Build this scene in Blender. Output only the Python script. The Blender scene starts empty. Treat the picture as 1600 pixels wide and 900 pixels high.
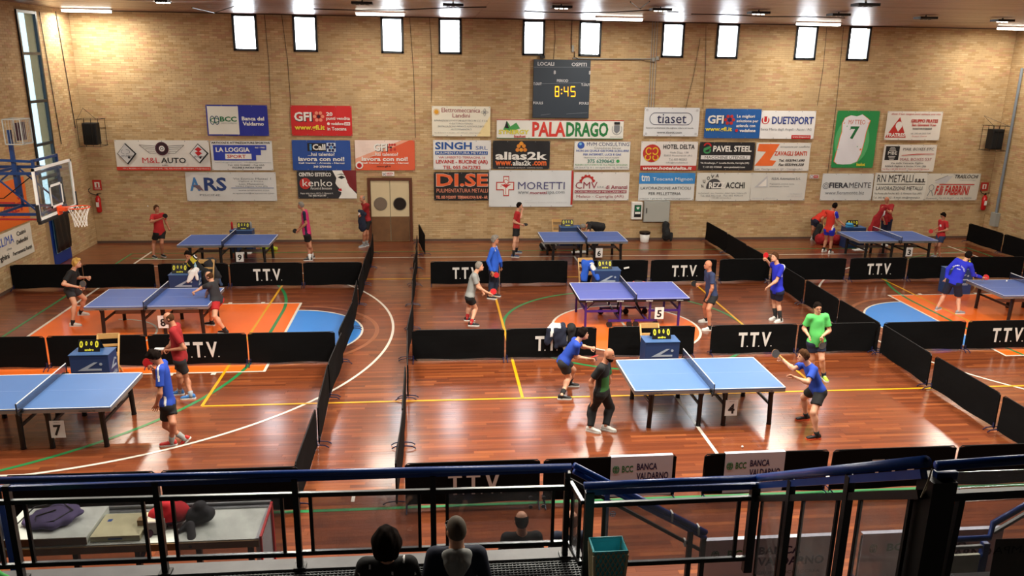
import bpy, bmesh, math, random
import numpy as np
from mathutils import Vector, Matrix
random.seed(7); rng = np.random.RandomState(7)
SC = bpy.context.scene; COL = SC.collection
# ---------------------------------------------------------------- camera
CAM = np.array([-4.6614, -18.4271, 6.2604]); FPX = 1256.76
_yaw, _pit, _rol = 0.0993, 0.2747, 0.0153
F_ = np.array([math.sin(_yaw)*math.cos(_pit), math.cos(_yaw)*math.cos(_pit), -math.sin(_pit)])
_r = np.array([math.cos(_yaw), -math.sin(_yaw), 0]); _u = np.cross(_r, F_)
R_ = math.cos(_rol)*_r + math.sin(_rol)*_u; U_ = -math.sin(_rol)*_r + math.cos(_rol)*_u
cd = bpy.data.cameras.new('camera'); cam = bpy.data.objects.new('camera', cd); COL.objects.link(cam)
cd.sensor_width = 36; cd.lens = FPX*36/1600; cd.clip_start = .05; cd.clip_end = 200
M4 = Matrix.Identity(4)
for i in range(3):
    M4[i][0] = R_[i]; M4[i][1] = U_[i]; M4[i][2] = -F_[i]; M4[i][3] = CAM[i]
cam.matrix_world = M4
SC.camera = cam
# ---------------------------------------------------------------- world, exposure
SC.view_settings.view_transform = 'Standard'; SC.view_settings.look = 'None'
SC.view_settings.exposure = 0.1; SC.view_settings.gamma = 1; SC.view_settings.use_curve_mapping = False
wd = bpy.data.worlds.new('overcast_sky'); SC.world = wd; wd.use_nodes = True
_bg = wd.node_tree.nodes['Background']; _bg.inputs[0].default_value = (.86, .93, 1, 1); _bg.inputs[1].default_value = 16.0
LAMP_W = 235      # watts of one ceiling lamp over the hall
TUBE_W = 150      # watts of one fluorescent lamp near the far wall

# ---------------------------------------------------------------- helpers: measuring
def ray(px, py):
    d = F_ + (px-800)/FPX*R_ - (py-450)/FPX*U_
    return d
def at(px, py, ax=2, v=0.0):
    d = ray(px, py); return CAM + d*((v-CAM[ax])/d[ax])
def atd(px, py, dep): return CAM + ray(px, py)*dep
def proj(p):
    q = np.asarray(p, float)-CAM; z = q@F_
    return 800+FPX*(q@R_)/z, 450-FPX*(q@U_)/z, z
V = lambda *a: np.array(a, float)
def nrm(v):
    v = np.asarray(v, float); n = np.linalg.norm(v); return v/n if n > 1e-9 else v
# ---------------------------------------------------------------- helpers: materials
_mats = {}
def lin(c): return tuple(((x/255+.055)/1.055)**2.4 if x/255 > .04045 else x/255/12.92 for x in c)
def mat(name, rgb, rough=.5, metal=0, spec=.5, noise=0, scale=8, emit=None, es=0, bump=0, coat=0, lin_in=False):
    if name in _mats: return _mats[name]
    m = bpy.data.materials.new(name); m.use_nodes = True; nt = m.node_tree; b = nt.nodes['Principled BSDF']
    c = rgb if lin_in else lin(rgb)
    b.inputs['Base Color'].default_value = (*c, 1); b.inputs['Roughness'].default_value = rough
    b.inputs['Metallic'].default_value = metal; b.inputs['Specular IOR Level'].default_value = spec
    if coat: b.inputs['Coat Weight'].default_value = coat; b.inputs['Coat Roughness'].default_value = .12
    if noise or bump:
        g = nt.nodes.new('ShaderNodeNewGeometry'); n = nt.nodes.new('ShaderNodeTexNoise'); n.inputs['Scale'].default_value = scale
        n.inputs['Detail'].default_value = 4; nt.links.new(g.outputs['Position'], n.inputs['Vector'])
        if noise:
            r = nt.nodes.new('ShaderNodeMapRange'); r.inputs[3].default_value = 1-noise; r.inputs[4].default_value = 1+noise
            nt.links.new(n.outputs['Fac'], r.inputs[0])
            x = nt.nodes.new('ShaderNodeVectorMath'); x.operation = 'SCALE'; x.inputs[0].default_value = c
            nt.links.new(r.outputs[0], x.inputs['Scale']); nt.links.new(x.outputs[0], b.inputs['Base Color'])
        if bump:
            bp = nt.nodes.new('ShaderNodeBump'); bp.inputs['Strength'].default_value = bump; bp.inputs['Distance'].default_value = .01
            nt.links.new(n.outputs['Fac'], bp.inputs['Height']); nt.links.new(bp.outputs[0], b.inputs['Normal'])
    if emit: b.inputs['Emission Color'].default_value = (*lin(emit), 1); b.inputs['Emission Strength'].default_value = es
    _mats[name] = m; return m
def tintmat(name, rough, coat=0, nscale=3, namp=.18, grain=False, spec=.5, croug=.12):
    m = bpy.data.materials.new(name); m.use_nodes = True; nt = m.node_tree; b = nt.nodes['Principled BSDF']
    a = nt.nodes.new('ShaderNodeAttribute'); a.attribute_name = 'tint'
    g = nt.nodes.new('ShaderNodeNewGeometry'); n = nt.nodes.new('ShaderNodeTexNoise'); n.inputs['Scale'].default_value = nscale; n.inputs['Detail'].default_value = 6
    vec = g.outputs['Position']
    if grain:
        mp = nt.nodes.new('ShaderNodeMapping'); mp.inputs['Scale'].default_value = (1.5, 30, 1); nt.links.new(vec, mp.inputs[0]); vec = mp.outputs[0]
    nt.links.new(vec, n.inputs['Vector'])
    r = nt.nodes.new('ShaderNodeMapRange'); r.inputs[1].default_value = .25; r.inputs[2].default_value = .75
    r.inputs[3].default_value = 1-namp; r.inputs[4].default_value = 1+namp; nt.links.new(n.outputs['Fac'], r.inputs[0])
    x = nt.nodes.new('ShaderNodeVectorMath'); x.operation = 'SCALE'; nt.links.new(a.outputs['Color'], x.inputs[0]); nt.links.new(r.outputs[0], x.inputs['Scale'])
    nt.links.new(x.outputs[0], b.inputs['Base Color']); b.inputs['Roughness'].default_value = rough; b.inputs['Specular IOR Level'].default_value = spec
    if coat: b.inputs['Coat Weight'].default_value = coat; b.inputs['Coat Roughness'].default_value = croug
    _mats[name] = m; return m
def glassmat(name, tint=(1, 1, 1), haze=.06, gloss=.06, hazecol=(.5, .5, .5)):
    m = bpy.data.materials.new(name); m.use_nodes = True; nt = m.node_tree; nt.nodes.remove(nt.nodes['Principled BSDF'])
    o = nt.nodes['Material Output']; t = nt.nodes.new('ShaderNodeBsdfTransparent'); t.inputs[0].default_value = (*tint, 1)
    gl = nt.nodes.new('ShaderNodeBsdfGlossy'); gl.inputs['Roughness'].default_value = .05
    df = nt.nodes.new('ShaderNodeBsdfDiffuse'); df.inputs[0].default_value = (*hazecol, 1)
    n = nt.nodes.new('ShaderNodeTexNoise'); n.inputs['Scale'].default_value = 5; n.inputs['Detail'].default_value = 8
    g = nt.nodes.new('ShaderNodeNewGeometry'); nt.links.new(g.outputs['Position'], n.inputs['Vector'])
    r = nt.nodes.new('ShaderNodeMapRange'); r.inputs[1].default_value = .3; r.inputs[2].default_value = .75; r.inputs[3].default_value = haze*.5; r.inputs[4].default_value = haze*1.6
    nt.links.new(n.outputs['Fac'], r.inputs[0])
    m1 = nt.nodes.new('ShaderNodeMixShader'); m2 = nt.nodes.new('ShaderNodeMixShader')
    nt.links.new(r.outputs[0], m1.inputs[0]); nt.links.new(t.outputs[0], m1.inputs[1]); nt.links.new(df.outputs[0], m1.inputs[2])
    m2.inputs[0].default_value = gloss; nt.links.new(m1.outputs[0], m2.inputs[1]); nt.links.new(gl.outputs[0], m2.inputs[2])
    nt.links.new(m2.outputs[0], o.inputs[0]); _mats[name] = m; return m
# ---------------------------------------------------------------- helpers: objects
def link(o, parent=None):
    COL.objects.link(o)
    if parent is not None:
        o.parent = parent; o.matrix_parent_inverse = parent.matrix_world.inverted() if False else Matrix.Translation(-parent.location) if parent.parent is None and parent.rotation_euler.z == 0 else Matrix.Identity(4)
    return o
def tag(o, label=None, cat=None, group=None, kind=None):
    if label: o['label'] = label
    if cat: o['category'] = cat
    if group: o['group'] = group
    if kind: o['kind'] = kind
    return o
def empty(name, loc, label=None, cat=None, group=None, kind=None):
    o = bpy.data.objects.new(name, None); COL.objects.link(o); o.location = tuple(loc); o.empty_display_size = .1
    return tag(o, label, cat, group, kind)
class MB:
    """collects shapes in WORLD coordinates; build() links them as ONE mesh object"""
    def __init__(s): s.v = []; s.f = []; s.mi = []; s.n = 0
    def add(s, vs, fs, mi=0):
        s.v.extend([tuple(map(float, p)) for p in vs]); s.f.extend([tuple(i+s.n for i in f) for f in fs]); s.mi.extend([mi]*len(fs)); s.n += len(vs); return s
    def box(s, c, size, ax=None, mi=0):
        c = np.asarray(c, float); h = np.asarray(size, float)/2
        A = np.eye(3) if ax is None else np.array(ax, float)
        vs = [c + A[0]*h[0]*a + A[1]*h[1]*b + A[2]*h[2]*d for a in (-1, 1) for b in (-1, 1) for d in (-1, 1)]
        return s.add(vs, [(0, 1, 3, 2), (4, 6, 7, 5), (0, 4, 5, 1), (2, 3, 7, 6), (0, 2, 6, 4), (1, 5, 7, 3)], mi)
    def bar(s, p, q, w, h, up=(0, 0, 1), mi=0):
        p = np.asarray(p, float); q = np.asarray(q, float); d = nrm(q-p); up = np.asarray(up, float)
        if abs(d@nrm(up)) > .98: up = V(0, 1, 0)
        l = nrm(np.cross(up, d)); u2 = np.cross(d, l)
        return s.box((p+q)/2, (np.linalg.norm(q-p), w, h), (d, l, u2), mi)
    def tube(s, pts, r, n=8, mi=0, caps=True):
        pts = [np.asarray(p, float) for p in pts]; rs = r if isinstance(r, (list, tuple)) else [r]*len(pts)
        d0 = nrm(pts[1]-pts[0]); a = nrm(np.cross(d0, V(0, 0, 1) if abs(d0[2]) < .9 else V(1, 0, 0))); vs = []
        for i, p in enumerate(pts):
            d = nrm(pts[min(i+1, len(pts)-1)]-pts[max(i-1, 0)]); a = nrm(a-d*(a@d)); b = np.cross(d, a)
            for k in range(n):
                t = 2*math.pi*k/n; vs.append(p+rs[i]*(math.cos(t)*a+math.sin(t)*b))
        fs = [(i*n+k, i*n+(k+1) % n, (i+1)*n+(k+1) % n, (i+1)*n+k) for i in range(len(pts)-1) for k in range(n)]
        if caps: fs += [tuple(range(n))[::-1], tuple((len(pts)-1)*n+k for k in range(n))]
        return s.add(vs, fs, mi)
    def disc(s, c, nr, r, h, n=20, mi=0, r2=None):
        c = np.asarray(c, float); nr = nrm(nr); return s.tube([c-nr*h/2, c+nr*h/2], [r, r if r2 is None else r2], n, mi)
    def ball(s, c, r, n=10, m=7, mi=0):
        c = np.asarray(c, float); r = np.asarray(r if hasattr(r, '__len__') else (r, r, r), float); vs = []
        for i in range(m+1):
            ph = math.pi*i/m
            for k in range(n):
                t = 2*math.pi*k/n; vs.append(c+r*V(math.sin(ph)*math.cos(t), math.sin(ph)*math.sin(t), math.cos(ph)))
        return s.add(vs, [(i*n+k, (i+1)*n+k, (i+1)*n+(k+1) % n, i*n+(k+1) % n) for i in range(m) for k in range(n)], mi)
    def poly(s, pts, h=(0, 0, 0), mi=0):
        h = np.asarray(h, float); n = len(pts); pts = [np.asarray(p, float) for p in pts]
        if not h.any(): return s.add(pts, [tuple(range(n))], mi)
        return s.add(pts+[p+h for p in pts], [tuple(range(n))[::-1], tuple(range(n, 2*n))]+[(i, (i+1) % n, (i+1) % n+n, i+n) for i in range(n)], mi)
    def mesh(s, name, origin=(0, 0, 0)):
        me = bpy.data.meshes.new(name); o = np.asarray(origin, float)
        me.from_pydata([tuple(np.array(p)-o) for p in s.v], [], s.f); me.validate(); return me
    def build(s, name, m, parent=None, smooth=False, label=None, cat=None, group=None, kind=None, at=None, bevel=0):
        loc = np.zeros(3) if at is None else np.asarray(at, float)
        me = s.mesh(name, loc)
        for x in (m if isinstance(m, (list, tuple)) else [m]): me.materials.append(x)
        if any(s.mi): me.polygons.foreach_set('material_index', s.mi[:len(me.polygons)])
        if smooth: me.polygons.foreach_set('use_smooth', [True]*len(me.polygons))
        o = bpy.data.objects.new(name, me); o.location = tuple(loc); link(o, parent)
        if bevel:
            md = o.modifiers.new('bevel', 'BEVEL'); md.width = bevel; md.segments = 2; md.limit_method = 'ANGLE'
        return tag(o, label, cat, group, kind)
def dup_tree(root, dz=(0, 0, 0), parent=None):
    r = root.copy(); COL.objects.link(r)
    if parent is not None: r.parent = parent
    else: r.location = tuple(np.array(root.location)+np.asarray(dz, float))
    for ch in list(root.children):
        dup_tree(ch, parent=r)
    return r
def soup(name, C, S, T, m, parent=None, kind=None, tilt=None):
    """many small boxes in one mesh, coloured piece by piece"""
    C = np.asarray(C, float); S = np.asarray(S, float)/2; N = len(C)
    sg = np.array([(a, b, c) for a in (-1, 1) for b in (-1, 1) for c in (-1, 1)], float)
    Vv = C[:, None, :]+sg[None]*S[:, None, :]
    if tilt is not None: Vv[:, :, 2] += sg[None, :, 0]*tilt[:, 0:1]+sg[None, :, 1]*tilt[:, 1:2]
    fq = np.array([(0, 1, 3, 2), (4, 6, 7, 5), (0, 4, 5, 1), (2, 3, 7, 6), (0, 2, 6, 4), (1, 5, 7, 3)])
    Fq = (np.arange(N)[:, None, None]*8+fq[None]).reshape(-1)
    me = bpy.data.meshes.new(name); me.vertices.add(N*8); me.vertices.foreach_set('co', Vv.reshape(-1).astype('f'))
    nf = N*6; me.loops.add(nf*4); me.loops.foreach_set('vertex_index', Fq.astype('i')); me.polygons.add(nf)
    me.polygons.foreach_set('loop_start', np.arange(nf, dtype='i')*4); me.polygons.foreach_set('loop_total', np.full(nf, 4, 'i'))
    me.polygons.foreach_set('use_smooth', np.zeros(nf, bool)); me.update(calc_edges=True)
    at_ = me.attributes.new('tint', 'FLOAT_COLOR', 'POINT'); col = np.ones((N, 8, 4), 'f'); col[:, :, :3] = np.asarray(T)[:, None, :]
    at_.data.foreach_set('color', col.reshape(-1)); me.materials.append(m)
    if name is None: return me
    o = bpy.data.objects.new(name, me); link(o, parent)
    if kind: o['kind'] = kind
    return o
# ---------------------------------------------------------------- helpers: lettering
_tc = {}
def text_geo(s, bold=0.0, slant=0.0):
    bold = 0.0 if 'M' in s else min(bold, .032); k = (s, bold, slant)
    if k in _tc: return _tc[k]
    cu = bpy.data.curves.new('lettering', 'FONT'); cu.body = s; cu.resolution_u = 2; cu.offset = bold; cu.shear = slant
    ob = bpy.data.objects.new('lettering', cu); me = bpy.data.meshes.new_from_object(ob)
    v = np.zeros(len(me.vertices)*3); me.vertices.foreach_get('co', v); v = v.reshape(-1, 3)[:, :2]
    f = [tuple(p.vertices) for p in me.polygons]
    bpy.data.objects.remove(ob); bpy.data.meshes.remove(me); bpy.data.curves.remove(cu)
    if len(v): mn = v.min(0); sz = v.max(0)-mn; v = (v-mn)/np.maximum(sz, 1e-6)
    _tc[k] = (v, f); return _tc[k]
def text_on(mb, s, o, u, v, bold=.02, slant=0.0, mi=0):
    """o = lower left corner, u / v = full width / height vectors"""
    g, f = text_geo(s, bold, slant); o = np.asarray(o, float)
    mb.add([o+u*x+v*y for x, y in g], f, mi); return mb
_cols = {'w': (238, 236, 230), 'k': (22, 22, 26), 'r': (196, 30, 36), 'b': (28, 44, 150), 'n': (24, 32, 80), 'g': (24, 112, 62), 'y': (236, 220, 60), 'o': (238, 110, 46),
         's': (120, 124, 130), 'lb': (60, 140, 210), 'm': (150, 50, 70), 'ly': (240, 214, 130), 'c': (196, 198, 202), 'gb': (30, 84, 160), 'rd': (190, 46, 40), 'dm': (70, 20, 40), 'p': (240, 150, 120), 'lg': (120, 200, 130)}
def pm(c):
    if isinstance(c, str): return mat('print_'+c, _cols[c], .55)
    return mat('print_%d_%d_%d' % c, c, .55)
# ================================================================ SETTING
def SEQ(i, n): return ['first', 'second', 'third', 'fourth', 'fifth', 'sixth', 'seventh', 'eighth', 'ninth', 'tenth'][i]+' from the left'
XW, YB, ZC, YR = 16.25, 10.0, 7.66, -24.0
M_brick = tintmat('yellow_brick', .8, nscale=1.3, namp=.16, spec=.25)
M_mortar = mat('mortar', (172, 142, 102), .9)
M_wood = tintmat('varnished_parquet', .5, coat=1, nscale=1.2, namp=.13, grain=True, spec=.2, croug=.17)
M_plain = mat('rendered_wall', (150, 128, 98), .85, noise=.06, scale=1)
M_dark = mat('dark_concrete', (48, 46, 46), .8, noise=.15, scale=3)
M_black = mat('black_paint', (9, 9, 11), .42)
M_blue = mat('blue_gloss_paint', (16, 60, 138), .3, noise=.2, scale=9)
M_frame = mat('dark_grey_frame', (28, 36, 44), .4)
M_white = mat('white_paint', (232, 232, 228), .5)
M_alu = mat('brushed_aluminium', (150, 152, 155), .35, metal=.8, noise=.15, scale=20)
M_grey = mat('light_grey_metal', (158, 160, 156), .45)
M_wgl = glassmat('window_pane_glass', (1, 1, 1), haze=.02, gloss=.03)
M_wgl2 = glassmat('tinted_window_glass', (.26, .30, .31), haze=.03, gloss=.03)
M_rgl = glassmat('scratched_railing_glass', (.72, .72, .74), haze=.15, gloss=.06, hazecol=(.5, .48, .47))

WIN = [(-11.17, -10.38), (-9.23, -8.44), (-6.36, -5.61), (-4.44, -3.67), (-1.60, -.84), (.34, 1.11), (3.23, 4.02), (5.17, 5.97), (8.02, 8.81), (9.95, 10.77)]
WZ0, WZ1 = 6.46, 7.62
LWY = (6.5, 7.68); LWZ = (1.75, 7.46)     # tall strip window in the left wall
floor = MB().box((0, (YR+YB)/2, -.11), (2*XW+.6, YB-YR+.6, .2)).build('floor', mat('floor_joint', (40, 16, 8), .6), kind='structure')
# planks
C, S, T = [], [], []
w = .082; y = -11.6; row = 0
PAL = [(.185, .044, .013), (.145, .033, .010), (.225, .056, .016), (.165, .039, .012), (.27, .074, .021), (.20, .049, .014)]
while y < YB-.02:
    x = -XW + rng.rand()*.6-.6
    while x < XW:
        L = .5+rng.rand()*.9; x0 = max(x, -XW); x1 = min(x+L, XW)
        if x1-x0 > .03:
            p = PAL[rng.choice(6, p=[.26, .2, .16, .2, .08, .10])]; k = .85+.30*rng.rand()
            C.append(((x0+x1)/2, y+w/2, -.006)); S.append((x1-x0-.0016, w-.0016, .012)); T.append([q*k for q in p])
        x += L
    y += w; row += 1
C = np.array(C); S = np.array(S); T = np.array(T); tilt = (rng.rand(len(C), 2)-.5)*np.array([.0001, .0004])
def infront(C):
    q = C-CAM; z = q@F_; px = 800+FPX*(q@R_)/z; py = 450-FPX*(q@U_)/z
    return (px > 5) & (px < 1595) & (py > 5) & (py < 895), z
def pick300(C, extra=None):
    ok, z = infront(C)
    if extra is not None: ok &= extra
    z = np.where(ok, z, 1e9); i = np.argsort(z)[:300]; m = np.zeros(len(C), bool); m[i] = True; return m
sel = pick300(C, (C[:, 1] > -7.6) & (C[:, 0] > -5) & (C[:, 0] < 5.2))
soup('planks', C[~sel], S[~sel], T[~sel], M_wood, floor, 'stuff', tilt[~sel])
def unit_variants(n, Tm, m, nm, size):
    out = []
    for i in range(n):
        o = soup(nm, [(0, 0, 0)], [size], [Tm[rng.randint(len(Tm))]], m); me = o.data; bpy.data.objects.remove(o); out.append(me)
    return out
def pieces(nm, C, S, meshes, parent, base):
    for c, s in zip(C, S):
        o = bpy.data.objects.new(nm, meshes[rng.randint(len(meshes))]); o.location = tuple(c); o.scale = tuple(s/np.array(base)); COL.objects.link(o); o.parent = parent
pieces('plank', C[sel], S[sel], unit_variants(24, T, M_wood, 'plank', (.6, .08, .012)), floor, (.6, .08, .012))
# painted court markings: thin coats of paint on the planks
P_or = mat('orange_floor_paint', (246, 112, 34), .35, noise=.07, scale=2, coat=.4); P_bl = mat('blue_floor_paint', (56, 140, 228), .35, noise=.05, scale=2, coat=.4)
P_w = mat('white_floor_paint', (226, 220, 208), .4, noise=.06, scale=4, coat=.4); P_y = mat('yellow_floor_paint', (226, 164, 20), .4, noise=.08, scale=4, coat=.4)
P_g = mat('green_floor_paint', (38, 130, 72), .4, noise=.12, scale=3, coat=.4); P_t = mat('worn_paint_trace', (150, 84, 44), .4, noise=.2, scale=2, coat=.4)
def arc(cx, cy, r, a0, a1, w, z, m, n=64):
    mb = MB(); A = np.linspace(math.radians(a0), math.radians(a1), n+1)
    for i in range(n):
        q = [V(cx+rr*math.cos(a), cy+rr*math.sin(a), z) for a, rr in ((A[i], r-w/2), (A[i], r+w/2), (A[i+1], r+w/2), (A[i+1], r-w/2))]
        mb.poly(q)
    return mb.build('court_line', m, floor)
def line(x0, y0, x1, y1, w, z, m):
    p = V(x0, y0, z); q = V(x1, y1, z); d = nrm(q-p); l = V(-d[1], d[0], 0)*w/2
    return MB().poly([p-l, q-l, q+l, p+l]).build('court_line', m, floor)
def fan(cx, cy, r, a0, a1, z, m, nm):
    A = np.linspace(math.radians(a0), math.radians(a1), 49); mb = MB()
    mb.add([V(cx, cy, z)]+[V(cx+r*math.cos(a), cy+r*math.sin(a), z) for a in A], [(0, i+1, i+2) for i in range(48)]); return mb.build(nm, m, floor)
for s in (-1, 1):
    MB().poly([V(s*14, -2.45, .002), V(s*8.2, -2.45, .002), V(s*8.2, 2.45, .002), V(s*14, 2.45, .002)][::s]).build('painted_key', P_or, floor)
    fan(s*8.2, 0, 1.8, 90 if s > 0 else -90, 270 if s > 0 else 90, .002, P_bl, 'painted_half_circle')
    arc(s*8.2, 0, 1.8, 90 if s > 0 else -90, 270 if s > 0 else 90, .05, .0045, P_w)
    arc(s*8.2, 0, 2.15, 90 if s > 0 else -90, 270 if s > 0 else 90, .10, .0012, P_t)  # brown trace of old worn paint round the half circle
    for yy in (-2.45, 2.45): line(s*14, yy, s*8.175, yy, .05, .0045, P_w)
    line(s*8.2, -2.45, s*8.2, 2.45, .06, .005, P_w); line(s*14, -7.5, s*14, 8.6, .07, .0045, P_w)
    th = math.degrees(math.asin(6.6/6.75))
    arc(s*12.425, 0, 6.75, 180-th if s > 0 else -th, 180+th if s > 0 else th, .06, .004, P_w, 96)
    for yy in (-6.6, 6.6): line(s*14, yy, s*(12.425-6.75*math.cos(math.radians(th))), yy, .05, .004, P_w)
    arc(s*12.425, 0, 1.25, 90 if s > 0 else -90, 270 if s > 0 else 90, .05, .005, P_w, 32)
    for xx in (9.2, 10.05, 10.9, 12.2):
        for yy in (-2.53, 2.53): line(s*xx, yy-.05, s*xx, yy+.05, .1, .0045, P_w)
    line(s*9, -4.15, s*9, 4.8, .06, .0055, P_y); line(s*3, -4.15, s*3, 4.8, .06, .0055, P_y)
    line(s*14.55, -7.96, s*14.55, 8.35, .07, .0035, P_g)
    a = 0 if s < 0 else 180
    for yc, b0, b1 in ((1.7, 0, 88), (-1.3, -88, 0)):
        arc(s*14.55, yc, 6, b0 if s < 0 else 180-b1, b1 if s < 0 else 180-b0, .08, .0038, P_g)
    line(s*8.55, -1.3, s*8.55, 1.7, .08, .0038, P_g); line(s*5.9, -7.75, s*5.9, -7.5, .05, .0045, P_w)
line(-14, 7.5, 14, 7.5, .06, .0042, P_w); line(-14, -7.5, 14, -7.5, .06, .0042, P_w)
line(-14.55, 8.35, 14.55, 8.35, .06, .0035, P_g); line(-14.55, -7.96, 14.55, -7.96, .07, .0035, P_g)
line(-9, -4.15, 9, -4.15, .06, .0055, P_y); line(-9, 4.8, 9, 4.8, .06, .0055, P_y)
fan(0, 0, 1.8, 0, 360, .002, P_or, 'painted_centre_circle'); arc(0, 0, 1.8, 0, 360, .06, .0045, P_w, 96); line(0, -7.5, 0, 7.5, .06, .0047, P_w)
arc(0, .15, 3, 0, 360, .08, .0038, P_g, 96)
# walls
def holes_wall(x0, x1, z0, z1, holes, mk):
    """cut a rectangle into boxes round rectangular holes sharing one height band"""
    xs = sorted(holes); a = xs[0][2]; b = xs[0][3]; mk(x0, x1, z0, a); mk(x0, x1, b, z1); p = x0
    for h in xs: mk(p, h[0], a, b); p = h[1]
    mk(p, x1, a, b)
wb = MB(); holes_wall(-XW-.3, XW+.3, -.2, ZC+.2, [(a, b, WZ0, WZ1) for a, b in WIN], lambda a, b, c, d: wb.box(((a+b)/2, YB+.155, (c+d)/2), (b-a, .3, d-c)))
wall_back = wb.build('wall_back', M_mortar, kind='structure')
wl = MB(); holes_wall(YR, YB+.0, -.2, ZC+.2, [(LWY[0], LWY[1], LWZ[0], LWZ[1])], lambda a, b, c, d: wl.box((-XW-.155, (a+b)/2, (c+d)/2), (.3, b-a, d-c)))
wall_left = wl.build('wall_left', M_mortar, kind='structure')
wall_right = MB().box((XW+.155, (YR+YB)/2, ZC/2), (.3, YB-YR, ZC+.4)).build('wall_right', M_mortar, kind='structure')
wall_front = MB().box((0, YR-.15, ZC/2), (2*XW+.6, .3, ZC+.4)).build('wall_front', M_plain, kind='structure')
BP, BH, BL = .262, .0705, .252
def bricks(wall, x0, x1, axis, base, holes, nsel, extra):
    C, S, T = [], [], []; k = 0; z = .005
    while z < ZC-.01:
        x = x0-(BP/2 if k % 2 else 0)
        while x < x1:
            a, b = max(x, x0), min(x+BL, x1); c, d = z, min(z+BH-.009, ZC)
            segs = [(a, b)]
            for h in holes:
                if d > h[2]-.0 and c < h[3]:
                    ns = []
                    for p, q in segs:
                        if q <= h[0] or p >= h[1]: ns.append((p, q)); continue
                        if p < h[0]: ns.append((p, h[0]))
                        if q > h[1]: ns.append((h[1], q))
                    segs = ns
            for p, q in segs:
                if q-p > .03:
                    dp = .0025+rng.rand()*.003
                    g = rng.rand(); cx = (p+q)/2
                    patch = math.sin(cx*1.7+z*2.9)+math.sin(cx*.6-z*5.1+1)+.6*math.sin(z*11)
                    if g < .10+.07*max(0, patch): t = (.49, .30, .17)
                    elif g < .18: t = (.57, .43, .245)
                    elif g < .32: t = (.45, .30, .145)
                    else: t = (.52, .37, .20)
                    kk = 1.0+.12*rng.rand(); T.append([v*kk for v in t])
                    if axis == 1: C.append((cx, base-dp/2, (c+d)/2)); S.append((q-p, dp, d-c))
                    else: C.append((base+(dp/2 if base < 0 else -dp/2), cx, (c+d)/2)); S.append((dp, q-p, d-c))
            x += BP
        z += BH; k += 1
    C = np.array(C); S = np.array(S); T = np.array(T)
    if nsel:
        sel = pick300(C, extra(C)); bs = (.25, .01, .06) if axis == 1 else (.01, .25, .06)
        pieces('brick', C[sel], S[sel], unit_variants(24, T, M_brick, 'brick', bs), wall, bs)
        C, S, T = C[~sel], S[~sel], T[~sel]
    soup('bricks', C, S, T, M_brick, wall, 'stuff')
bricks(wall_back, -XW, XW, 1, YB+.005, [(a-.02, b+.02, WZ0-.02, WZ1+.02) for a, b in WIN]+[(-6.97, -5.42, 0, 2.3)], 1, lambda C: (C[:, 2] < 1.3) & (np.abs(C[:, 0]+3.2) < 2))
bricks(wall_left, -3.5, YB-.012, 0, -XW-.005, [(LWY[0]-.02, LWY[1]+.02, 0.0, LWZ[1]+.02)], 1, lambda C: C[:, 1] > 1)
bricks(wall_right, 4.0, YB-.012, 0, XW+.005, [], 0, None)
# ceiling of narrow lacquered slats
ceiling = MB().box((0, (YR+YB)/2, ZC+.16), (2*XW+.6, YB-YR+.6, .2)).build('ceiling', mat('ceiling_void', (40, 24, 18), .8), kind='structure')
M_slat = tintmat('lacquered_slats', .33, nscale=.8, namp=.12, spec=.6)
C, S, T = [], [], []
y = -12.0
while y < YB-.05:
    for i in range(5):
        x0 = -XW+i*6.5; k = .85+.3*rng.rand(); C.append((x0+3.25, y+.055, ZC-.01)); S.append((6.49, .104, .02)); T.append((.30*k, .165*k, .115*k))
    y += .115
C = np.array(C); S = np.array(S); T = np.array(T)
soup('slats', C, S, T, M_slat, ceiling, 'stuff', np.stack([np.zeros(len(C)), (rng.rand(len(C))-.5)*.0015], 1))
MB().box((0, YB-.03, ZC-.02), (2*XW-.02, .05, .05)).build('trim_1', mat('dark_wood_trim', (70, 44, 34), .5), kind='structure')
# skirting
M_sk = mat('grey_skirting', (96, 74, 62), .6)
for a, b in ((-XW, -6.99), (-5.4, XW)): MB().box(((a+b)/2, YB-.018, .04), (b-a, .02, .08)).build('baseboard_back' , M_sk, kind='structure')
MB().box((-XW+.018, 1.4, .04), (.02, 9.9, .08)).build('baseboard_left', M_sk, kind='structure')
# high windows
for i, (a, b) in enumerate(WIN):
    root = empty('window_%d' % (i+1), ((a+b)/2, YB, WZ0), kind='structure')
    f = MB(); t = .075
    f.box(((a+b)/2, YB-.005, WZ0+t/2), (b-a, .07, t)).box(((a+b)/2, YB-.005, WZ1-t/2), (b-a, .07, t))
    f.box((a+t/2, YB-.005, (WZ0+WZ1)/2), (t, .07, WZ1-WZ0)).box((b-t/2, YB-.005, (WZ0+WZ1)/2), (t, .07, WZ1-WZ0))
    f.build('window_frame', M_frame, root, bevel=.006)
    MB().box(((a+b)/2, YB+.01, (WZ0+WZ1)/2), (b-a-2*t, .006, WZ1-WZ0-2*t)).build('pane', M_wgl, root)
    MB().box(((a+b)/2, YB-.05, WZ0+.03), (.06, .03, .03)).build('window_latch', M_black, root)
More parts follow.
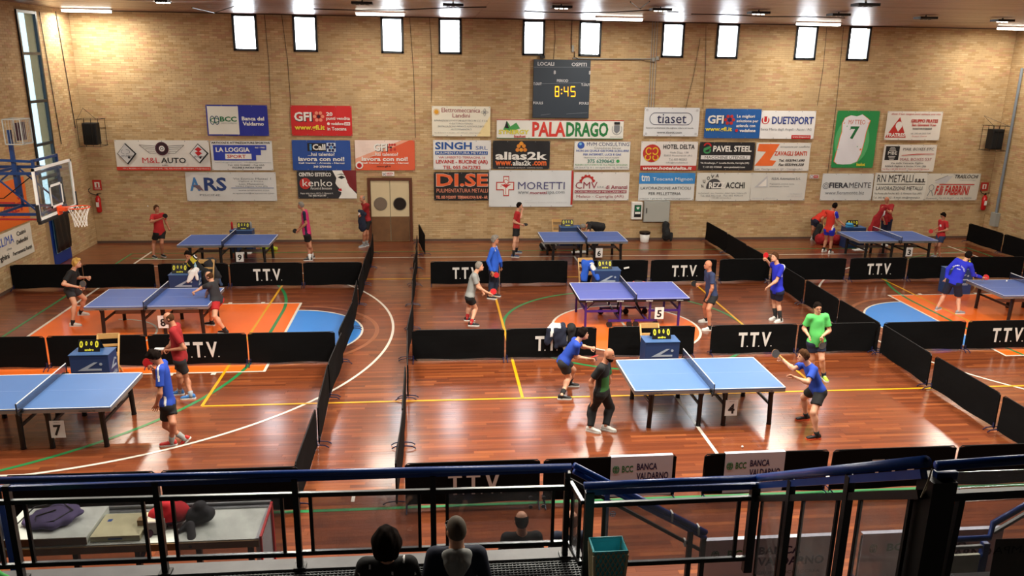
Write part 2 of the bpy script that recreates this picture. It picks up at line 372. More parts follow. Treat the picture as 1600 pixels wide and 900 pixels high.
# tall window strip, left wall
root = empty('window_11', (-XW, sum(LWY)/2, LWZ[0]), kind='structure'); f = MB(); y0, y1 = LWY
zs = [LWZ[0], 2.7, 3.68, 4.92, 6.27, LWZ[1]]
for yy in (y0+.04, y1-.04): f.box((-XW-.0, yy, sum(LWZ)/2), (.09, .08, LWZ[1]-LWZ[0]))
for zz in zs: f.box((-XW-.0, (y0+y1)/2, min(max(zz, zs[0]+.04), zs[-1]-.04)), (.085, y1-y0-.16, .08))
f.build('window_frame', M_frame, root)
for i in range(5): MB().box((-XW-.02, (y0+y1)/2, (zs[i]+zs[i+1])/2), (.006, y1-y0-.16, zs[i+1]-zs[i]-.08)).build('pane', M_wgl2, root)
# what stands outside that window
pr = MB().box((-19.2, 8.2, 3.2), (.5, 1.3, 8)).build('outside_wall', mat('pale_render', (214, 224, 226), .8), kind='structure')
# blue side door under it
d = empty('door_2', (-XW, 7.1, 0), kind='structure')
MB().box((-XW+.01, 7.3, .87), (.05, 1.14, 1.72)).build('door_frame', mat('blue_door_frame', (16, 56, 140), .5), d)
for yy in (7.05, 7.55): MB().box((-XW+.04, yy, .95), (.02, .36, 1.2)).build('pane', mat('pale_door_glass', (120, 168, 196), .2), d)
MB().box((-XW+.09, 7.3, .9), (.05, .04, .14)).build('door_handle', M_alu, d)
bs = MB(); ny, nz = 14, 10
g = [[V(-XW+.15+.02*math.sin(i*1.3+j*.6)+.01*math.sin(j*2.1), 6.72+i*.98/ny+.01*math.sin(j), .42+j*2.2/nz) for j in range(nz+1)] for i in range(ny+1)]
bs.add([p for r in g for p in r], [(i*(nz+1)+j, (i+1)*(nz+1)+j, (i+1)*(nz+1)+j+1, i*(nz+1)+j+1) for i in range(ny) for j in range(nz)])
bsh = bs.build('black_sheet', mat('black_plastic_sheet', (24, 24, 26), .5), smooth=True, label='wrinkled black sheet hung over the blue side door by the basketball hoop', cat='sheet')
md = bsh.modifiers.new('t', 'SOLIDIFY'); md.thickness = .006
# double door in the far wall
d = empty('door_1', (-6.2, YB, 0), kind='structure')
M_df = mat('brown_door_frame', (92, 48, 26), .45); M_dc = mat('cream_door_paint', (214, 196, 158), .5, noise=.05, scale=4); M_dw = mat('worn_brown_door_base', (112, 76, 44), .6, noise=.35, scale=5)
x0, x1, zt = -6.97, -5.42, 2.27
f = MB().box((x0+.05, YB-.02, zt/2), (.10, .12, zt)).box((x1-.05, YB-.02, zt/2), (.10, .12, zt)).box(((x0+x1)/2, YB-.02, zt-.04), (x1-x0-.2, .12, .09)); f.build('door_frame', M_df, d, bevel=.006)
MB().box(((x0+x1)/2, YB+.02, zt/2), (x1-x0-.2, .05, zt-.1)).build('door_backing', M_black, d)
xm = (x0+x1)/2
for a, b in ((x0+.11, xm-.008), (xm+.008, x1-.11)):
    lf = MB().box(((a+b)/2, YB-.02, 1.15+.25), (b-a, .04, 1.14-.02)); 
    leaf = MB().box(((a+b)/2, YB-.02, 1.1), (b-a, .04, 2.14)).build('door_leaf', M_dc, d)
    MB().box(((a+b)/2, YB-.044, .47), (b-a-.01, .008, .87)).build('kick_panel', M_dw, leaf)
    cx = (a+b)/2; mb = MB(); mb.disc((cx, YB-.05, 1.36), (0, 1, 0), .235, .012, 32); mb.build('porthole_rim', mat('porthole_rim', (120, 112, 98), .4), leaf)
    MB().disc((cx, YB-.06, 1.36), (0, 1, 0), .215, .008, 32).build('pane', mat('dark_porthole_glass' if a > xm else 'grey_porthole_glass', (36, 34, 32) if a > xm else (128, 112, 98), .12), leaf)
# stepped grandstand under the camera: open walkway, front wall, treads
M_kerb = mat('worn_grey_kerb', (92, 92, 94), .5, noise=.3, scale=6)
XS = -3.36; st = MB().box(((XS-XW)/2, -12.75, 1.80), (XS+XW, 1.2, .2)).box(((XS-XW)/2, -12.1, .95), (XS+XW, .1, 1.9)).box(((XS+XW)/2, -12.98, 1.80), (XW-XS, .78, .2)).box(((XS+XW)/2, -12.64, .9), (XW-XS, .1, 1.8)); z = 1.9; y = -13.35
for i in range(9):
    st.box((0, y-.42, (z+.3)/2+.0), (2*XW, .84, z+.3)); y -= .84; z += .42
    if y < -19: break
stand = st.build('grandstand', M_dark, kind='structure')
MB().box(((XS-XW)/2, -12.1, 1.935), (XS+XW, .16, .05)).build('walkway_kerb', M_kerb, stand)
# perforated walkway plate: real bars both ways
gr = MB(); x = -12.4
while x < XS: gr.box((x, -12.75, 1.93), (.009, 1.12, .02)); x += .034
y = -13.3
while y < -12.2: gr.box(((XS-12.4)/2, y, 1.935), (XS+12.4, .009, .02)); y += .034
gr.build('grating', mat('galvanised_grating', (74, 78, 80), .5, metal=.3), stand, kind='stuff')
# ceiling lamps
M_tube = mat('lit_tube', (255, 255, 255), .4, emit=(255, 250, 236), es=9)
def lamp(c, ln, watts, label, vis=True, spread=None, ang=0):
    r = empty('ceiling_lamp', c, label, 'lamp', None if vis else None); dx = V(math.cos(ang), math.sin(ang), 0); c = np.array(c, float)
    MB().bar(c-dx*ln/2+V(0, 0, .02), c+dx*ln/2+V(0, 0, .02), .16, .06).build('lamp_housing', M_white, r)
    for s in (-1, 1):
        MB().tube([c-dx*(ln/2-.04)+V(0, s*.055, -.045), c+dx*(ln/2-.04)+V(0, s*.055, -.045)], .036, 8).build('tube', M_tube, r, smooth=True)
        MB().tube([c+dx*s*ln*.35+V(0, 0, .04), c+dx*s*ln*.35+V(0, 0, ZC-c[2])], .008, 6).build('hanger', M_alu, r)
    ld = bpy.data.lights.new('lamp_light', 'AREA'); ld.shape = 'RECTANGLE'; ld.size = ln; ld.size_y = .16; ld.energy = watts; ld.color = (1, .93, .80)
    lo = bpy.data.objects.new('lamp_light', ld); COL.objects.link(lo); lo.parent = r; lo.location = (0, 0, -.10); lo.rotation_euler = (0, 0, ang)
    return r
for i, (px, py, nm) in enumerate([(135, 15, 'leftmost one'), (594, 20, 'left of the third high window'), (968, 28, 'above the sixth high window'), (1279, 36, 'above the ninth high window'), (1592, 43, 'rightmost one')]):
    p = at(px, py, 2, 7.60); lamp((p[0], p[1], 7.60), 1.5, TUBE_W, 'lit white tube lamp near the far wall, '+nm)
k = 0
for yy in (-4.1, -6.6, -9.2):
    for xx in (-13, -7.8, -2.6, 2.6, 7.8, 13):
        k += 1
        lo = lamp((xx, yy, 7.5), 1.5, LAMP_W*{-13: .4, -7.8: .85, -2.6: 1.15, 2.6: 1.15, 7.8: .8, 13: .35}[xx]*(.45 if yy < -9 else 1.0 if yy < -5 else 1.6), 'lamp over the court outside the picture, '+{-4.1: 'far', -6.6: 'middle', -9.2: 'near'}[yy]+' row, '+SEQ(int((xx+13)/5.2+.5), 6)); lo['group'] = 'ceiling lamps over the court'
# ================================================================ BANNERS ON THE FAR WALL
YBAN = YB-.045
M_cloth = {}
def wavef(x, z, s): return .010*math.sin(x*4.1+s)*math.sin(z*3.3+s*2)+.005*math.sin(x*11+z*7+s)
def banner(label, box, base, items, cat='banner', name='banner', frame='back', X=None, eye=True, grp=None):
    """box and items are given on the wall as the photograph shows it; everything is laid on the real wall plane"""
    if frame == 'back':
        a = at(box[0], (box[1]), 1, YBAN); b = at(box[2], box[3], 1, YBAN); u = V(1, 0, 0); nn = V(0, -1, 0)
        c0 = at(box[0], box[3], 1, YBAN)
        lo = V((a[0]+c0[0])/2, YBAN, min(b[2], c0[2])*.5+max(b[2], c0[2])*.5); tr = at(box[2], box[1], 1, YBAN)
        W = (tr[0]+b[0])/2-lo[0]; H = (a[2]+tr[2])/2-lo[2]
    x0, y0, x1, y1 = box
    def P(px, py): return lo+V((px-x0)/(x1-x0)*W, 0, (y1-py)/(y1-y0)*H)
    sd = (x0*.37+y0*.11) % 6.28
    def wv(p, off):
        return V(p[0], p[1]-off-.012-wavef(p[0]-lo[0], p[2]-lo[2], sd), p[2])
    mb = MB(); nx = max(6, int(W/.12)); nz = max(4, int(H/.12))
    g = [wv(lo+V(W*i/nx, 0, H*j/nz), 0) for i in range(nx+1) for j in range(nz+1)]
    mb.add(g, [(i*(nz+1)+j, (i+1)*(nz+1)+j, (i+1)*(nz+1)+j+1, i*(nz+1)+j+1) for i in range(nx) for j in range(nz)])
    o = mb.build(name, pm(base), smooth=True, label=label, cat=cat, group=grp)
    lay = {}; off = .005
    def G(c, txt=False):
        k = (c, txt)
        if k not in lay: lay[k] = MB()
        return lay[k]
    for it in items:
        k = it[0]; tmp = MB(); off += .0011
        if k == 't':
            s, ax, ay, bx, by, c = it[1:7]; bold = it[7] if len(it) > 7 else .02; sl = it[8] if len(it) > 8 else 0
            p = P(ax, by); q = P(bx, ay); text_on(tmp, s, p, V(q[0]-p[0], 0, 0), V(0, 0, q[2]-p[2]), bold, sl); txt = True
        else: txt = False
        if k == 'r':
            ax, ay, bx, by, c = it[1:6]; n = max(1, int(abs(bx-ax)/6)); m_ = max(1, int(abs(by-ay)/6))
            gg = [P(ax+(bx-ax)*i/n, by+(ay-by)*j/m_) for i in range(n+1) for j in range(m_+1)]
            tmp.add(gg, [(i*(m_+1)+j, (i+1)*(m_+1)+j, (i+1)*(m_+1)+j+1, i*(m_+1)+j+1) for i in range(n) for j in range(m_)])
        if k == 'c':
            cx, cy, r, c = it[1:5]; ry = it[5] if len(it) > 5 else r
            tmp.add([P(cx, cy)]+[P(cx+r*math.cos(t), cy-ry*math.sin(t)) for t in np.linspace(0, 2*math.pi, 21)[:-1]], [(0, i+1, (i+1) % 20+1) for i in range(20)])
        if k == 'o':
            cx, cy, rx, ry, w_, c = it[1:7]; a0, a1 = (it[7], it[8]) if len(it) > 7 else (0, 360)
            A = np.linspace(math.radians(a0), math.radians(a1), 25)
            for i in range(24):
                tmp.poly([P(cx+(rx-w_)*math.cos(A[i]), cy-(ry-w_)*math.sin(A[i])), P(cx+rx*math.cos(A[i]), cy-ry*math.sin(A[i])), P(cx+rx*math.cos(A[i+1]), cy-ry*math.sin(A[i+1])), P(cx+(rx-w_)*math.cos(A[i+1]), cy-(ry-w_)*math.sin(A[i+1]))])
        if k == 'p': pts, c = it[1:3]; tmp.poly([P(*q) for q in pts])
        if k == 'l':
            ax, ay, bx, by, w_, c = it[1:7]; dx, dy = bx-ax, by-ay; L = math.hypot(dx, dy); nx_, ny_ = -dy/L*w_/2, dx/L*w_/2; n = max(1, int(L/6))
            for i in range(n):
                t0, t1 = i/n, (i+1)/n
                tmp.poly([P(ax+dx*t0+nx_, ay+dy*t0+ny_), P(ax+dx*t1+nx_, ay+dy*t1+ny_), P(ax+dx*t1-nx_, ay+dy*t1-ny_), P(ax+dx*t0-nx_, ay+dy*t0-ny_)])
        if tmp.v:
            bm = bmesh.new(); bv = [bm.verts.new(v_) for v_ in tmp.v]
            for f_ in tmp.f: bm.faces.new([bv[i_] for i_ in f_])
            bm.normal_update(); bmesh.ops.triangulate(bm, faces=bm.faces[:])
            A_ = np.array(tmp.v); 
            for ax_, st_ in ((0, W/nx), (2, H/nz)):
                for i_ in range(int((A_[:, ax_].min()-lo[ax_])/st_), int((A_[:, ax_].max()-lo[ax_])/st_)+1):
                    pc = [0, 0, 0]; pc[ax_] = lo[ax_]+i_*st_; pn = [0, 0, 0]; pn[ax_] = 1
                    bmesh.ops.bisect_plane(bm, geom=bm.verts[:]+bm.edges[:]+bm.faces[:], plane_co=pc, plane_no=pn)
            bm.verts.index_update(); tmp = MB().add([tuple(v_.co) for v_ in bm.verts], [tuple(v_.index for v_ in f_.verts) for f_ in bm.faces]); bm.free()
        fs = []
        for f_ in tmp.f:   # faces must look into the room
            a_, b_, c_ = (np.array(tmp.v[f_[0]]), np.array(tmp.v[f_[1]]), np.array(tmp.v[f_[2]])); fs.append(f_ if np.cross(b_-a_, c_-a_)[1] < 0 else f_[::-1])
        G(c, txt).add([wv(np.array(p), off) for p in tmp.v], fs)
    for (c, txt), m_ in lay.items():
        if m_.v: m_.build('lettering' if txt else 'print', pm(c), o)
    if eye:
        e = MB()
        for i in range(5):
            for zz in (.03, H-.03):
                p = wv(lo+V(.03+(W-.06)*i/4, 0, zz), .004); e.disc(p, (0, 1, 0), .014, .004, 8)
        e.build('eyelets', M_alu, o, kind='stuff')
    return o
def grey(x0, x1, ys, c='s', h=2.4):
    r = random.Random(int(x0*7+ys[0])); out = []
    return [('t', ''.join(r.choice(['via di ', 'tel. 055 ', 'loc. ', 'info ', 'per il ', 'servizi ']) for _ in range(3)), x0, y, x1, y+h, c, 0.0) for y in ys]
gfi = lambda x, y, s=1: [('t', 'GFI', x-.2*s, y+.4*s, x+31.8*s, y+17.4*s, 'k', .05), ('t', 'GFI', x, y, x+30*s, y+16*s, 'w', .05)]
def dots(cx, cy, r, R, c, c0):
    return [('c', cx+R*math.cos(a), cy+R*math.sin(a), r, c) for a in [i*math.pi/3 for i in range(6)]]+[('c', cx, cy, r, c0)]
banner('blue and white bank banner, highest one at the left, under the first high window', (323, 164, 419, 212), (30, 42, 150), [('r', 325, 166, 373, 210, (226, 224, 212)),
  ('o', 332, 188, 4, 7, 1.3, (24, 70, 100)), ('o', 336, 188, 7, 4, 1.3, 'g'), ('o', 339, 188, 4, 7, 1.3, (24, 70, 100)), ('t', 'BCC', 344, 182, 370, 190, 'g', .03), ('t', 'CREDITO COOPERATIVO', 345, 191.5, 370, 193.5, 's', 0),
  ('t', 'Banca del', 378, 182, 413, 188, 'w', .03), ('t', 'Valdarno', 379, 190, 412, 196, 'w', .03)])
banner('red banner with white letters and a yellow web address, high on the left', (455, 165, 550, 212), (204, 34, 34), gfi(460, 175, .9)+dots(498, 182, 2.7, 6.2, 'p', 'dm')+[
  ('t', '20', 510, 175, 520, 181, 'w', .05), ('t', 'punti vendita', 510, 182, 547, 188.5, 'w', .02), ('c', 513, 193, 2.2, 'w'), ('t', 'vodafone', 517, 190.5, 537, 195, 'w', .03), ('r', 538, 190.5, 547, 195.5, 'w'), ('t', 'one', 539, 191.5, 546, 194.5, 'r', .02),
  ('t', 'in Toscana', 511, 198, 541, 203.5, 'w', .02), ('t', 'www.gfi.it', 460, 195, 507, 205, 'y', .03)])
banner('cream banner with a small sun at left and maroon lettering, left of the scoreboard', (675, 166, 766, 213), (236, 232, 214), [('p', [(766, 213), (766, 180), (745, 213)], (244, 226, 170)), ('c', 682, 175, 3.6, (224, 160, 40)), ('o', 682, 175, 5, 5, .5, (224, 160, 40)),
  ('t', 'Elettromeccanica', 690, 168.5, 750, 175.5, 'm', 0), ('t', 'Landini', 707, 177, 734, 183.5, 'm', 0), ('o', 757, 175, 6, 2, .5, 's'), ('o', 757, 175, 2, 6, .5, 's'), ('c', 757, 175, 1.2, 's'),
  ('t', 'RIPARAZIONI DI MOTORI ELETTRICI IN C.C. E C.A.', 678, 187, 762, 189.6, 's', .0, .3), ('t', 'E ELETTROUTENSILI', 702, 191.6, 739, 194, 's', 0, .3), ('t', 'INSTALLAZIONE IMPIANTI FOTOVOLTAICI', 684, 196, 756, 198.6, 's', 0, .3), ('t', 'AUTOFINANZIATI', 704, 200.5, 737, 203, 's', 0, .3), ('t', 'via di lavoro e servizi - tel. 055 per informazioni', 678, 206.5, 751, 208.5, 's', 0)])
banner('long white banner in red and green capitals right under the scoreboard', (776, 187, 974, 217), (236, 236, 228), [('l', 776, 187.7, 974, 187.7, 1.2, 'rd'), ('l', 776, 216.4, 974, 216.4, 1, 'g'),
  ('t', 'PALA', 831, 190.5, 883, 213.5, (216, 60, 48), .05), ('t', 'DRAGO', 884, 190.5, 950, 213.5, (30, 124, 62), .05), ('p', [(786, 203), (792, 190), (797, 198), (806, 192), (812, 201), (800, 205)], (70, 160, 80)), ('p', [(788, 200), (791, 189), (795, 201)], 'k'),
  ('t', 'SYNERGY', 779, 203, 826, 210, (222, 214, 60), .05), ('t', 'basket', 803, 211, 821, 215.5, 'rd', .03), ('p', [(959, 195), (968, 195), (968, 204), (963.5, 208), (959, 204)], 's'), ('r', 959, 190, 968, 194, 'k'), ('o', 963.5, 201, 8, 9, .8, 's', 150, 390), ('t', 'Comune di Terranuova', 953, 212, 972, 214, 's', 0)])
banner('white banner with one word inside a rounded black outline', (1006, 168, 1092, 213), (226, 230, 234), [('o', 1023, 185.5, 8.5, 9.5, .8, 'n', 90, 270), ('o', 1073, 185.5, 8.5, 9.5, .8, 'n', -90, 90), ('l', 1023, 176.3, 1073, 176.3, .8, 'n'), ('l', 1023, 194.7, 1073, 194.7, .8, 'n'),
  ('t', 'tiaset', 1026, 178, 1072, 192.5, 'n', .0), ('c', 1010, 172, 2, 'c'), ('c', 1088, 172, 2, 'c'), ('c', 1010, 209, 2, 'c'), ('c', 1088, 209, 2, 'c'), ('t', 'Essere il cambiamento che vogliamo vedere nel mondo', 1010, 198.5, 1084, 201.5, 'k', .0), ('t', 'www.tiaset.com', 1027, 205, 1066, 208.5, 'k', 0)])
banner('blue banner with a yellow web address, right of the wall conduits', (1101, 170, 1188, 216), (24, 92, 168), gfi(1105, 180, .83)+dots(1139, 187, 2.6, 6, 'rd', 'n')+[('t', 'www.gfi.it', 1102, 198, 1144, 207, 'y', .03), ('t', 'Le migliori', 1150, 179, 1178, 185, 'w', .02), ('t', 'soluzione per', 1150, 186.5, 1184, 192, 'w', .02), ('t', 'azienda con', 1150, 193.5, 1180, 198.5, 'w', .02), ('c', 1151, 203.5, 2.4, 'r'), ('t', 'vodafone', 1155.5, 201, 1181, 206, 'w', .03)])
banner('white banner with dark blue outlined capitals and a red web strip at its corner', (1188, 173, 1273, 217), (236, 236, 236), [('c', 1195, 188, 6, 'r'), ('t', 'U', 1191, 183, 1199, 193, 'w', .08), ('t', 'DUETSPORT', 1205, 182, 1270, 194, 'n', .07), ('t', 'DUETSPORT', 1206, 183, 1269, 193, (60, 84, 170), .0), ('t', 'Santa Maria degli Angeli - Assisi / PG', 1189, 200, 1268, 205, 's', 0), ('r', 1238, 211, 1268, 217, 'r'), ('t', 'www.2tsport.it', 1239.5, 212.3, 1266.5, 215.5, 'w', .02)])
jers = [(1316, 184), (1325, 180), (1334, 181.5), (1342, 178.5), (1350, 184), (1355, 188), (1351, 206), (1350, 222), (1347, 240), (1343, 252), (1334, 256), (1322, 257), (1312, 256), (1307, 252), (1310, 232), (1312, 215), (1314, 206), (1313, 192)]
banner('green banner showing a white sleeveless jersey with the number seven', (1303, 173, 1369, 262), (36, 146, 78), [('c', 1331, 220, 27, (84, 178, 110), 38), ('p', [(x+(1331-x)*-.05, y) for x, y in jers], 'o'), ('p', jers, (232, 232, 238)), ('t', 'MATTEO', 1322, 187, 1348, 194, (200, 90, 40), .03), ('t', '7', 1326, 197, 1340, 217, 'g', .08), ('t', 'basket', 1343, 254, 1356, 259, 'y', .04)])
banner('white banner with a red triangle emblem, top right one of the wall', (1384, 174, 1470, 219), (228, 224, 216), [('p', [(1404, 183), (1417, 215), (1385, 215)], 'rd'), ('c', 1404, 196, 5, 'w', 6), ('p', [(1404, 206), (1399, 198), (1409, 198)], 'w'), ('t', 'FRATRES', 1388, 208, 1415, 214, 'w', .05),
  ('t', 'dona il tuo sangue puoi salvare una vita', 1390, 176.5, 1466, 180.5, 'r', 0, .3), ('t', 'GRUPPO FRATES', 1422, 186, 1464, 191.5, 'rd', .04), ('t', "San Giovanni V.no", 1424, 192.8, 1462, 197, 'rd', .03), ('t', 'DONATORI DI SANGUE', 1426, 199.5, 1456, 202.3, 'k', .03), ('t', 'tel. 340 64 5865 714', 1424, 207, 1455, 209.5, 's', .0), ('t', 'Gruppo fratres', 1426, 211.5, 1450, 214, 'rd', 0)])
whl = [('c', 254, 232, 10.5, 'dm'), ('c', 254, 232, 8.2, 'k'), ('c', 254, 232, 6.5, 'dm'), ('c', 254, 232, 4.4, 'w'), ('c', 254, 232, 2.8, 's'), ('c', 254, 232, 1.3, 'w')]
wng = [q for s in (-1, 1) for q in [('l', 254+s*35, 226.5, 254+s*10, 228, .6, 'k'), ('l', 254+s*35, 226.5, 254+s*20, 239, .6, 'k'), ('l', 254+s*30, 229.5, 254+s*11, 230.5, .5, 'k'), ('l', 254+s*26, 232.5, 254+s*11, 233, .5, 'k'), ('l', 254+s*22, 236, 254+s*11, 236, .5, 'k'), ('l', 254+s*20, 239, 254+s*9, 239, .6, 'k')]]
banner('white banner with a winged tyre emblem and a red strip along its foot', (181, 219, 328, 266), (226, 222, 214), wng+whl+[('p', [(198, 223.5), (214, 240), (199, 257), (184, 240)], 'k'), ('p', [(197, 225), (211, 240), (198, 255), (185, 240)], (206, 206, 206)), ('o', 197, 237, 7, 4, .8, 's'), ('t', 'HYUNDAI', 190, 242, 207, 245.5, 's', .02),
  ('p', [(311, 223.5), (327, 239), (312, 255), (297, 239)], 'k'), ('p', [(311, 225), (324, 239), (311, 253), (298, 239)], (216, 216, 216)), ('p', [(311, 229), (317, 233), (312, 236), (317, 239), (310, 243), (305, 238), (310, 236), (305, 233)], 'r'), ('t', 'SUZUKI', 304, 243, 318, 245.5, 'k', .02),
  ('t', 'M&L', 222, 246, 249, 254.5, 'r', .03), ('t', 'AUTO', 251, 246, 290, 254.5, 'k', .02), ('t', 'SRL', 252, 257, 262, 258.8, 'k', 0), ('r', 181, 260.5, 328, 266, (204, 60, 44)), ('t', 'VIA L. RUSSO, 11 - MONTEVARCHI (AR)  TEL. 055 9737349 - 055 981844  info@mlauto.it', 190, 261.8, 326, 264.6, 'w', .03)])
banner('white and royal blue banner with stepped blue blocks, right of the winged tyre banner', (330, 220, 426, 266), (222, 222, 218), [('t', 'ARTICOLI E ATTREZZATURE SPORTIVE', 332, 221.5, 423, 224.5, 'k', .03), ('r', 334, 226.5, 417, 234, (40, 62, 170)), ('r', 334, 234, 408, 242, (40, 62, 170)), ('r', 334, 242, 400, 250.5, (40, 62, 170)),
  ('t', 'LA LOGGIA', 338, 230, 391, 237.5, 'w', .06), ('r', 352, 240, 393, 248.5, 'w'), ('t', 'SPORT', 355, 241.5, 384, 247, 'rd', .02), ('t', 'dal 1981', 399, 229, 415, 231.5, 'w', .02), ('t', 'www.laloggiasport.com - info@laloggiasport.com', 335, 252.5, 423, 255, 's', .0), ('t', 'Tel. 055 910085 - Fax 055', 355, 256.5, 412, 259, 'k', .0), ('t', 'FIGLINE E INCISA V.NO', 362, 260.5, 408, 263, 'k', .02)])
banner('blue banner with white slogan, directly below the red one', (457, 219, 548, 266), (34, 76, 156), [('r', 481, 223.5, 510, 236, 'k'), ('c', 486, 230, 5, 'k'), ('t', 'i', 484, 225, 488, 235, 'lb', .05), ('t', 'Call', 489, 225, 509, 234.5, 'w', .04), ('r', 511, 223, 525, 237, (210, 222, 235))]+dots(518, 230, 2.2, 5, 'n', 'lb')+[
  ('t', '...hai talento?', 481, 238, 523, 243.5, 'w', .02), ('t', 'lavora con noi!', 466, 244.5, 538, 251.5, 'w', .05), ('t', 'Call Center - Agenzia - Negozi', 466, 253, 538, 256.5, 'w', .03), ('t', '349 2704458', 489, 258.5, 517, 262, 'w', .04)])
banner('banner fading from white to orange red, above the double door', (555, 219, 648, 266), (226, 96, 60), [('p', [(555, 219), (628, 219), (555, 248)], (240, 218, 206)), ('p', [(628, 219), (640, 219), (555, 256), (555, 248)], (236, 168, 140)), ('t', 'GFI', 584.5, 224.6, 606.2, 237, 'k', .05), ('t', 'GFI', 584, 224, 605, 236, 'w', .05)]+[('c', 613+dx, 230+dy, 1.9, 'rd') for dx, dy in ((-4, -4), (0, -4), (4, -4), (-5, 0), (4, 3), (-2, 4))]+[('c', 611, 230, 1.6, 'k'),
  ('t', '...hai talento?', 581, 238, 622, 243.5, 'w', .02), ('t', 'lavora con noi!', 565, 244.5, 637, 251.5, 'w', .05), ('t', 'Call Center - Agenzia - Negozi', 565, 253, 638, 256.5, 'w', .03), ('t', 'www.gfi.it', 588, 258, 610, 261.5, 'k', .02), ('c', 561, 258, 6, 'w'), ('c', 561, 258.5, 3.8, 'r')])
banner('white banner with large navy serif capitals and red phone line', (677, 219, 767, 265), (230, 230, 228), [('t', 'SINGH', 680, 222, 737, 233.5, 'gb', .03), ('t', 'SRL', 743, 228, 762, 233.5, 'gb', .0), ('r', 680, 236, 762, 241.5, 'gb'), ('t', 'PULIMENTATURA METALLI', 682, 237, 760, 240.6, 'w', .03), ('t', 'VIA UMBERTO TERRACINI, 16', 685, 244, 758, 248, 'rd', .0), ('t', 'LEVANE - BUCINE (AR)', 681, 249.5, 762, 257, 'rd', .03), ('t', 'TEL 055 0672782', 692, 258.5, 751, 264, 'rd', .02)])
banner('black banner with orange cube emblem and rounded white letters', (770, 220, 859, 264), (24, 24, 28), [('p', [(814, 221), (818, 224), (814, 227), (810, 224)], 'o'), ('c', 810, 228, 3, (226, 140, 40)), ('c', 818, 228, 3, (226, 140, 40)), ('c', 814, 224, 3, (236, 160, 50)), ('c', 808, 234, 3, (220, 130, 40)), ('c', 814, 234, 3, (226, 150, 40)), ('c', 820, 234, 3, (220, 130, 40)),
  ('t', 'alias2k', 774, 237, 855, 249.5, 'w', .08), ('t', 'www.', 774, 251.5, 800, 258.5, 'o', .03), ('t', 'alias2k', 801, 250.5, 830, 258.5, 'w', .03), ('t', '.com', 832, 251.5, 854, 258.5, 'o', .03), ('t', 'Servizi informatici e gestionali - assistenza tecnica', 779, 261, 848, 263, 'w', 0)])
banner('white banner with a blue globe at its corner, under the long red and green one', (897, 221, 984, 265), (232, 232, 226), [('c', 907, 227, 5.5, (50, 90, 180)), ('c', 906, 225, 2, (120, 190, 230)), ('t', 'MVM CONSULTING', 916, 222.5, 982, 228, (40, 50, 110), .03), ('t', 'Consulenza Servizi', 928, 229.5, 969, 232.5, 's', 0), ('t', 'NON SAI QUALE GESTORE SCEGLIERE', 900, 233.8, 982, 237.6, (60, 90, 170), .02), ('t', 'PER INTERNET, LUCE E GAS', 911, 239.5, 970, 243.3, (60, 90, 170), .02), ('t', 'PRENOTA CON WHATSAPP', 912, 245, 967, 247.3, 's', 0), ('t', '375 6290642', 918, 248.8, 960, 254.5, (50, 130, 110), .02), ('c', 965.5, 251.5, 2.6, (60, 170, 90)), ('t', 'RICEVERAI GRATUITAMENTE PER TE LA MIGLIOR CONSULENZA', 899, 256, 981, 258.6, (70, 150, 90), 0), ('t', 'VIA GIULIETTA 20, S. GIOVANNI V.NO  TEL. 351 8071573', 899, 260.5, 981, 263.2, 's', 0)])
banner('white banner with a round red emblem of two yellow swans and a red foot strip', (1001, 221, 1089, 266), (232, 228, 224), [('c', 1018, 239.5, 14, 'rd'), ('o', 1013, 236, 5, 6, 1.8, (236, 196, 40), 30, 330), ('o', 1023, 236, 5, 6, 1.8, (236, 196, 40), -150, 150), ('o', 1012, 246, 5, 5, 1.8, (236, 196, 40), 120, 400), ('o', 1024, 246, 5, 5, 1.8, (236, 196, 40), -220, 60),
  ('t', 'HOTEL DELTA', 1035, 225.5, 1084, 232.5, 'k', .02), ('t', 'Viale Diaz, 138', 1046, 236.5, 1075, 240, 's', 0), ('t', '52025 Montevarchi (Ar)', 1037, 241.2, 1081, 244.8, 's', 0), ('t', 'Tel. 055 983503', 1045, 247, 1073, 250.3, 's', 0), ('t', 'info@hoteldelta.it', 1041, 252.3, 1075, 255.6, 's', 0), ('r', 1001, 258.5, 1089, 266, 'rd'), ('t', 'www.hoteldelta.it', 1005, 260, 1082, 265, 'w', .04, .2)])
banner('black banner with a red and green ribbon emblem and white bar of text', (1092, 222, 1178, 266), (30, 30, 34), [('o', 1104, 228, 6, 5, 2.4, 'r', -30, 180), ('o', 1104, 235, 6, 5, 2.4, (60, 150, 90), 150, 390), ('p', [(1098, 232), (1108, 228), (1110, 231), (1100, 236)], (60, 150, 90)), ('t', 'PAVEL STEEL', 1113, 227.5, 1173, 237, 'w', .04), ('r', 1095, 242.5, 1172, 249, (226, 226, 226)), ('t', 'MACCHINE UTENSILI', 1101, 243.7, 1167, 247.8, 'k', .02), ('t', 'Via Strasburgo, 7  Localita Bomba, Cavriglia (AR)', 1095, 253, 1171, 256.5, 'w', .02), ('t', 'T: +39 055 9738068   www.pavelsteelsrl.com', 1099, 259.5, 1165, 263, 'w', .02)])
banner('white banner with a bold orange slanting Z', (1180, 223, 1265, 267), (226, 224, 218), [('p', [(1184, 225), (1216, 225), (1203, 250), (1213, 251), (1208, 259), (1180, 259), (1196, 237), (1182, 236)], 'o'), ('t', 'attrezzature per autofficine', 1217, 227.5, 1263, 231.5, 's', 0, .3), ('t', 'ZAVAGLI SANTI', 1209, 236, 1260, 243, (200, 70, 44), .04), ('t', 'Tel. 055/941.690', 1217, 248.5, 1257.5, 252.5, 'k', .03, .2), ('t', 'Fax 055/944.328', 1217, 255, 1257, 259, 'k', .03, .2), ('t', 'Loc. Vacchereccia n. 101 - Cavriglia (Ar)', 1182, 262.5, 1255, 266, 's', 0)])
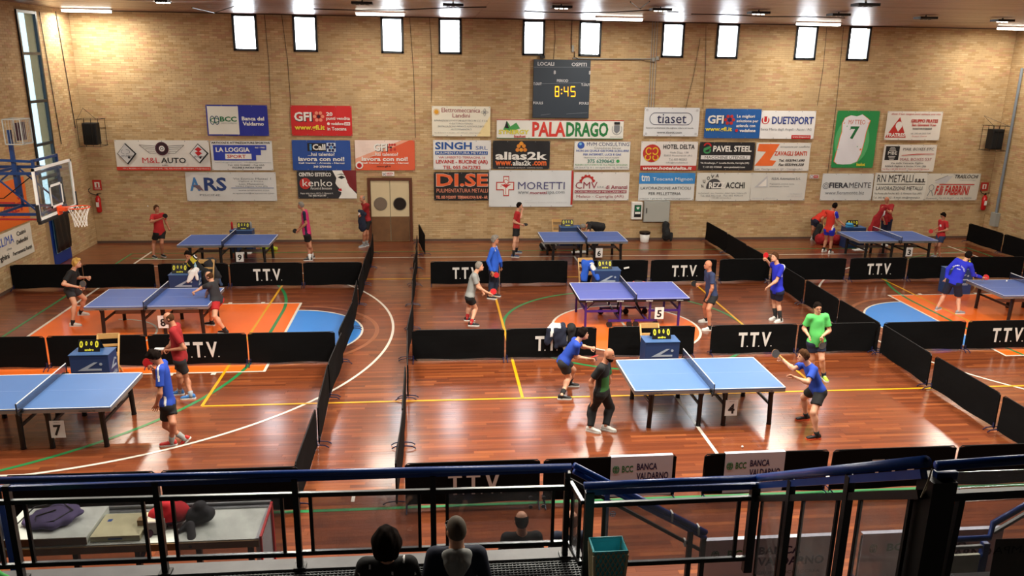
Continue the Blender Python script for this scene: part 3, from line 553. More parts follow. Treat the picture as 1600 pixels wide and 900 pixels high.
banner('white banner with a square black striped emblem at its left', (1379, 226, 1461, 268), (226, 222, 214), [('r', 1382, 228.5, 1403, 250, 'k')]+[('l', 1385+abs(4-i)*1.0, 230.5+i*2.3, 1400-abs(4-i)*1.0, 230.5+i*2.3, .7, 'w') for i in (0, 1, 2, 6, 7, 8)]+[('t', 'MBE', 1386, 236.5, 1400, 241.5, 'w', .05), ('t', 'MAIL BOXES ETC', 1408, 230.5, 1457, 235, (60, 44, 50), .03, .2), ('p', [(1407, 242), (1432, 240), (1458, 240), (1458, 240.8), (1432, 241.3), (1407, 243)], 'rd'), ('t', 'MAIL BOXES 537', 1406, 246.5, 1455, 251, 'm', .03), ('t', 'Via della Vetreria, Figline', 1392, 253.5, 1443, 256.5, 'k', .01), ('t', '50063 Figline e Incisa V.no (FI)', 1384, 258.3, 1448, 261.3, 'k', .02), ('t', 'Tel./Fax +39 055 951657 - Mail: mbe537@mbe.it', 1380, 263, 1453, 265.8, 'rd', .0)])
banner('white banner with big three letter blue lettering, lowest one at the left', (291, 269, 432, 314), (216, 216, 212), [('t', 'A', 297, 277, 313, 298, (70, 130, 190), .04), ('p', [(300, 289), (312, 289), (318, 298), (310, 296)], (120, 100, 110)), ('t', 'RS', 319, 277, 354, 298, (38, 62, 120), .04), ('t', 'PISCINE', 311, 303, 343, 306, 's', 0), ('t', 'Via Enrico Mattei 1', 365, 277.5, 424, 280.5, 's', 0), ('t', 'Vigline e Incisa', 372, 281.8, 412, 284.6, 's', 0), ('t', 'Loc. Matassino', 374, 285.8, 412, 288.6, 's', 0), ('t', '50063 Figline V.no (FI)', 368, 289.8, 418, 292.4, 's', 0), ('l', 361, 293.5, 428, 293.5, .8, (60, 90, 150)), ('t', 'www.arspiscine.com', 372, 296, 420, 298.8, 's', 0), ('t', 'arspiscine@arspiscine.com', 363, 300.5, 428, 303.3, 's', 0)])
banner('charcoal banner with a white woman face in profile on a dark red corner', (465, 266, 557, 310), (40, 40, 44), [('p', [(534, 266), (557, 266), (557, 300), (540, 290)], (120, 24, 30)), ('p', [(520, 266), (535, 266), (540, 276), (545, 290), (557, 303), (557, 310), (528, 310), (532, 304), (533, 300), (528, 298), (530, 294), (527, 291), (524, 286), (526, 278)], 'w'), ('p', [(528, 277), (534, 274), (540, 277), (534, 279.5)], 'k'), ('p', [(528, 295), (533, 294), (534, 298), (529, 298)], 'r'), ('p', [(526, 273), (534, 271), (541, 274), (534, 272.5)], 'k'), ('t', 'CENTRO ESTETICO', 468, 269.5, 518, 275.5, 'w', .03), ('c', 477, 286.5, 8.8, 'rd'), ('t', 'kenko', 473, 280, 519, 291, 'w', .0), ('t', 'Percorsi di Benessere', 485, 292, 518, 296, 'w', 0, .3), ('t', 'Piazza della Liberta 10/13 - S. Giovanni V.', 469, 300.5, 520, 303, 'w', 0), ('t', 'Tel. 055 9121197', 481, 304, 509, 306.8, 'w', .03)])
banner('black banner with heavy orange capitals, left of the medical cross banner', (678, 269, 764, 313), (26, 22, 22), [('t', 'DI.SE', 681.5, 270.8, 762.5, 291.5, 'w', .06), ('t', 'DI.SE', 682, 271.3, 762, 291, (232, 100, 50), .05), ('t', 'PULIMENTATURA METALLI', 682, 294.5, 762, 300.5, 'p', .02), ('t', 'TEL 055 9120397  TERRANUOVA B.NI - AR', 681, 305.5, 762, 310.5, 'p', .03)])
banner('tall white banner with a red cross and snake emblem and a red right edge', (764, 266, 895, 323), (224, 228, 230), [('r', 892, 266, 895, 320, 'rd'), ('p', [(786, 275), (795, 275), (795, 284), (803, 284), (803, 297), (795, 297), (795, 306), (786, 306), (786, 297), (775, 297), (775, 284), (786, 284)], 'rd'), ('p', [(787, 276.5), (794, 276.5), (794, 285.5), (801.5, 285.5), (801.5, 295.5), (794, 295.5), (794, 304.5), (787, 304.5), (787, 295.5), (776.5, 295.5), (776.5, 285.5), (787, 285.5)], 'w'), ('o', 790, 283, 3.2, 3.4, .9, 'r', 0, 270), ('o', 790, 290, 3.2, 3.4, .9, 'r', -90, 140), ('p', [(782, 288), (798, 288), (790, 293)], 'r'), ('l', 790, 293, 790, 303, .9, 'r'),
  ('t', 'MORETTI', 809, 284, 882, 295.5, (84, 84, 130), .0), ('t', 'www.', 809, 298.5, 827, 303, 's', 0), ('t', 'moretti', 828, 298.5, 854, 303, 'm', .02), ('t', 'spa.com', 855, 298.5, 882, 304, 's', 0), ('t', 'Moretti S.p.A.', 819, 312, 832, 313.6, 'c', 0), ('t', 'Via Bruxelles 3 - Meleto', 819, 315, 850, 316.6, 'c', 0), ('t', 'tel. 055 96 21 11 - fax 055 96 21 200', 850, 315, 886, 316.6, 'c', 0)])
gear = [('o', 917, 285, 11, 11, 3, 'rd', 0, 180)]+[('p', [(917+12.5*math.cos(a-.12), 285-12.5*math.sin(a-.12)), (917+12.5*math.cos(a+.12), 285-12.5*math.sin(a+.12)), (917+10*math.cos(a+.18), 285-10*math.sin(a+.18)), (917+10*math.cos(a-.18), 285-10*math.sin(a-.18))], 'rd') for a in [math.radians(t) for t in (15, 45, 75, 105, 135, 165)]]
banner('white banner with half a red gear wheel over dark red letters', (896, 269, 983, 313), (230, 228, 224), gear+[('t', 'CMV', 899, 284, 933, 294.5, 'm', .0), ('t', 's.n.c.', 933, 290.5, 944, 293.5, 's', 0), ('t', 'di Amanzi', 946, 289, 980, 295, 'm', .02), ('r', 898, 297, 979, 301.5, 'm'), ('t', 'COSTRUZIONI MECCANICHE', 899, 297.8, 978, 300.8, 'w', .03), ('t', 'Meleto - Cavriglia (AR)', 901, 304.5, 975, 309.8, 'm', .0)])
banner('white banner with a sky blue header, over the grey electric cabinet', (998, 270, 1085, 313), (222, 226, 226), [('r', 998, 270, 1085, 287, (58, 142, 214)), ('t', 'tm', 1001, 273, 1014, 283, 'w', .02), ('t', 'Toscana Mignon', 1019, 277, 1081, 283.5, 'w', .0), ('t', 'LAVORAZIONE ARTICOLI', 1001, 291.5, 1079, 296, 'k', 0), ('t', 'PER PELLETTERIA', 1014, 300, 1064, 304.5, 'k', 0), ('t', 'CAVRIGLIA  T. 055 961972 - WWW.TOSCANAMIGNON.IT', 999, 309, 1080, 311.4, 's', 0)])
rz = [('o', 1115, 295, 13, 17, 13, (50, 50, 54), 0, 180)]
banner('white banner with a dark half disc and fanned letters', (1088, 270, 1173, 314), (222, 222, 214), [('c', 1115, 292, 12, (70, 70, 74), 13), ('r', 1101, 295, 1131, 307, (222, 222, 214)), ('t', 'N', 1095, 288, 1099, 293, 'k', .02, -.3), ('t', 'U', 1097, 280.5, 1101, 286, 'k', .02, -.2), ('t', 'O', 1103, 275.5, 1107.5, 281, 'k', .02), ('t', 'V', 1109, 273, 1114, 278.5, 'k', .02), ('t', 'A', 1116, 271.5, 1121, 277, 'k', .02, .1), ('t', 'REZZ', 1107, 284.5, 1132, 294, 'w', .03), ('t', 'ACCHI', 1133, 284.5, 1163, 294, 'k', .02), ('t', 'Via Romanelli - Loc. Matassino - 50063 Figline Valdarno (FI)', 1091, 300.5, 1167, 303, 's', 0), ('t', 'Tel. 055 952 018 - Fax 055 959514', 1095, 304.3, 1161, 306.6, 's', 0), ('t', 'info@rezzacchi.it', 1113, 308, 1143, 310.2, 's', 0)])
banner('plain white banner with thin grey writing and a faint triangle emblem', (1173, 270, 1259, 313), (218, 218, 212), [('p', [(1178, 293), (1197, 274), (1199, 292)], 'c'), ('p', [(1184, 291), (1196, 279), (1197, 291)], 'w'), ('t', 'N.B.N. Automazione S.r.l.', 1204, 277, 1249, 280.8, 's', .02), ('t', 'Progettazione, assistenza tecnica', 1202, 286, 1240, 288.8, 's', 0), ('t', 'automazioni per il lavoro', 1202, 290, 1232, 292.6, 's', 0), ('t', 'Via Valdarno 3', 1234, 301.5, 1254, 303.4, 'c', 0), ('t', 'tel. 055 943322', 1231, 305.5, 1254, 307.4, 'c', 0), ('t', 'www.nbn.it', 1176, 308, 1212, 310.2, 'c', 0)])
banner('pale banner with a round spiral sign before bold grey capitals, right of the small sign', (1283, 271, 1363, 313), (218, 222, 222), [('o', 1290, 290, 5, 5, .9, 's', 40, 400), ('o', 1290, 290, 2.6, 2.6, .8, 's'), ('t', 'FIERA', 1295, 285, 1325, 293.5, (50, 54, 64), .04), ('t', 'MENTE', 1326, 285, 1360, 293.5, (70, 74, 84), .0), ('t', 'www.fieramente.biz', 1290, 298, 1351, 303.5, 's', .0)])
banner('white banner in heavy black capitals behind the bald man in red', (1365, 270, 1447, 313), (224, 224, 216), [('t', 'RN METALLI', 1369, 273, 1425, 284.5, 'k', .05), ('t', 's.a.s.', 1428, 279, 1444, 285, 'k', .04), ('l', 1369, 287.7, 1444, 287.7, .9, 'k'), ('t', 'LAVORAZIONE METALLI', 1369, 291, 1441, 297, 'k', .03), ('t', 'Via Ponte alle Forche, 6/E - S. Giovanni V.no (AR)', 1367, 300.5, 1441, 304.3, 'k', .0), ('t', 'Tel. 392 4639102 - E-mail: info@rnmetalli.it', 1366, 307, 1439, 310.8, 'k', .0)])
banner('white banner with a line drawing at its left and red slanting letters, lowest right one', (1446, 271, 1529, 313), (216, 214, 204), [('p', [(1458, 285), (1474, 275), (1486, 275), (1476, 287)], 'c'), ('l', 1459, 282, 1478, 274, .8, 's'), ('o', 1455, 293, 4, 5, .7, 's'), ('l', 1454, 298, 1450, 306, .9, 's'), ('l', 1456, 298, 1459, 306, .9, 's'), ('t', 'TRASLOCHI', 1489, 272.8, 1525, 278.5, 'k', .02, .2), ('t', 'Trasporti e montaggio', 1497, 280.5, 1522, 282.4, 's', 0), ('l', 1466, 288, 1521, 288, 1.3, 'rd'), ('t', 'F.lli FABBRINI', 1461, 290, 1515, 304.5, 'rd', .03, .25), ('t', 'Montevarchi - Tel. 055 981637 - Cell. 338 5389730', 1449, 308.2, 1520, 310.8, 's', 0)])
def wallsign(label, name, box, base, items, cat='sign'): return banner(label, box, base, items, cat, name, eye=False)
wallsign('red fire extinguisher sign in the far left corner', 'sign', (145, 281, 159, 297), 'rd', [('r', 148, 284.5, 156, 293, 'w'), ('r', 151, 286, 153.5, 292.5, 'rd'), ('l', 147.5, 295, 157, 295, .8, 'w')])
wallsign('red fire extinguisher sign by the right corner', 'sign', (1532, 285, 1544, 298), 'rd', [('r', 1535, 288, 1541, 295, 'w'), ('r', 1537, 289, 1539, 294.5, 'rd')])
wallsign('small red and white exit sign above the double door', 'sign', (597, 268, 616, 275), (236, 226, 220), [('l', 598, 270, 603, 274, .8, 's'), ('l', 598, 274, 603, 270, .8, 's'), ('t', 'USCITA', 604, 269.5, 614, 272, 'rd', .04), ('l', 604, 273.5, 612, 273.5, .6, 'rd')])
wallsign('small red and white sign left of the round spiral banner', 'sign', (1265, 273, 1279, 279), (220, 210, 210), [('o', 1268, 276, 2.4, 2.4, .7, 's'), ('r', 1271, 274, 1278, 278, 'rd'), ('l', 1272, 276, 1277, 276, .6, 'w')])
# ---- scoreboard
p = at(832, 184, 1, YB-.1); q = at(923, 94, 1, YB-.1); sb = empty('scoreboard', (p[0], YB-.1, p[2]), 'dark grey hanging scoreboard with lit amber clock digits', 'scoreboard')
MB().box(((p[0]+q[0])/2, YB-.07, (p[2]+q[2])/2), (q[0]-p[0], .13, q[2]-p[2])).build('case', mat('scoreboard_grey', (50, 60, 72), .35), sb, bevel=.01)
def sbP(x, y): w_ = at(x, y, 1, YB-.137); return V(w_[0], YB-.137, w_[2])
def sbt(s, x0, y0, x1, y1, m, bold=.02, off=0, nm='lettering'):
    a = sbP(x0, y1); b = sbP(x1, y0); MB_ = MB(); text_on(MB_, s, a+V(0, -off, 0), V(b[0]-a[0], 0, 0), V(0, 0, b[2]-a[2]), bold); return MB_.build(nm, m, sb)
for s, bx in (('LOCALI', (840, 97, 866, 102.5)), ('OSPITI', (893, 98, 917, 103.5)), ('8', (865, 110, 868.5, 116)), ('8', (920, 110.5, 923, 116.5)), ('PERIOD', (870, 124, 888, 128.3)), ('T.OUT', (833, 129, 846.5, 133)), ('T.OUT', (908, 130.5, 922, 134.5)), ('FOULS', (833, 158.8, 848.5, 162.8)), ('FOULS', (905, 159.3, 920, 163.3))): sbt(s, *bx, pm('c'), .03)
M_amb = mat('lit_amber_digits', (255, 190, 40), .5, emit=(255, 168, 24), es=1.6)
SEG = {'8': 'abcdefg', '4': 'fgbc', '5': 'afgcd'}
def digit(ch, x0, x1, y0, y1):
    ym = (y0+y1)/2; mb = MB(); t = .035
    L = {'a': ((x0, y0), (x1, y0)), 'b': ((x1, y0), (x1, ym)), 'c': ((x1, ym), (x1, y1)), 'd': ((x0, y1), (x1, y1)), 'e': ((x0, ym), (x0, y1)), 'f': ((x0, y0), (x0, ym)), 'g': ((x0, ym), (x1, ym))}
    for s in SEG[ch]: a, b = L[s]; mb.bar(sbP(*a), sbP(*b), .02, t*1.1)
    mb.build('lit_digit', M_amb, sb)
digit('8', 867.5, 873, 135.5, 150.5); digit('4', 881.5, 887.5, 135.5, 150.5); digit('5', 892, 898.5, 135.5, 150.5)
mb = MB()
for yy in (140, 146): mb.box(sbP(877.5, yy), (.035, .02, .045))
mb.build('lit_colon', M_amb, sb)
mb = MB()
for x0, y0, x1, y1 in ((832, 105, 923, 105), (840, 131, 915, 129), (885, 178, 918, 176), (845, 180, 860, 178)): mb.bar(sbP(x0, y0), sbP(x1, y1), .004, .008)
mb.build('plastic_wrap_folds', mat('clear_plastic', (150, 158, 168), .2), sb)
MB().box(sbP(848, 89)+V(0, .05, 0), (.16, .1, .1)).build('mount', M_black, sb)
# ---- conduits, cables and boxes on the wall
def wt(x, y, off=.05): w_ = at(x, y, 1, YB-off); return V(w_[0], YB-off, w_[2])
cdt = empty('wall_conduit', wt(1020, 170), 'three thin grey conduit pipes running down the far wall with a branch to the scoreboard', 'conduit')
for dx in (0, 4, 8): MB().tube([wt(1020+dx, 33), wt(1020+dx-7, 168)], .012, 6).build('pipe', M_grey, cdt)
MB().tube([wt(1023, 92), wt(960, 92.5), wt(895, 91)], .02, 6).build('pipe', M_grey, cdt)
for x, y in ((1021, 93), (1027, 91)): MB().box(wt(x, y), (.1, .06, .12)).build('junction_box', M_grey, cdt)
MB().tube([wt(1023, 98, .08), wt(1000, 93.5, .08), wt(960, 92.8, .08), wt(905, 93.5, .08), wt(897, 88, .08)], .01, 6).build('cable', M_black, cdt)
MB().tube([wt(894, 30), wt(893, 60), wt(893, 75), wt(898, 82), wt(897, 92)], .012, 6).build('cable', M_black, cdt)
MB().box(wt(895, 76), (.07, .05, .22)).build('cable_bundle', M_grey, cdt)
for i, (x, ya, x2, yb, nm) in enumerate([(413, 22, 423, 170, 'right of the first high window'), (440, 22, 455, 170, 'left of the red banner'), (640, 25, 649, 215, 'right of the third high window'), (671, 26, 674, 160, 'left of the cream banner'), (866, 30, 865, 92, 'above the scoreboard'), (1094, 60, 1071, 170, 'above the rounded outline banner'), (1103, 40, 1098, 170, 'left of the eighth high window'), (1292, 42, 1277, 165, 'left of the tenth high window'), (1318, 42, 1292, 280, 'left of the jersey banner')]):
    MB().tube([wt(x, ya, .02), wt((x+x2)/2+2, (ya+yb)/2, .02), wt(x2, yb, .02)], .007, 5).build('wall_cable', M_dark, label='thin dark cable down the far wall, '+nm, cat='cable')
for (x, ya, x2, yb, nm) in [(61, 18, 96, 225, 'beside the tall window'), (87, 18, 118, 200, 'in the left corner')]:
    a = at(x, ya, 0, -XW+.02); b = at(x2, yb, 0, -XW+.02)
    if b[1] > YB-.03: b[1] = YB-.03
    if a[1] > YB-.03: a[1] = YB-.03
    MB().tube([a, b], .012, 6).build('wall_cable', M_dark, label='thin cable down the left brick wall, '+nm, cat='cable')
MB().tube([V(XW-.08, 9.3, 1.0), V(XW-.08, 9.3, 6.3)], .05, 10).build('wall_pipe', mat('grey_blue_pipe', (120, 130, 140), .4), label='thick grey pipe up the right wall by the corner', cat='pipe')
MB().box((XW-.09, 9.3, .85), (.16, .3, .5)).build('pipe_box', M_grey, label='small grey box at the foot of the corner pipe', cat='box')
# ---- speakers in wire cages
for nm, x, z0, z1, sx in (('left', -15.84, 3.42, 4.12, 1), ('right', 15.82, 3.42, 4.14, -1)):
    r = empty('loudspeaker', (x, 9.6, z0), 'black caged loudspeaker in the far %s corner' % nm, 'speaker')
    MB().box((x, 9.6, (z0+z1)/2), (.44, .34, z1-z0)).build('cabinet', mat('black_speaker', (14, 14, 15), .7), r, bevel=.02)
    MB().box((x, 9.42, (z0+z1)/2), (.36, .01, z1-z0-.1)).build('grille', mat('speaker_cloth', (8, 8, 8), .9), r)
    c = MB()
    for dx in (-.32, -.1, .12, .34):
        for dy in (-.27, .3): c.tube([(x+dx, 9.6+dy, z0-.05), (x+dx, 9.6+dy, z1+.12)], .008, 5)
    for zz in (z0-.05, z1+.12):
        for dy in (-.27, .3): c.tube([(x-.34, 9.6+dy, zz), (x+.36, 9.6+dy, zz)], .008, 5)
        for dx in (-.32, .34): c.tube([(x+dx, 9.33, zz), (x+dx, 9.98, zz)], .008, 5)
    c.tube([(x-.32, 9.95, z1+.45), (x+.3, 9.35, z1+.12)], .006, 5).tube([(x-.32, 9.95, z1+.45), (x-.3, 9.35, z1+.12)], .006, 5)
    c.build('wire_cage', M_black, r)
# ---- extinguishers
for nm, x, z in (('left', -16.0, 1.1), ('right', 16.02, 1.1)):
    r = empty('fire_extinguisher', (x, 9.85, z), 'red fire extinguisher hung by the far %s corner' % nm, 'extinguisher'); M_re = mat('extinguisher_red', (190, 20, 24), .25)
    MB().tube([(x, 9.85, z), (x, 9.85, z+.04), (x, 9.85, z+.48), (x, 9.85, z+.54), (x, 9.85, z+.58)], [.06, .085, .085, .05, .03], 14).build('cylinder', M_re, r, smooth=True)
    MB().box((x, 9.85, z+.6), (.05, .05, .06)).bar((x-.02, 9.85, z+.64), (x+.14, 9.83, z+.66), .02, .02).build('valve', M_black, r)
    MB().tube([(x-.03, 9.83, z+.6), (x-.2, 9.8, z+.66), (x-.26, 9.8, z+.76), (x-.2, 9.82, z+.84)], .014, 6).build('hose', M_black, r)
    MB().box((x, 9.76, z+.28), (.09, .012, .16)).build('paper_label', M_white, r); MB().box((x, 9.95, z+.4), (.04, .08, .03)).build('bracket', M_black, r)
# ---- first aid defibrillator case and electric cabinet
a = wt(985, 342); b = wt(1003, 315); r = empty('defibrillator_case', (a[0], YB-.1, a[2]), 'white wall case with a green window left of the grey electric cabinet', 'case')
MB().box(((a[0]+b[0])/2, YB-.1, (a[2]+b[2])/2), (b[0]-a[0], .2, b[2]-a[2])).build('case_body', M_white, r, bevel=.02)
MB().box(((a[0]+b[0])/2+.02, YB-.203, (a[2]+b[2])/2), (.25, .012, .44)).build('window_panel', M_black, r)
MB().box(((a[0]+b[0])/2+.02, YB-.211, (a[2]+b[2])/2+.1), (.2, .006, .2)).build('green_sign', mat('first_aid_green', (14, 110, 70), .4), r)
h = MB(); c = V((a[0]+b[0])/2+.02, YB-.216, (a[2]+b[2])/2+.11); h.poly([c+V(s*.06, 0, t*.06) for s, t in ((0, -1), (1, .2), (.6, .8), (0, .4), (-.6, .8), (-1, .2))], (0, -.003, 0)); h.build('heart_symbol', M_white, r)
MB().box(c+V(0, 0, -.18), (.2, .006, .08)).build('white_strip', M_white, r)
a = wt(1004, 346); b = wt(1046, 314); r = empty('electric_cabinet', (a[0], YB-.12, a[2]), 'grey steel electric cabinet on the far wall', 'cabinet')
MB().box(((a[0]+b[0])/2, YB-.10, (a[2]+b[2])/2), (b[0]-a[0], .14, b[2]-a[2])).build('body', M_grey, r, bevel=.01)
MB().box(((a[0]+b[0])/2, YB-.167, (a[2]+b[2])/2), (b[0]-a[0]-.05, .012, b[2]-a[2]-.05)).build('door', mat('grey_metal_door', (170, 172, 166), .45), r, bevel=.004)
MB().box((a[0]+.09, YB-.19, (a[2]+b[2])/2+.05), (.02, .03, .18)).build('handle', M_black, r)
# ---- things on the ceiling
for x, y, nm, lit in [(877, 13, 'above the scoreboard', 1), (1032, 17, 'above the seventh high window', 1), (1185, 22, 'over the eighth high window', 1), (566, 7, 'over the third high window', 0), (708, 10, 'over the fourth high window', 0), (1352, 10, 'over the tenth high window', 0), (1446, 30, 'towards the right corner', 0), (1566, 34, 'beside the rightmost tube lamp', 1), (255, 4, 'brightest one, at the upper left', 2), (1310, 25, 'beside the ninth high window', 0)]:
    p = at(x, y, 2, ZC-.12); r = empty('spotlight', p, 'flat black ceiling spotlight '+nm, 'lamp')
    MB().box(p+V(0, 0, .03), (.5 if lit < 2 else .3, .36, .06)).build('lamp_body', M_black, r); MB().tube([p+V(0, 0, .05), p+V(0, 0, .12)], .02, 6).build('stem', M_black, r)
    m = MB()
    for dx in (-.12, 0, .12): m.disc(p+V(dx, 0, -.005), (0, 0, 1), .045, .02, 10)
    m.build('lens', mat('lit_lens', (255, 255, 250), .4, emit=(255, 252, 240), es=6) if lit == 1 else mat('bright_lens', (255, 255, 250), .4, emit=(255, 252, 240), es=40) if lit == 2 else mat('unlit_lens', (60, 60, 62), .3), r)
    if lit == 2:
        ld = bpy.data.lights.new('lamp_light', 'AREA'); ld.size = .3; ld.energy = 40; ld.color = (1, .95, .85); lo = bpy.data.objects.new('lamp_light', ld); COL.objects.link(lo); lo.parent = r; lo.location = (0, 0, -.05)
        w = MB()
        w.poly([p+V(-1.5, .1, .05), p+V(-.2, -.1, .02), p+V(-.2, .15, .02)], (0, 0, .02)).poly([p+V(1.6, .1, .05), p+V(.2, -.1, .02), p+V(.2, .15, .02)], (0, 0, .02)); w.build('reflector_wing', M_white, r)
for i, pts in enumerate([[(490, 14), (560, 16), (640, 15), (700, 12), (760, 11)], [(820, 17), (850, 19), (900, 20), (960, 19), (1010, 16), (1060, 19)], [(1080, 22), (1140, 23), (1200, 26), (1260, 26), (1320, 28)], [(300, 12), (335, 20), (365, 10)], [(985, 3), (1000, 14), (1015, 2)]]):
    MB().tube([at(x, y, 2, ZC-.1) for x, y in pts], .014, 5).build('ceiling_cable', M_black, label='dark cable slung under the ceiling slats, '+['over the left windows', 'over the scoreboard', 'over the right windows', 'right of the bright spotlight', 'above the seventh high window'][i], cat='cable')
# ---- left wall: two banners, hoop
def lw_banner(label, corners, base, items, name='banner'):
    """corners: two world corners (Y0,Z0,Y1,Z1); items in fractions of the banner"""
    y0, z0, y1, z1 = corners; X = -XW+.03; mb = MB(); n = 14; m_ = 8
    def P(u, v, off=0): return V(X+.012*math.sin(u*9+v*3)+.006*math.sin(v*11)+off, y0+(y1-y0)*u, z0+(z1-z0)*v)
    mb.add([P(i/n, j/m_) for i in range(n+1) for j in range(m_+1)], [(i*(m_+1)+j, (i+1)*(m_+1)+j, (i+1)*(m_+1)+j+1, i*(m_+1)+j+1) for i in range(n) for j in range(m_)])
    o = mb.build(name, pm(base), smooth=True, label=label, cat='banner'); off = .006
    for it in items:
        t = MB(); off += .001
        if it[0] == 't':
            _, s, ua, va, ub, vb, c, bold = it; g, f = text_geo(s, bold, 0); t.add([P(ua+(ub-ua)*x, va+(vb-va)*y, off) for x, y in g], f); t.build('lettering', pm(c), o)
        elif it[0] == 'p': t.add([P(*q, off) for q in it[1]], [tuple(range(len(it[1])))]); t.build('print', pm(it[2]), o)
    return o
lw_banner('white banner with blue capitals low on the left wall below the hoop', (2.2, .74, 5.55, 1.60), (226, 222, 208), [('t', 'TERMO & CLIMA', .02, .60, .68, .88, (30, 84, 190), .04), ('t', 'Casini', .74, .74, .90, .88, 'k', .02), ('t', 'Defendini', .72, .48, .92, .62, 'k', .02), ('t', 'Ferramenta Rampi', .64, .14, .96, .30, 'k', .02), ('t', 'Lamborghini', .22, .12, .58, .34, 'k', .02), ('t', 'clima', .56, .42, .63, .5, 's', 0), ('p', [(.10, .40), (.16, .44), (.20, .34), (.15, .06), (.10, .2)], 'r')])
oc = [(.0, .0), (1, .0), (1, 1), (0, 1)]
ob = lw_banner('large orange banner on the left wall behind the hoop frame', (1.6, 1.66, 5.58, 2.92), (236, 112, 36), [('p', [(.2, .25), (.55, .2), (.7, .5), (.5, .8), (.25, .75)], (244, 150, 60)), ('p', [(.5, .45), (.96, .55), (.96, .6), (.5, .55)], 'rd'), ('t', 'BASKET', .5, .28, .94, .48, 'rd', .05), ('t', 'hobby', .25, .35, .5, .62, 'w', .04)])
# ---- basketball hoop
hp = empty('basketball_hoop', (-16.2, 0, 2.9), 'blue framed basketball hoop with clear backboard projecting from the left wall', 'basketball hoop')
M_hb = mat('hoop_blue_steel', (18, 52, 104), .4, noise=.15, scale=10); XB = -12.82; Yc = -.22
y0, y1, z0, z1 = Yc-.9, Yc+.9, 2.92, 4.0
MB().box((XB, Yc, (z0+z1)/2), (.015, 1.76, z1-z0-.04)).build('backboard', glassmat('backboard_glass', (.86, .9, .9), haze=.05, gloss=.10), hp)
f = MB(); t = .055
f.box((XB, Yc, z0+t/2), (.04, 1.8, t)).box((XB, Yc, z1-t/2), (.04, 1.8, t)).box((XB, y0+t/2, (z0+z1)/2), (.04, t, z1-z0)).box((XB, y1-t/2, (z0+z1)/2), (.04, t, z1-z0)); f.build('backboard_border', M_white, hp)
f = MB(); zz = 3.10
f.box((XB+.012, Yc, zz), (.006, .59, .05)).box((XB+.012, Yc, zz+.45), (.006, .59, .05)).box((XB+.012, Yc-.27, zz+.225), (.006, .05, .5)).box((XB+.012, Yc+.27, zz+.225), (.006, .05, .5)); f.build('target_square', M_white, hp)
f = MB(); f.box((XB, Yc, z0-.04), (.07, 1.82, .07)).box((XB, y0-.01, z0+.16), (.07, .05, .36)).box((XB, y1+.01, z0+.16), (.07, .05, .36)); f.build('edge_pad', mat('black_rubber', (16, 16, 18), .6), hp, bevel=.01)
M_or = mat('hoop_orange', (226, 76, 24), .4); rc = V(XB+.43, Yc, 3.05); f = MB()
f.tube([rc+.225*V(math.cos(a), math.sin(a), 0) for a in np.linspace(0, 2*math.pi, 33)], .012, 8, caps=False); f.build('rim', M_or, hp, smooth=True)
MB().box((XB+.10, Yc, 3.02), (.2, .16, .09)).box((XB+.03, Yc, 2.99), (.04, .2, .2)).build('rim_bracket', M_or, hp, bevel=.01)
nt_ = MB(); N = 12
for k in range(N):
    for s in (1, -1):
        pts = []
        for j in range(7):
            t_ = j/6; a = 2*math.pi*(k+s*t_*2.0)/N; rr = .222*(1-t_)+.125*t_-.03*math.sin(t_*math.pi); pts.append(rc+V(rr*math.cos(a), rr*math.sin(a), -.42*t_))
        nt_.tube(pts, .0065, 4, caps=False)
nt_.build('net', mat('white_net_cord', (232, 230, 222), .8), hp)
f = MB(); XWp = -16.22
for yy in (Yc-.55, Yc+.55):
    for zz in (3.0, 3.86): f.bar((XWp, yy, zz), (XB-.05, yy, zz), .05, .06)
    for xx in (-14.9, -13.8, -12.95): f.bar((xx, yy, 2.97), (xx, yy, 3.89), .05, .05)
    f.bar((-16.2, yy, 3.86), (-14.9, yy, 3.0), .03, .03).bar((-14.9, yy, 3.0), (-13.8, yy, 3.86), .03, .03).bar((-13.8, yy, 3.86), (-12.95, yy, 3.02), .03, .03)
for xx in (-16.18, -14.9, -13.8, -12.95):
    for zz in (3.0, 3.86): f.bar((xx, Yc-.55, zz), (xx, Yc+.55, zz), .05, .05)
f.bar((-16.18, Yc-.9, 4.3), (-12.95, Yc-.5, 4.1), .05, .05).bar((-12.95, Yc-.55, 3.9), (-12.95, Yc-.55, 4.15), .05, .05).bar((-12.95, Yc+.55, 3.9), (-12.95, Yc+.55, 4.15), .05, .05).bar((-12.95, Yc-.55, 4.12), (-12.95, Yc+.55, 4.12), .05, .05)
f.build('support_frame', M_hb, hp)
f = MB(); f.bar((-16.2, Yc-.6, 2.93), (-13.0, Yc-.6, 2.90), .07, .03).bar((-16.2, Yc-.6, 3.3), (-13.4, Yc-.6, 3.25), .04, .03); f.build('red_rail', mat('red_rail_paint', (150, 30, 34), .5), hp)
MB().tube([(-13.0, Yc-.62, 3.8), (-13.6, Yc-.6, 3.35), (-14.4, Yc-.62, 3.32), (-15.2, Yc-.6, 3.7), (-16.1, Yc-.6, 3.9)], .012, 6).build('cable', M_black, hp)
MB().bar((-13.35, Yc-.5, 3.4), (-13.35, Yc-.5, 4.75), .07, .07).build('shot_clock_post', M_hb, hp)
f = MB(); c = V(-13.2, Yc-.45, 4.72); sx, sy, sz = .34, .42, .5
for a in (-1, 1):
    for b in (-1, 1):
        f.bar(c+V(a*sx/2, b*sy/2, -sz/2), c+V(a*sx/2, b*sy/2, sz/2), .02, .02); f.bar(c+V(-sx/2, a*sy/2, b*sz/2), c+V(sx/2, a*sy/2, b*sz/2), .02, .02); f.bar(c+V(a*sx/2, -sy/2, b*sz/2), c+V(a*sx/2, sy/2, b*sz/2), .02, .02)
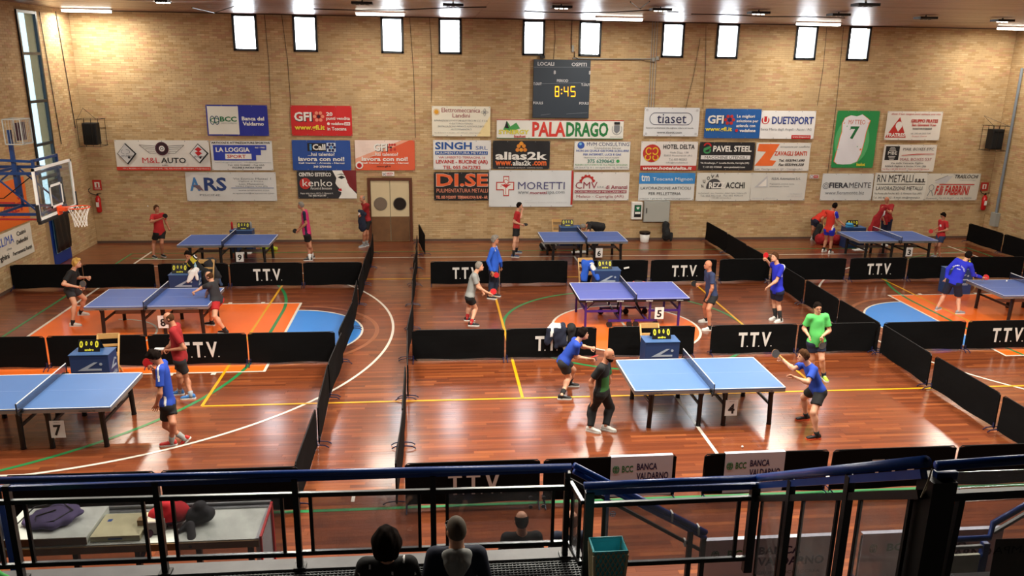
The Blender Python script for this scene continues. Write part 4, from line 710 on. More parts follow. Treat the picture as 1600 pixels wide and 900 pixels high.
for i in range(1, 6):
    f.bar(c+V(sx/2, -sy/2+sy*i/6, -sz/2), c+V(sx/2, -sy/2+sy*i/6, sz/2), .006, .006); f.bar(c+V(-sx/2+sx*i/6, -sy/2, -sz/2), c+V(-sx/2+sx*i/6, -sy/2, sz/2), .006, .006)
cg = f.build('clock_cage', M_grey, hp)
MB().box(c+V(.06, 0, 0), (.06, .3, .36)).build('shot_clock', mat('shot_clock_face', (50, 26, 40), .3), cg)
MB().box((-16.05, -1.7, 3.2), (.4, 1.5, .3)).build('wall_bracket_box', M_hb, label='blue steel box on the left wall beside the hoop frame', cat='box', bevel=.02)
# ================================================================ BARRIERS
M_fab = mat('black_barrier_cloth', (9, 9, 10), .9, noise=.25, scale=5, bump=.15, spec=.12); M_tub = mat('dark_blue_steel_foot', (20, 26, 66), .35); M_ttv = mat('white_vinyl_letters', (214, 212, 208), .6)
BHT = .71
def barrier(p0, p1, label, ttv=False, feet=(0, 1), grp='black court barriers', face=None, sheet=None):
    """p0, p1: floor ends of one panel; the front is the side towards -Y (or to the left of p0->p1)"""
    p0 = V(*p0, 0); p1 = V(*p1, 0); L = np.linalg.norm(p1-p0); u = (p1-p0)/L; n = V(u[1], -u[0], 0); o = empty('court_barrier', (p0+p1)/2, label, 'barrier', grp)
    mb = MB(); zb, zt = .05, BHT; nx, nz = 10, 5; sd = (p0[0]*3+p0[1]) % 6
    def P(i, j, off):
        s = i/nx; zz = zb+(zt-zb)*j/nz
        if j == nz and i in (0, nx): zz -= .03
        if j == 0: zz += .012*math.sin(s*9+sd)
        return p0+u*L*s*1+V(0, 0, zz)+n*(off+.007*math.sin(s*7+sd)*math.sin(j*1.1+sd))
    for off, fl in ((.012, 1), (-.012, 0)):
        g = [P(i, j, off) for i in range(nx+1) for j in range(nz+1)]
        fs = [(i*(nz+1)+j, (i+1)*(nz+1)+j, (i+1)*(nz+1)+j+1, i*(nz+1)+j+1) for i in range(nx) for j in range(nz)]; mb.add(g, fs if fl else [f[::-1] for f in fs])
    nb = (nx+1)*(nz+1); rim = [i*(nz+1) for i in range(nx+1)]+[nx*(nz+1)+j for j in range(1, nz+1)]+[i*(nz+1)+nz for i in range(nx-1, -1, -1)]+[j for j in range(nz-1, 0, -1)]
    mb.f += [(rim[k], rim[(k+1) % len(rim)], rim[(k+1) % len(rim)]+nb, rim[k]+nb) for k in range(len(rim))]; mb.mi += [0]*len(rim)
    mb.build('cloth_panel', M_fab, o, smooth=False)
    fr = MB().tube([p0+u*.01+V(0, 0, .02), p0+u*.01+V(0, 0, BHT-.03), p0+u*.04+V(0, 0, BHT), p1-u*.04+V(0, 0, BHT), p1-u*.01+V(0, 0, BHT-.03), p1-u*.01+V(0, 0, .02)], .009, 6); fr.build('wire_frame', M_black, o)
    for s in feet:
        q = p0+u*(.02 if s == 0 else L-.02); ft = MB()
        ft.tube([q-n*.20+V(0, 0, .012), q-n*.14+V(0, 0, .05), q-n*.02+V(0, 0, .06), q+n*.02+V(0, 0, .06), q+n*.14+V(0, 0, .05), q+n*.20+V(0, 0, .012)], .010, 6)
        ft.box(q+V(0, 0, .09), (.03, .03, .1), (u, n, V(0, 0, 1))); ft.build('foot', M_tub, o)
    if ttv:
        t = MB(); h = .34; z = .20; c = (p0+p1)/2+n*.026; x = -.36
        for s, w_ in (('T', .2), ('T', .2), ('V', .22)):
            text_on(t, s, c+u*x+V(0, 0, z), u*w_, V(0, 0, h), .07, 0); x += w_+.015
            t.box(c+u*(x+.005)+V(0, 0, z+.012), (.022, .003, .022), (u, n, V(0, 0, 1))); x += .05
        t.build('lettering', M_ttv, o)
    if sheet:
        a, b = sheet; s_ = MB(); z0 = .02 if BHT else 0
        s_.box(p0+u*L*(a+b)/2+n*.032+V(0, 0, .40), (L*(b-a), .004, .65), (u, n, V(0, 0, 1))).box(p0+u*L*(a+b)/2+V(0, 0, BHT+.012), (L*(b-a), .068, .004), (u, n, V(0, 0, 1)))
        sh = s_.build('advert_sheet', mat('advert_sheet', (198, 200, 214), .6), o); base = p0+u*L*a+n*.037; W = L*(b-a); t = MB()
        text_on(t, 'BCC', base+u*W*.18+V(0, 0, .47), u*W*.18, V(0, 0, .11), .03); t.build('lettering', pm('g'), sh); t = MB()
        text_on(t, 'BANCA', base+u*W*.42+V(0, 0, .50), u*W*.33, V(0, 0, .11), .03); text_on(t, 'VALDARNO', base+u*W*.42+V(0, 0, .34), u*W*.52, V(0, 0, .12), .03); t.build('lettering', pm('n'), sh)
        t = MB(); text_on(t, 'GRUPPO BCC ICCREA', base+u*W*.42+V(0, 0, .22), u*W*.50, V(0, 0, .045), .01); t.build('lettering', pm('s'), sh); t = MB()
        for dx, dz, rx, rz in ((-.016, 0, .028, .055), (.016, 0, .028, .055), (0, .0, .045, .028)):
            q = base+u*(W*.085+dx)+V(0, 0, .52+dz); t.tube([q+u*rx*math.cos(a_)+V(0, 0, rz*math.sin(a_)) for a_ in np.linspace(0, 2*math.pi, 17)], .006, 4, caps=False)
        t.build('logo', pm('g'), sh)
    return o
def row(y, xs, ttv, nm, jit=.012, sheets={}):
    for i, (a, b) in enumerate(xs):
        j = random.uniform(-jit, jit); tt = i in ttv
        lab = ('black lettered barrier' if tt else 'barrier with white bank sheet' if i in sheets else 'plain black barrier')+', '+nm+', '+SEQ(i, len(xs))
        barrier((a, y+j), (b, y-j), lab, tt, sheet=sheets.get(i))
row(4.06, [(-16.2, -14.33), (-14.3, -12.42), (-12.31, -10.42), (-10.37, -8.39), (-8.36, -6.72)], {3}, 'far row, left part')
row(4.03, [(-4.78, -2.81), (-2.78, -.81), (-.39, 1.58), (1.67, 3.66), (3.76, 5.22)], {0, 3}, 'far row, middle part')
row(4.03, [(5.4, 7.68), (7.81, 9.61), (9.67, 11.5), (11.54, 13.4), (13.45, 15.0)], {1}, 'far row, right part')
row(-2.05, [(-16.2, -14.55), (-14.5, -12.62), (-12.58, -10.63), (-10.59, -8.60), (-8.57, -6.78)], {3}, 'middle row, left part')
row(-2.05, [(-5.16, -3.18), (-3.14, -1.16), (-.89, 1.04), (1.42, 3.39), (3.43, 5.24)], {1, 3}, 'middle row, middle part')
row(-2.05, [(5.42, 7.40), (7.45, 9.4), (9.45, 11.4)], {1}, 'middle row, right part')
row(-7.95, [(-14.6, -12.62), (-12.57, -10.62), (-10.54, -8.56), (-8.49, -6.62)], set(), 'nearest row, left part')
row(-7.97, [(-5.12, -3.17), (-3.12, -1.14), (-.72, 1.21), (1.27, 3.24), (3.29, 5.22)], {0, 3}, 'nearest row, right of the aisle', sheets={1: (.50, .97), 2: (.16, .64)})
row(-7.97, [(5.4, 7.3)], set(), 'nearest row, beyond right column')
def column(x, ys, nm, jit=.05):
    for i, (a, b) in enumerate(ys):
        j = random.uniform(-jit, jit); barrier((x+j, a), (x-j, b), 'plain barrier, '+nm+', '+['first', 'second', 'third', 'fourth', 'fifth', 'sixth', 'seventh', 'eighth', 'ninth'][i]+' from the far wall')
column(-6.66, [(8.0, 6.12), (6.06, 4.2), (4.05, 2.15), (2.08, .25), (.15, -1.98), (-2.1, -3.9), (-3.98, -5.88), (-5.98, -7.85)], 'left side of the aisle', .07)
column(-5.23, [(7.7, 5.95), (5.9, 4.1), (3.95, 2.08), (2.02, .12), (.05, -1.92), (-2.0, -4.02), (-4.1, -6.0), (-6.1, -7.9)], 'right side of the aisle', .04)
barrier((-5.2, 9.6), (-4.98, 7.8), 'plain black barrier turned a little askew, nearest the far wall at the aisle mouth')
column(5.31, [(9.78, 7.78), (7.7, 5.95), (5.88, 4.12), (3.9, 1.72), (1.65, -.2), (-.22, -2.1), (-2.2, -4.08), (-4.2, -6.08), (-6.16, -7.9)], 'right hand column', .03)
column(15.18, [(9.3, 7.42), (7.36, 5.45), (5.4, 3.5)], 'far right end', .03)
for (a, b), nm in (((-1.45, .18), 'left'), ((.55, 2.4), 'right')):
    o = barrier((a, -10.15), (b, -10.15), 'low barrier under a pale bank sheet below the stand, %s one' % nm, sheet=(.0, 1.0))
# ================================================================ TABLES
M_edge = mat('white_edge_line', (228, 230, 232), .5); M_leg = mat('black_table_leg', (14, 14, 16), .4); M_apr = mat('silver_apron', (150, 148, 146), .35, metal=.5)
def bluetop(nm, c): return mat(nm, c, .42, noise=.05, scale=3)
def card(c, num, label, tilt=0):
    o = empty('number_card', c, label, 'card', None)
    MB().box(c, (.225, .006, .30)).build('sheet', mat('white_card', (226, 224, 222), .6), o); t = MB()
    text_on(t, num, c+V(-.06, -.006, -.11), V(.12, 0, 0), V(0, 0, .19), .04); text_on(t, 'TAVOLO', c+V(-.05, -.006, .115), V(.10, 0, 0), V(0, 0, .016), .0); t.build('lettering', pm('k'), o); return o
def ttable(xc, yc, top, label, cardx, num, numlab, purple=False, half=False):
    o = empty('table_tennis_table', (xc, yc, 0), label, 'table'); L, W, H = 2.74, 1.525, .76; x0, x1, y0, y1 = xc-L/2, xc+L/2, yc-W/2, yc+W/2
    for s in (-1, 1):
        c = xc+s*L/4; tp = MB().box((c, yc, H-.011), (L/2-.004, W, .022)).build('table_half', top, o, bevel=.003)
        e = MB(); e.box((c, y0+.01, H+.0008), (L/2-.004, .02, .0016)).box((c, y1-.01, H+.0008), (L/2-.004, .02, .0016)).box((xc+s*(L/2-.01), yc, H+.0008), (.02, W, .0016)); e.build('edge_line', M_edge, tp)
        MB().box((c, yc, H+.0006), (L/2-.03, .004, .0012)).build('centre_line', mat('faint_centre_line', (150, 168, 210), .5), tp)
        a = MB(); ap = M_leg if purple else M_apr; hh = .06
        a.box((c, y0+.012, H-.022-hh/2), (L/2-.01, .02, hh)).box((c, y1-.012, H-.022-hh/2), (L/2-.01, .02, hh)).box((xc+s*(L/2-.012), yc, H-.022-hh/2), (.02, W-.05, hh)).box((xc+s*.04, yc, H-.022-hh/2), (.02, W-.05, hh)); apo = a.build('apron', ap, o)
        t = MB()
        for (tx, tw, ss) in ([(xc+s*1.12, .17, 'JOOLA'), (xc+s*.36, .17, 'WORLD')] if purple else [(xc+s*1.0, .26, 'CORNILLEAU 740')]):
            text_on(t, ss, V(tx-tw/2, y0-.0, H-.072), V(tw, 0, 0), V(0, 0, .032 if purple else .022), .02)
        t.build('lettering', M_edge if purple else M_leg, apo)
    legs = [(-1.02, 0), (-.13, 0), (.32, 0), (1.16, 0)] if not purple else []
    M_pl = mat('purple_table_leg', (52, 26, 104), .4)
    if not purple:
        for lx, _ in legs:
            for yy in (y0+.13, y1-.13):
                g = MB(); off = .05*(1 if lx < 0 else -1)*0; g.tube([(xc+lx, yy, H-.08), (xc+lx*1.02, yy, .03)], [.046, .042], 8); g.tube([(xc+lx*1.02, yy, .03), (xc+lx*1.02, yy, 0)], .046, 8); g.build('leg', M_leg, o)
                sgn = 1 if lx in (-1.02, .32) else -1
                MB().bar((xc+lx, yy, H-.32), (xc+lx+.07*(-1 if sgn > 0 else 1), yy, H-.08), .012, .014).build('brace', M_leg, o)
        for a, b in ((-1.0, -.13), (.32, 1.15)): MB().box((xc+(a+b)/2, yc, .40), (b-a, .03, .085)).build('cross_beam', mat('pale_beam', (150, 146, 144), .4), o)
        MB().box((xc-.13-.0, yc, .40), (.03, W-.3, .05)).box((xc+.32, yc, .40), (.03, W-.3, .05)).box((xc-1.0, yc, .40), (.03, W-.3, .05)).box((xc+1.15, yc, .40), (.03, W-.3, .05)).build('side_beam', M_leg, o)
    else:
        for lx in (-1.18, -.32, .42, 1.15):
            for yy in (y0+.12, y1-.12):
                if abs(lx) > 1: MB().bar((xc+lx, yy, .0), (xc+lx, yy, H-.08), .05, .05).build('leg', M_pl, o)
                else: MB().bar((xc+lx, yy, .18), (xc+lx, yy, H-.08), .045, .045).build('leg', M_pl, o)
        for s in (-1, 1):
            xm = xc+s*.33
            MB().bar((xm-.28, y0+.12, .17), (xm+.28, y0+.12, .17), .05, .05).bar((xm-.28, y1-.35, .17), (xm+.28, y1-.35, .17), .05, .05).bar((xm, y0+.12, .2), (xm, y1-.35, .2), .04, .04).build('trolley', M_pl, o)
            for dx in (-.25, .25):
                for yy in (y0+.12, y1-.35):
                    w_ = MB().disc((xm+dx, yy, .075), (0, 1, 0), .075, .04, 16).build('wheel', mat('black_tyre', (14, 14, 14), .6), o, smooth=False)
            MB().bar((xm+s*.05, y0+.12, .42), (xc+s*1.17, y0+.12, .42), .04, .05).bar((xc+s*1.17, y0+.12, .42), (xc+s*1.17, y1-.12, .42), .04, .05).bar((xc+s*.9, y0+.2, H-.08), (xc+s*1.15, y0+.2, .45), .02, .02).build('leg_rail', M_pl, o)
            MB().bar((xm, yc-.3, .2), (xc+s*.12, yc+.3, H-.08), .035, .035).build('folding_strut', M_black, o)
    n = empty('net_set', (xc, yc, H), label.replace('table tennis table', 'net').replace('blue ', 'dark ').replace('violet blue', 'dark'), 'net')
    g = MB(); 
    k = -W/2-.14
    while k < W/2+.14: g.box((xc, yc+k, H+.072), (.0025, .0025, .135)); k += .018
    z = H+.006
    while z < H+.14: g.box((xc, yc, z), (.0025, W+.28, .0025)); z += .013
    g.build('net_mesh', mat('dark_net', (22, 34, 66), .7), n, kind='stuff')
    MB().box((xc, yc, H+.146), (.008, W+.29, .016)).build('net_tape', M_edge, n)
    for s in (-1, 1):
        yy = yc+s*(W/2+.147); MB().bar((xc, yy, H-.05), (xc, yy, H+.155), .016, .016).build('net_post', M_leg, n)
        MB().box((xc, yc+s*(W/2+.06), H-.04), (.05, .2, .02)).box((xc, yc+s*(W/2+.02), H+.004), (.06, .06, .006)).tube([(xc, yc+s*(W/2+.08), H-.1), (xc, yc+s*(W/2+.08), H-.04)], .014, 8).build('clamp', M_leg, n)
    if num: card(V(xc+cardx, y0+.05, .37), num, numlab)
    return o
T_near = bluetop('blue_table_top', (84, 120, 176)); T_far = bluetop('mid_blue_table_top', (66, 98, 172)); T_vi = bluetop('violet_blue_table_top', (84, 98, 188))
ttable(.155, -4.93, T_near, 'nearest blue table tennis table, right of the aisle with card four', .42, '4', 'white card with the number four on the nearest middle table')
ttable(-11.30, -5.06, T_near, 'blue table tennis table cut by the left picture edge with card seven', .48, '7', 'white card with the number seven on the left near table')
ttable(-11.22, .57, T_far, 'blue table tennis table on the left orange key', .32, '8', 'white card with the number eight half hidden by a head')
ttable(.17, .67, T_vi, 'violet blue table tennis table on the orange centre circle', .64, '5', 'white card with the number five on the violet table', purple=True)
ttable(10.98, .50, T_far, 'blue table tennis table cut by the right picture edge', 0, None, '')
ttable(-11.05, 6.93, T_far, 'blue table tennis table at the far left with card nine', .45, '9', 'white card with the number nine on the far left table')
ttable(.16, 7.11, T_far, 'blue table tennis table at the far wall, middle one with card six', .45, '6', 'white card with the number six on the far middle table')
ttable(10.58, 6.92, T_far, 'blue table tennis table at the far right with card three', .44, '3', 'white card with the number three on the far right table')
# ================================================================ UMPIRE BOXES, SCORERS, CHAIRS
M_ub = mat('umpire_box_blue', (34, 58, 104), .5, noise=.06, scale=4); M_ut = mat('umpire_box_top', (60, 96, 148), .45); M_lg = mat('pale_grey_print', (158, 172, 190), .6); M_yel = mat('yellow_digit_print', (232, 226, 60), .5); M_cw = mat('pale_wood', (206, 164, 104), .5, noise=.12, scale=14)
def ubox(x, y, nm, w=.72, d=.42):
    o = empty('umpire_box', (x, y, 0), 'dark blue umpire box with a pale swoosh, '+nm, 'umpire table'); H = .73
    f = MB().box((x, y, H/2), (w, d, H)); f.build('body', M_ub, o, bevel=.01); MB().box((x, y, H+.006), (w+.02, d+.02, .012)).build('top', M_ut, o)
    for fc in (0, 1):
        ux, n, org, W = (V(1, 0, 0), V(0, -1, 0), V(x-w/2, y-d/2-.004, 0), w) if fc == 0 else (V(0, 1, 0), V(1, 0, 0), V(x+w/2+.004, y-d/2, 0), d)
        Q = lambda a, b: org+ux*W*a+V(0, 0, b)
        lg = MB(); lg.poly([Q(.18, .42), Q(.62, .59), Q(.72, .59), Q(.44, .46), Q(.80, .46), Q(.80, .42)], n*.002)
        lg.disc(Q(.79, .55), n, .028*(1 if fc == 0 else .8), .003, 12); lg.build('logo', M_lg, o)
        t = MB(); text_on(t, 'cornilleau', Q(.18, .27)+n*.002, ux*W*.64, V(0, 0, .10), .02); t.build('lettering', M_lg, o)
    return o
def scorer(x, y, nm, yaw=0):
    z = .742; o = empty('score_counter', (x, y, z), 'black flip score counter with yellow figures, '+nm, 'score counter'); d = V(0, -.30, 1); d = nrm(d); up = V(0, .32, .95); nn = nrm(V(0, -.95, .32))
    c = V(x, y, z); w = .40; h = .235
    f = MB(); f.poly([c-V(w/2, .06, 0), c+V(w/2, -.06, 0), c+V(w/2, -.06, 0)+up*h, c-V(w/2, .06, 0)+up*h], -nn*.008); f.poly([c+V(-w/2, .16, 0), c+V(w/2, .16, 0), c+V(w/2, -.06, 0)+up*h, c+V(-w/2, -.06, 0)+up*h], V(0, .006, .002)); f.build('frame', M_black, o)
    org = c-V(w/2, .06, 0)+nn*.004; t = MB()
    for a, wd_, hh, bb in ((.06, .16, .135, .08), (.33, .10, .09, .12), (.56, .10, .09, .12), (.78, .16, .135, .08)): text_on(t, '0', org+V(w*a, 0, 0)+up*bb, V(w*wd_, 0, 0), up*hh, .05)
    text_on(t, 'andro', org+V(w*.3, 0, 0)+up*.02, V(w*.42, 0, 0), up*.045, .05); t.build('lettering', M_yel, o); return o
def chair(x, y, nm, yaw=0.0):
    o = empty('folding_chair', (x, y, 0), 'pale wooden folding chair '+nm, 'chair'); cs, sn = math.cos(yaw), math.sin(yaw)
    def Q(a, b, z): return V(x+a*cs-b*sn, y+a*sn+b*cs, z)     # local b>0 is the back
    ax = (V(cs, sn, 0), V(-sn, cs, 0), V(0, 0, 1))
    for s in (-1, 1):
        MB().bar(Q(s*.2, -.22, 0), Q(s*.2, .22, .84), .03, .035).build('leg', M_cw, o); MB().bar(Q(s*.17, .25, 0), Q(s*.17, -.18, .45), .03, .035).build('leg', M_cw, o)
    st_ = MB()
    for i in range(6): st_.box(Q(0, -.17+i*.065, .45), (.36, .055, .018), ax)
    st_.build('seat', M_cw, o); MB().box(Q(0, .205, .80), (.40, .02, .11), ax).build('backrest', M_cw, o); MB().box(Q(0, .15, .62), (.38, .018, .05), ax).build('back_slat', M_cw, o); MB().bar(Q(-.2, .12, .12), Q(.2, .12, .12), .02, .02).build('stretcher', M_cw, o)
    return o
for (x, y, nm) in [(.0, -2.95, 'at the nearest middle table'), (-11.27, -3.08, 'at the left near table'), (-11.25, 2.9, 'beside the seated umpire'), (.10, 2.92, 'beyond the violet table'), (.06, 8.9, 'at the far middle table'), (10.3, 8.6, 'at the far right table'), (-11.03, 8.6, 'at the far left table'), (10.3, 2.65, 'behind the player in the blue jacket')]:
    ubox(x, y, nm)
    sx = {(.0, -2.95): .02, (-11.27, -3.08): -.05, (-11.25, 2.9): -.12, (.10, 2.92): -.05, (.06, 8.9): -.08, (10.3, 8.6): -.05, (-11.03, 8.6): .05, (10.3, 2.65): .2}[(x, y)]
    scorer(x+sx, y+.02, nm)
for (x, y, nm, yaw) in [(-.05, -2.45, 'behind the box at the nearest middle table', 0), (-11.22, -2.55, 'behind the box at the left near table', 0.1), (-10.95, 3.72, 'under the seated umpire', 0), (-.35, 3.55, 'behind the box beyond the violet table', 0), (-.25, 9.45, 'behind the box at the far middle table', 0), (9.75, 9.25, 'behind the box at the far right table', 0), (11.05, 3.3, 'beyond the player in the blue jacket', .1)]: chair(x, y, nm, yaw)
# ================================================================ SMALL THINGS
r = empty('waste_bin', (2.95, 9.62, 0), 'white waste bin with a black liner by the far wall', 'bin')
MB().tube([(2.95, 9.62, 0), (2.95, 9.62, .02), (2.95, 9.62, .36)], [.14, .15, .19], 18).build('bin_body', M_white, r, smooth=True); MB().tube([(2.95, 9.62, .30), (2.95, 9.62, .38), (2.95, 9.62, .385)], [.192, .205, .17], 18).build('bin_liner', mat('black_liner', (12, 12, 12), .4), r)
b = at(231, 322, 1, 8.0); MB().ball(b, .022, 12, 8).build('table_tennis_ball', M_white, smooth=True, label='white ball in the air left of the man in red', cat='ball')
MB().ball(at(1160, 698, 2, .02), .02, 12, 8).build('table_tennis_ball', M_white, smooth=True, label='white ball lying on the court in front of the nearest table', cat='ball')
MB().ball(at(1573, 439, 1, .5), .02, 12, 8).build('table_tennis_ball', M_white, smooth=True, label='white ball in the air over the right table by its net', cat='ball')
# ================================================================ SOFT SHAPES (implicit surfaces)
def cap(a, b, ra, rb=None, flat=None, k=.02, cut=(), sub=False):
    return dict(t='c', a=np.asarray(a, float), b=np.asarray(b, float), ra=ra, rb=ra if rb is None else rb, flat=flat, k=k, cut=cut, sub=sub)
def ell(c, r, A=None, k=.02, cut=(), sub=False):
    return dict(t='e', c=np.asarray(c, float), r=np.asarray(r if hasattr(r, '__len__') else (r, r, r), float), A=np.eye(3) if A is None else np.array(A, float), k=k, cut=cut, sub=sub)
def soft(prims, vox, wr=0.0, wf=28.0, seed=0.0, gcut=()):
    """smooth union of prims -> (verts, quads)"""
    los, his = [], []
    for p in prims:
        if p['t'] == 'c': R = max(p['ra'], p['rb']); lo = np.minimum(p['a'], p['b'])-R; hi = np.maximum(p['a'], p['b'])+R
        else: R = p['r'].max(); lo = p['c']-R; hi = p['c']+R
        p['lo'], p['hi'] = lo, hi
        if not p['sub']: los.append(lo); his.append(hi)
    pad = 3*vox+wr; lo = np.min(los, 0)-pad; hi = np.max(his, 0)+pad; n = np.ceil((hi-lo)/vox).astype(int)+1
    ax = [lo[i]+vox*np.arange(n[i]) for i in range(3)]; D = np.full(n, .25, 'f')
    for p in prims:
        m = p['k']+3*vox+wr; i0 = np.clip(((p['lo']-m-lo)/vox).astype(int), 0, n-1); i1 = np.clip(((p['hi']+m-lo)/vox).astype(int)+2, 1, n)
        if (i1 <= i0).any(): continue
        X, Y, Z = np.meshgrid(*[ax[i][i0[i]:i1[i]] for i in range(3)], indexing='ij'); Q = np.stack([X, Y, Z], -1)
        if p['t'] == 'c':
            ba = p['b']-p['a']; L2 = max(ba@ba, 1e-9); pa = Q-p['a']; h = np.clip(pa@ba/L2, 0, 1); q = pa-h[..., None]*ba
            if p['flat'] is not None: nv, s = p['flat']; q = q+nv*((q@nv)*(s-1))[..., None]
            d = np.sqrt((q*q).sum(-1))-(p['ra']+(p['rb']-p['ra'])*h)
        else:
            q = (Q-p['c'])@p['A'].T/p['r']; d = (np.sqrt((q*q).sum(-1))-1)*p['r'].min()
        for pt, nv in p['cut']: d = np.maximum(d, (Q-pt)@nv)
        s = tuple(slice(i0[i], i1[i]) for i in range(3)); o = D[s]
        if p['sub']: D[s] = np.maximum(o, -d)
        else:
            k = max(p['k'], 1e-5); h = np.clip(.5+.5*(d-o)/k, 0, 1); D[s] = d*(1-h)+o*h-k*h*(1-h)
    X, Y, Z = np.meshgrid(*ax, indexing='ij')
    if wr: D += wr*(np.sin(X*wf+seed)*np.sin(Y*wf*.8+seed*2)+np.sin(Z*wf*.6+X*wf*.5+seed)*.7+np.sin((X+Y-Z)*wf*1.3+seed*3)*.4)
    for pt, nv in gcut: D = np.maximum(D, (X-pt[0])*nv[0]+(Y-pt[1])*nv[1]+(Z-pt[2])*nv[2])
    ins = D < 0; cell = np.zeros(np.array(n)-1, np.uint8)
    for a in (0, 1):
        for b in (0, 1):
            for c in (0, 1): cell += ins[a:n[0]-1+a, b:n[1]-1+b, c:n[2]-1+c]
    act = (cell > 0) & (cell < 8); idx = -np.ones(act.shape, int); I = np.argwhere(act); idx[act] = np.arange(len(I))
    P = np.zeros((len(I), 3)); Cn = np.zeros(len(I))
    for a in range(3):
        o1, o2 = [x for x in range(3) if x != a]
        for b in (0, 1):
            for c in (0, 1):
                s0 = np.zeros(3, int); s0[o1] = b; s0[o2] = c; s1 = s0.copy(); s1[a] = 1
                v0 = D[tuple((I+s0).T)]; v1 = D[tuple((I+s1).T)]; m = (v0 < 0) != (v1 < 0); t = np.where(m, v0/np.where(m, v0-v1, 1), 0)
                q = np.tile(s0.astype(float), (len(I), 1)); q[:, a] = t; P[m] += q[m]; Cn[m] += 1
    Vt = lo+(I+P/np.maximum(Cn, 1)[:, None])*vox; Fs = []
    for a in range(3):
        o1, o2 = (a+1) % 3, (a+2) % 3; s = [slice(None)]*3; s2 = [slice(None)]*3; s[a] = slice(0, n[a]-1); s2[a] = slice(1, n[a])
        ch = ins[tuple(s)] != ins[tuple(s2)]; E = np.argwhere(ch); E = E[(E[:, o1] > 0) & (E[:, o2] > 0) & (E[:, o1] < n[o1]-1) & (E[:, o2] < n[o2]-1)]
        if not len(E): continue
        e1 = np.zeros(3, int); e1[o1] = 1; e2 = np.zeros(3, int); e2[o2] = 1
        q = np.stack([idx[tuple((E-e1-e2).T)], idx[tuple((E-e2).T)], idx[tuple(E.T)], idx[tuple((E-e1).T)]], 1); fl = ins[tuple(E.T)]
        q[~fl] = q[~fl][:, ::-1]; Fs.append(q)
    Fq = np.concatenate(Fs) if Fs else np.zeros((0, 4), int); Fq = Fq[(Fq >= 0).all(1)]
    return Vt, Fq
def soft_obj(name, prims, vox, m, parent=None, wr=0, wf=28, seed=0, gcut=(), rule=None, extra=None, **tg):
    v, f = soft(prims, vox, wr, wf, seed, gcut); nv = len(v)
    if extra is not None and extra.v: v = np.concatenate([v, np.array(extra.v)]); F_l = [tuple(q) for q in f]+[tuple(i+nv for i in q) for q in extra.f]
    else: F_l = None
    me = bpy.data.meshes.new(name)
    if F_l is not None: me.from_pydata(v.tolist(), [], F_l)
    else:
        me.vertices.add(nv); me.vertices.foreach_set('co', v.reshape(-1).astype('f')); nf = len(f); me.loops.add(nf*4); me.loops.foreach_set('vertex_index', f.reshape(-1).astype('i'))
        me.polygons.add(nf); me.polygons.foreach_set('loop_start', np.arange(nf, dtype='i')*4); me.polygons.foreach_set('loop_total', np.full(nf, 4, 'i')); me.update(calc_edges=True)
    ms = m if isinstance(m, (list, tuple)) else [m]
    for x in ms: me.materials.append(x)
    if rule is not None:
        c = v[f].mean(1); mi = np.zeros(len(me.polygons), 'i'); mi[:len(f)] = rule(c); me.polygons.foreach_set('material_index', mi)
    me.polygons.foreach_set('use_smooth', np.ones(len(me.polygons), bool)); o = bpy.data.objects.new(name, me); link(o, parent); return tag(o, **tg)
SKIN = {'f': mat('fair_skin', (214, 158, 128), .55, noise=.05, scale=12), 't': mat('tanned_skin', (186, 124, 94), .55, noise=.05, scale=12), 'd': mat('shaded_skin', (164, 104, 78), .55, noise=.05, scale=12)}
HAIR = {'grey': mat('grey_hair', (132, 126, 118), .9, noise=.4, scale=60, spec=.15), 'dark': mat('dark_hair', (24, 17, 14), .95, noise=.4, scale=60, spec=.08), 'brown': mat('brown_hair', (74, 48, 30), .9, noise=.35, scale=60, spec=.12), 'blond': mat('blond_hair', (198, 156, 84), .9, noise=.35, scale=60, spec=.15), 'stub': mat('cropped_hair', (90, 80, 68), .8, noise=.15, scale=80)}
CL = lambda nm, c: mat('cloth_'+nm, c, .85, noise=.06, scale=9)
M_eye = mat('eye_white_dark', (34, 26, 24), .2); M_lip = mat('lips', (160, 84, 76), .5); M_sole = mat('white_sole', (220, 220, 216), .6)
def ray_scan(px, fn, c, rng_=.75, n=161):
    d = ray(*px); d = nrm(d); t0 = (np.asarray(c)-CAM)@d; ts = t0+np.linspace(-rng_, rng_, n); P = CAM+ts[:, None]*d; return P[np.argmin(fn(P))]
def hand(extra, w, d, lat, pal, S, grip, thumb_side, r0=.0095):
    """five bent fingers; w wrist, d hand direction, lat across the palm, pal towards the palm side"""
    base = w+d*.085*S
    for i, (o_, L) in enumerate(((-.030, .068), (-.010, .078), (.010, .073), (.029, .058))):
        p0 = base+lat*o_*S-d*.005; L *= S
        if grip: a1, a2 = 70, 150
        else: a1, a2 = 12+4*i, 30+6*i
        f = lambda a: d*math.cos(math.radians(a))+pal*math.sin(math.radians(a)); spread = lat*(o_*(.0 if grip else 2.2))
        p1 = p0+(nrm(f(a1)+spread*6*(not grip)))*L*.45; p2 = p1+f((a1+a2)/2)*L*.3; p3 = p2+f(a2)*L*.25
        extra.tube([p0-d*.015, p0, p1, p2, p3], [r0*S*1.05, r0*S*1.05, r0*S*.95, r0*S*.85, r0*S*.6], 6)
    t0 = w+d*.03*S+lat*thumb_side*.03*S; t1 = t0+nrm(d*.6+lat*thumb_side*.8+pal*.3)*.035*S; t2 = t1+nrm(d*.9+lat*thumb_side*(.1 if grip else .5)+pal*(.7 if grip else .2))*.03*S; t3 = t2+nrm(d*.9+pal*(.8 if grip else .2))*.022*S
    extra.tube([t0-d*.01, t0, t1, t2, t3], [.012*S, .012*S, .011*S, .010*S, .007*S], 6)
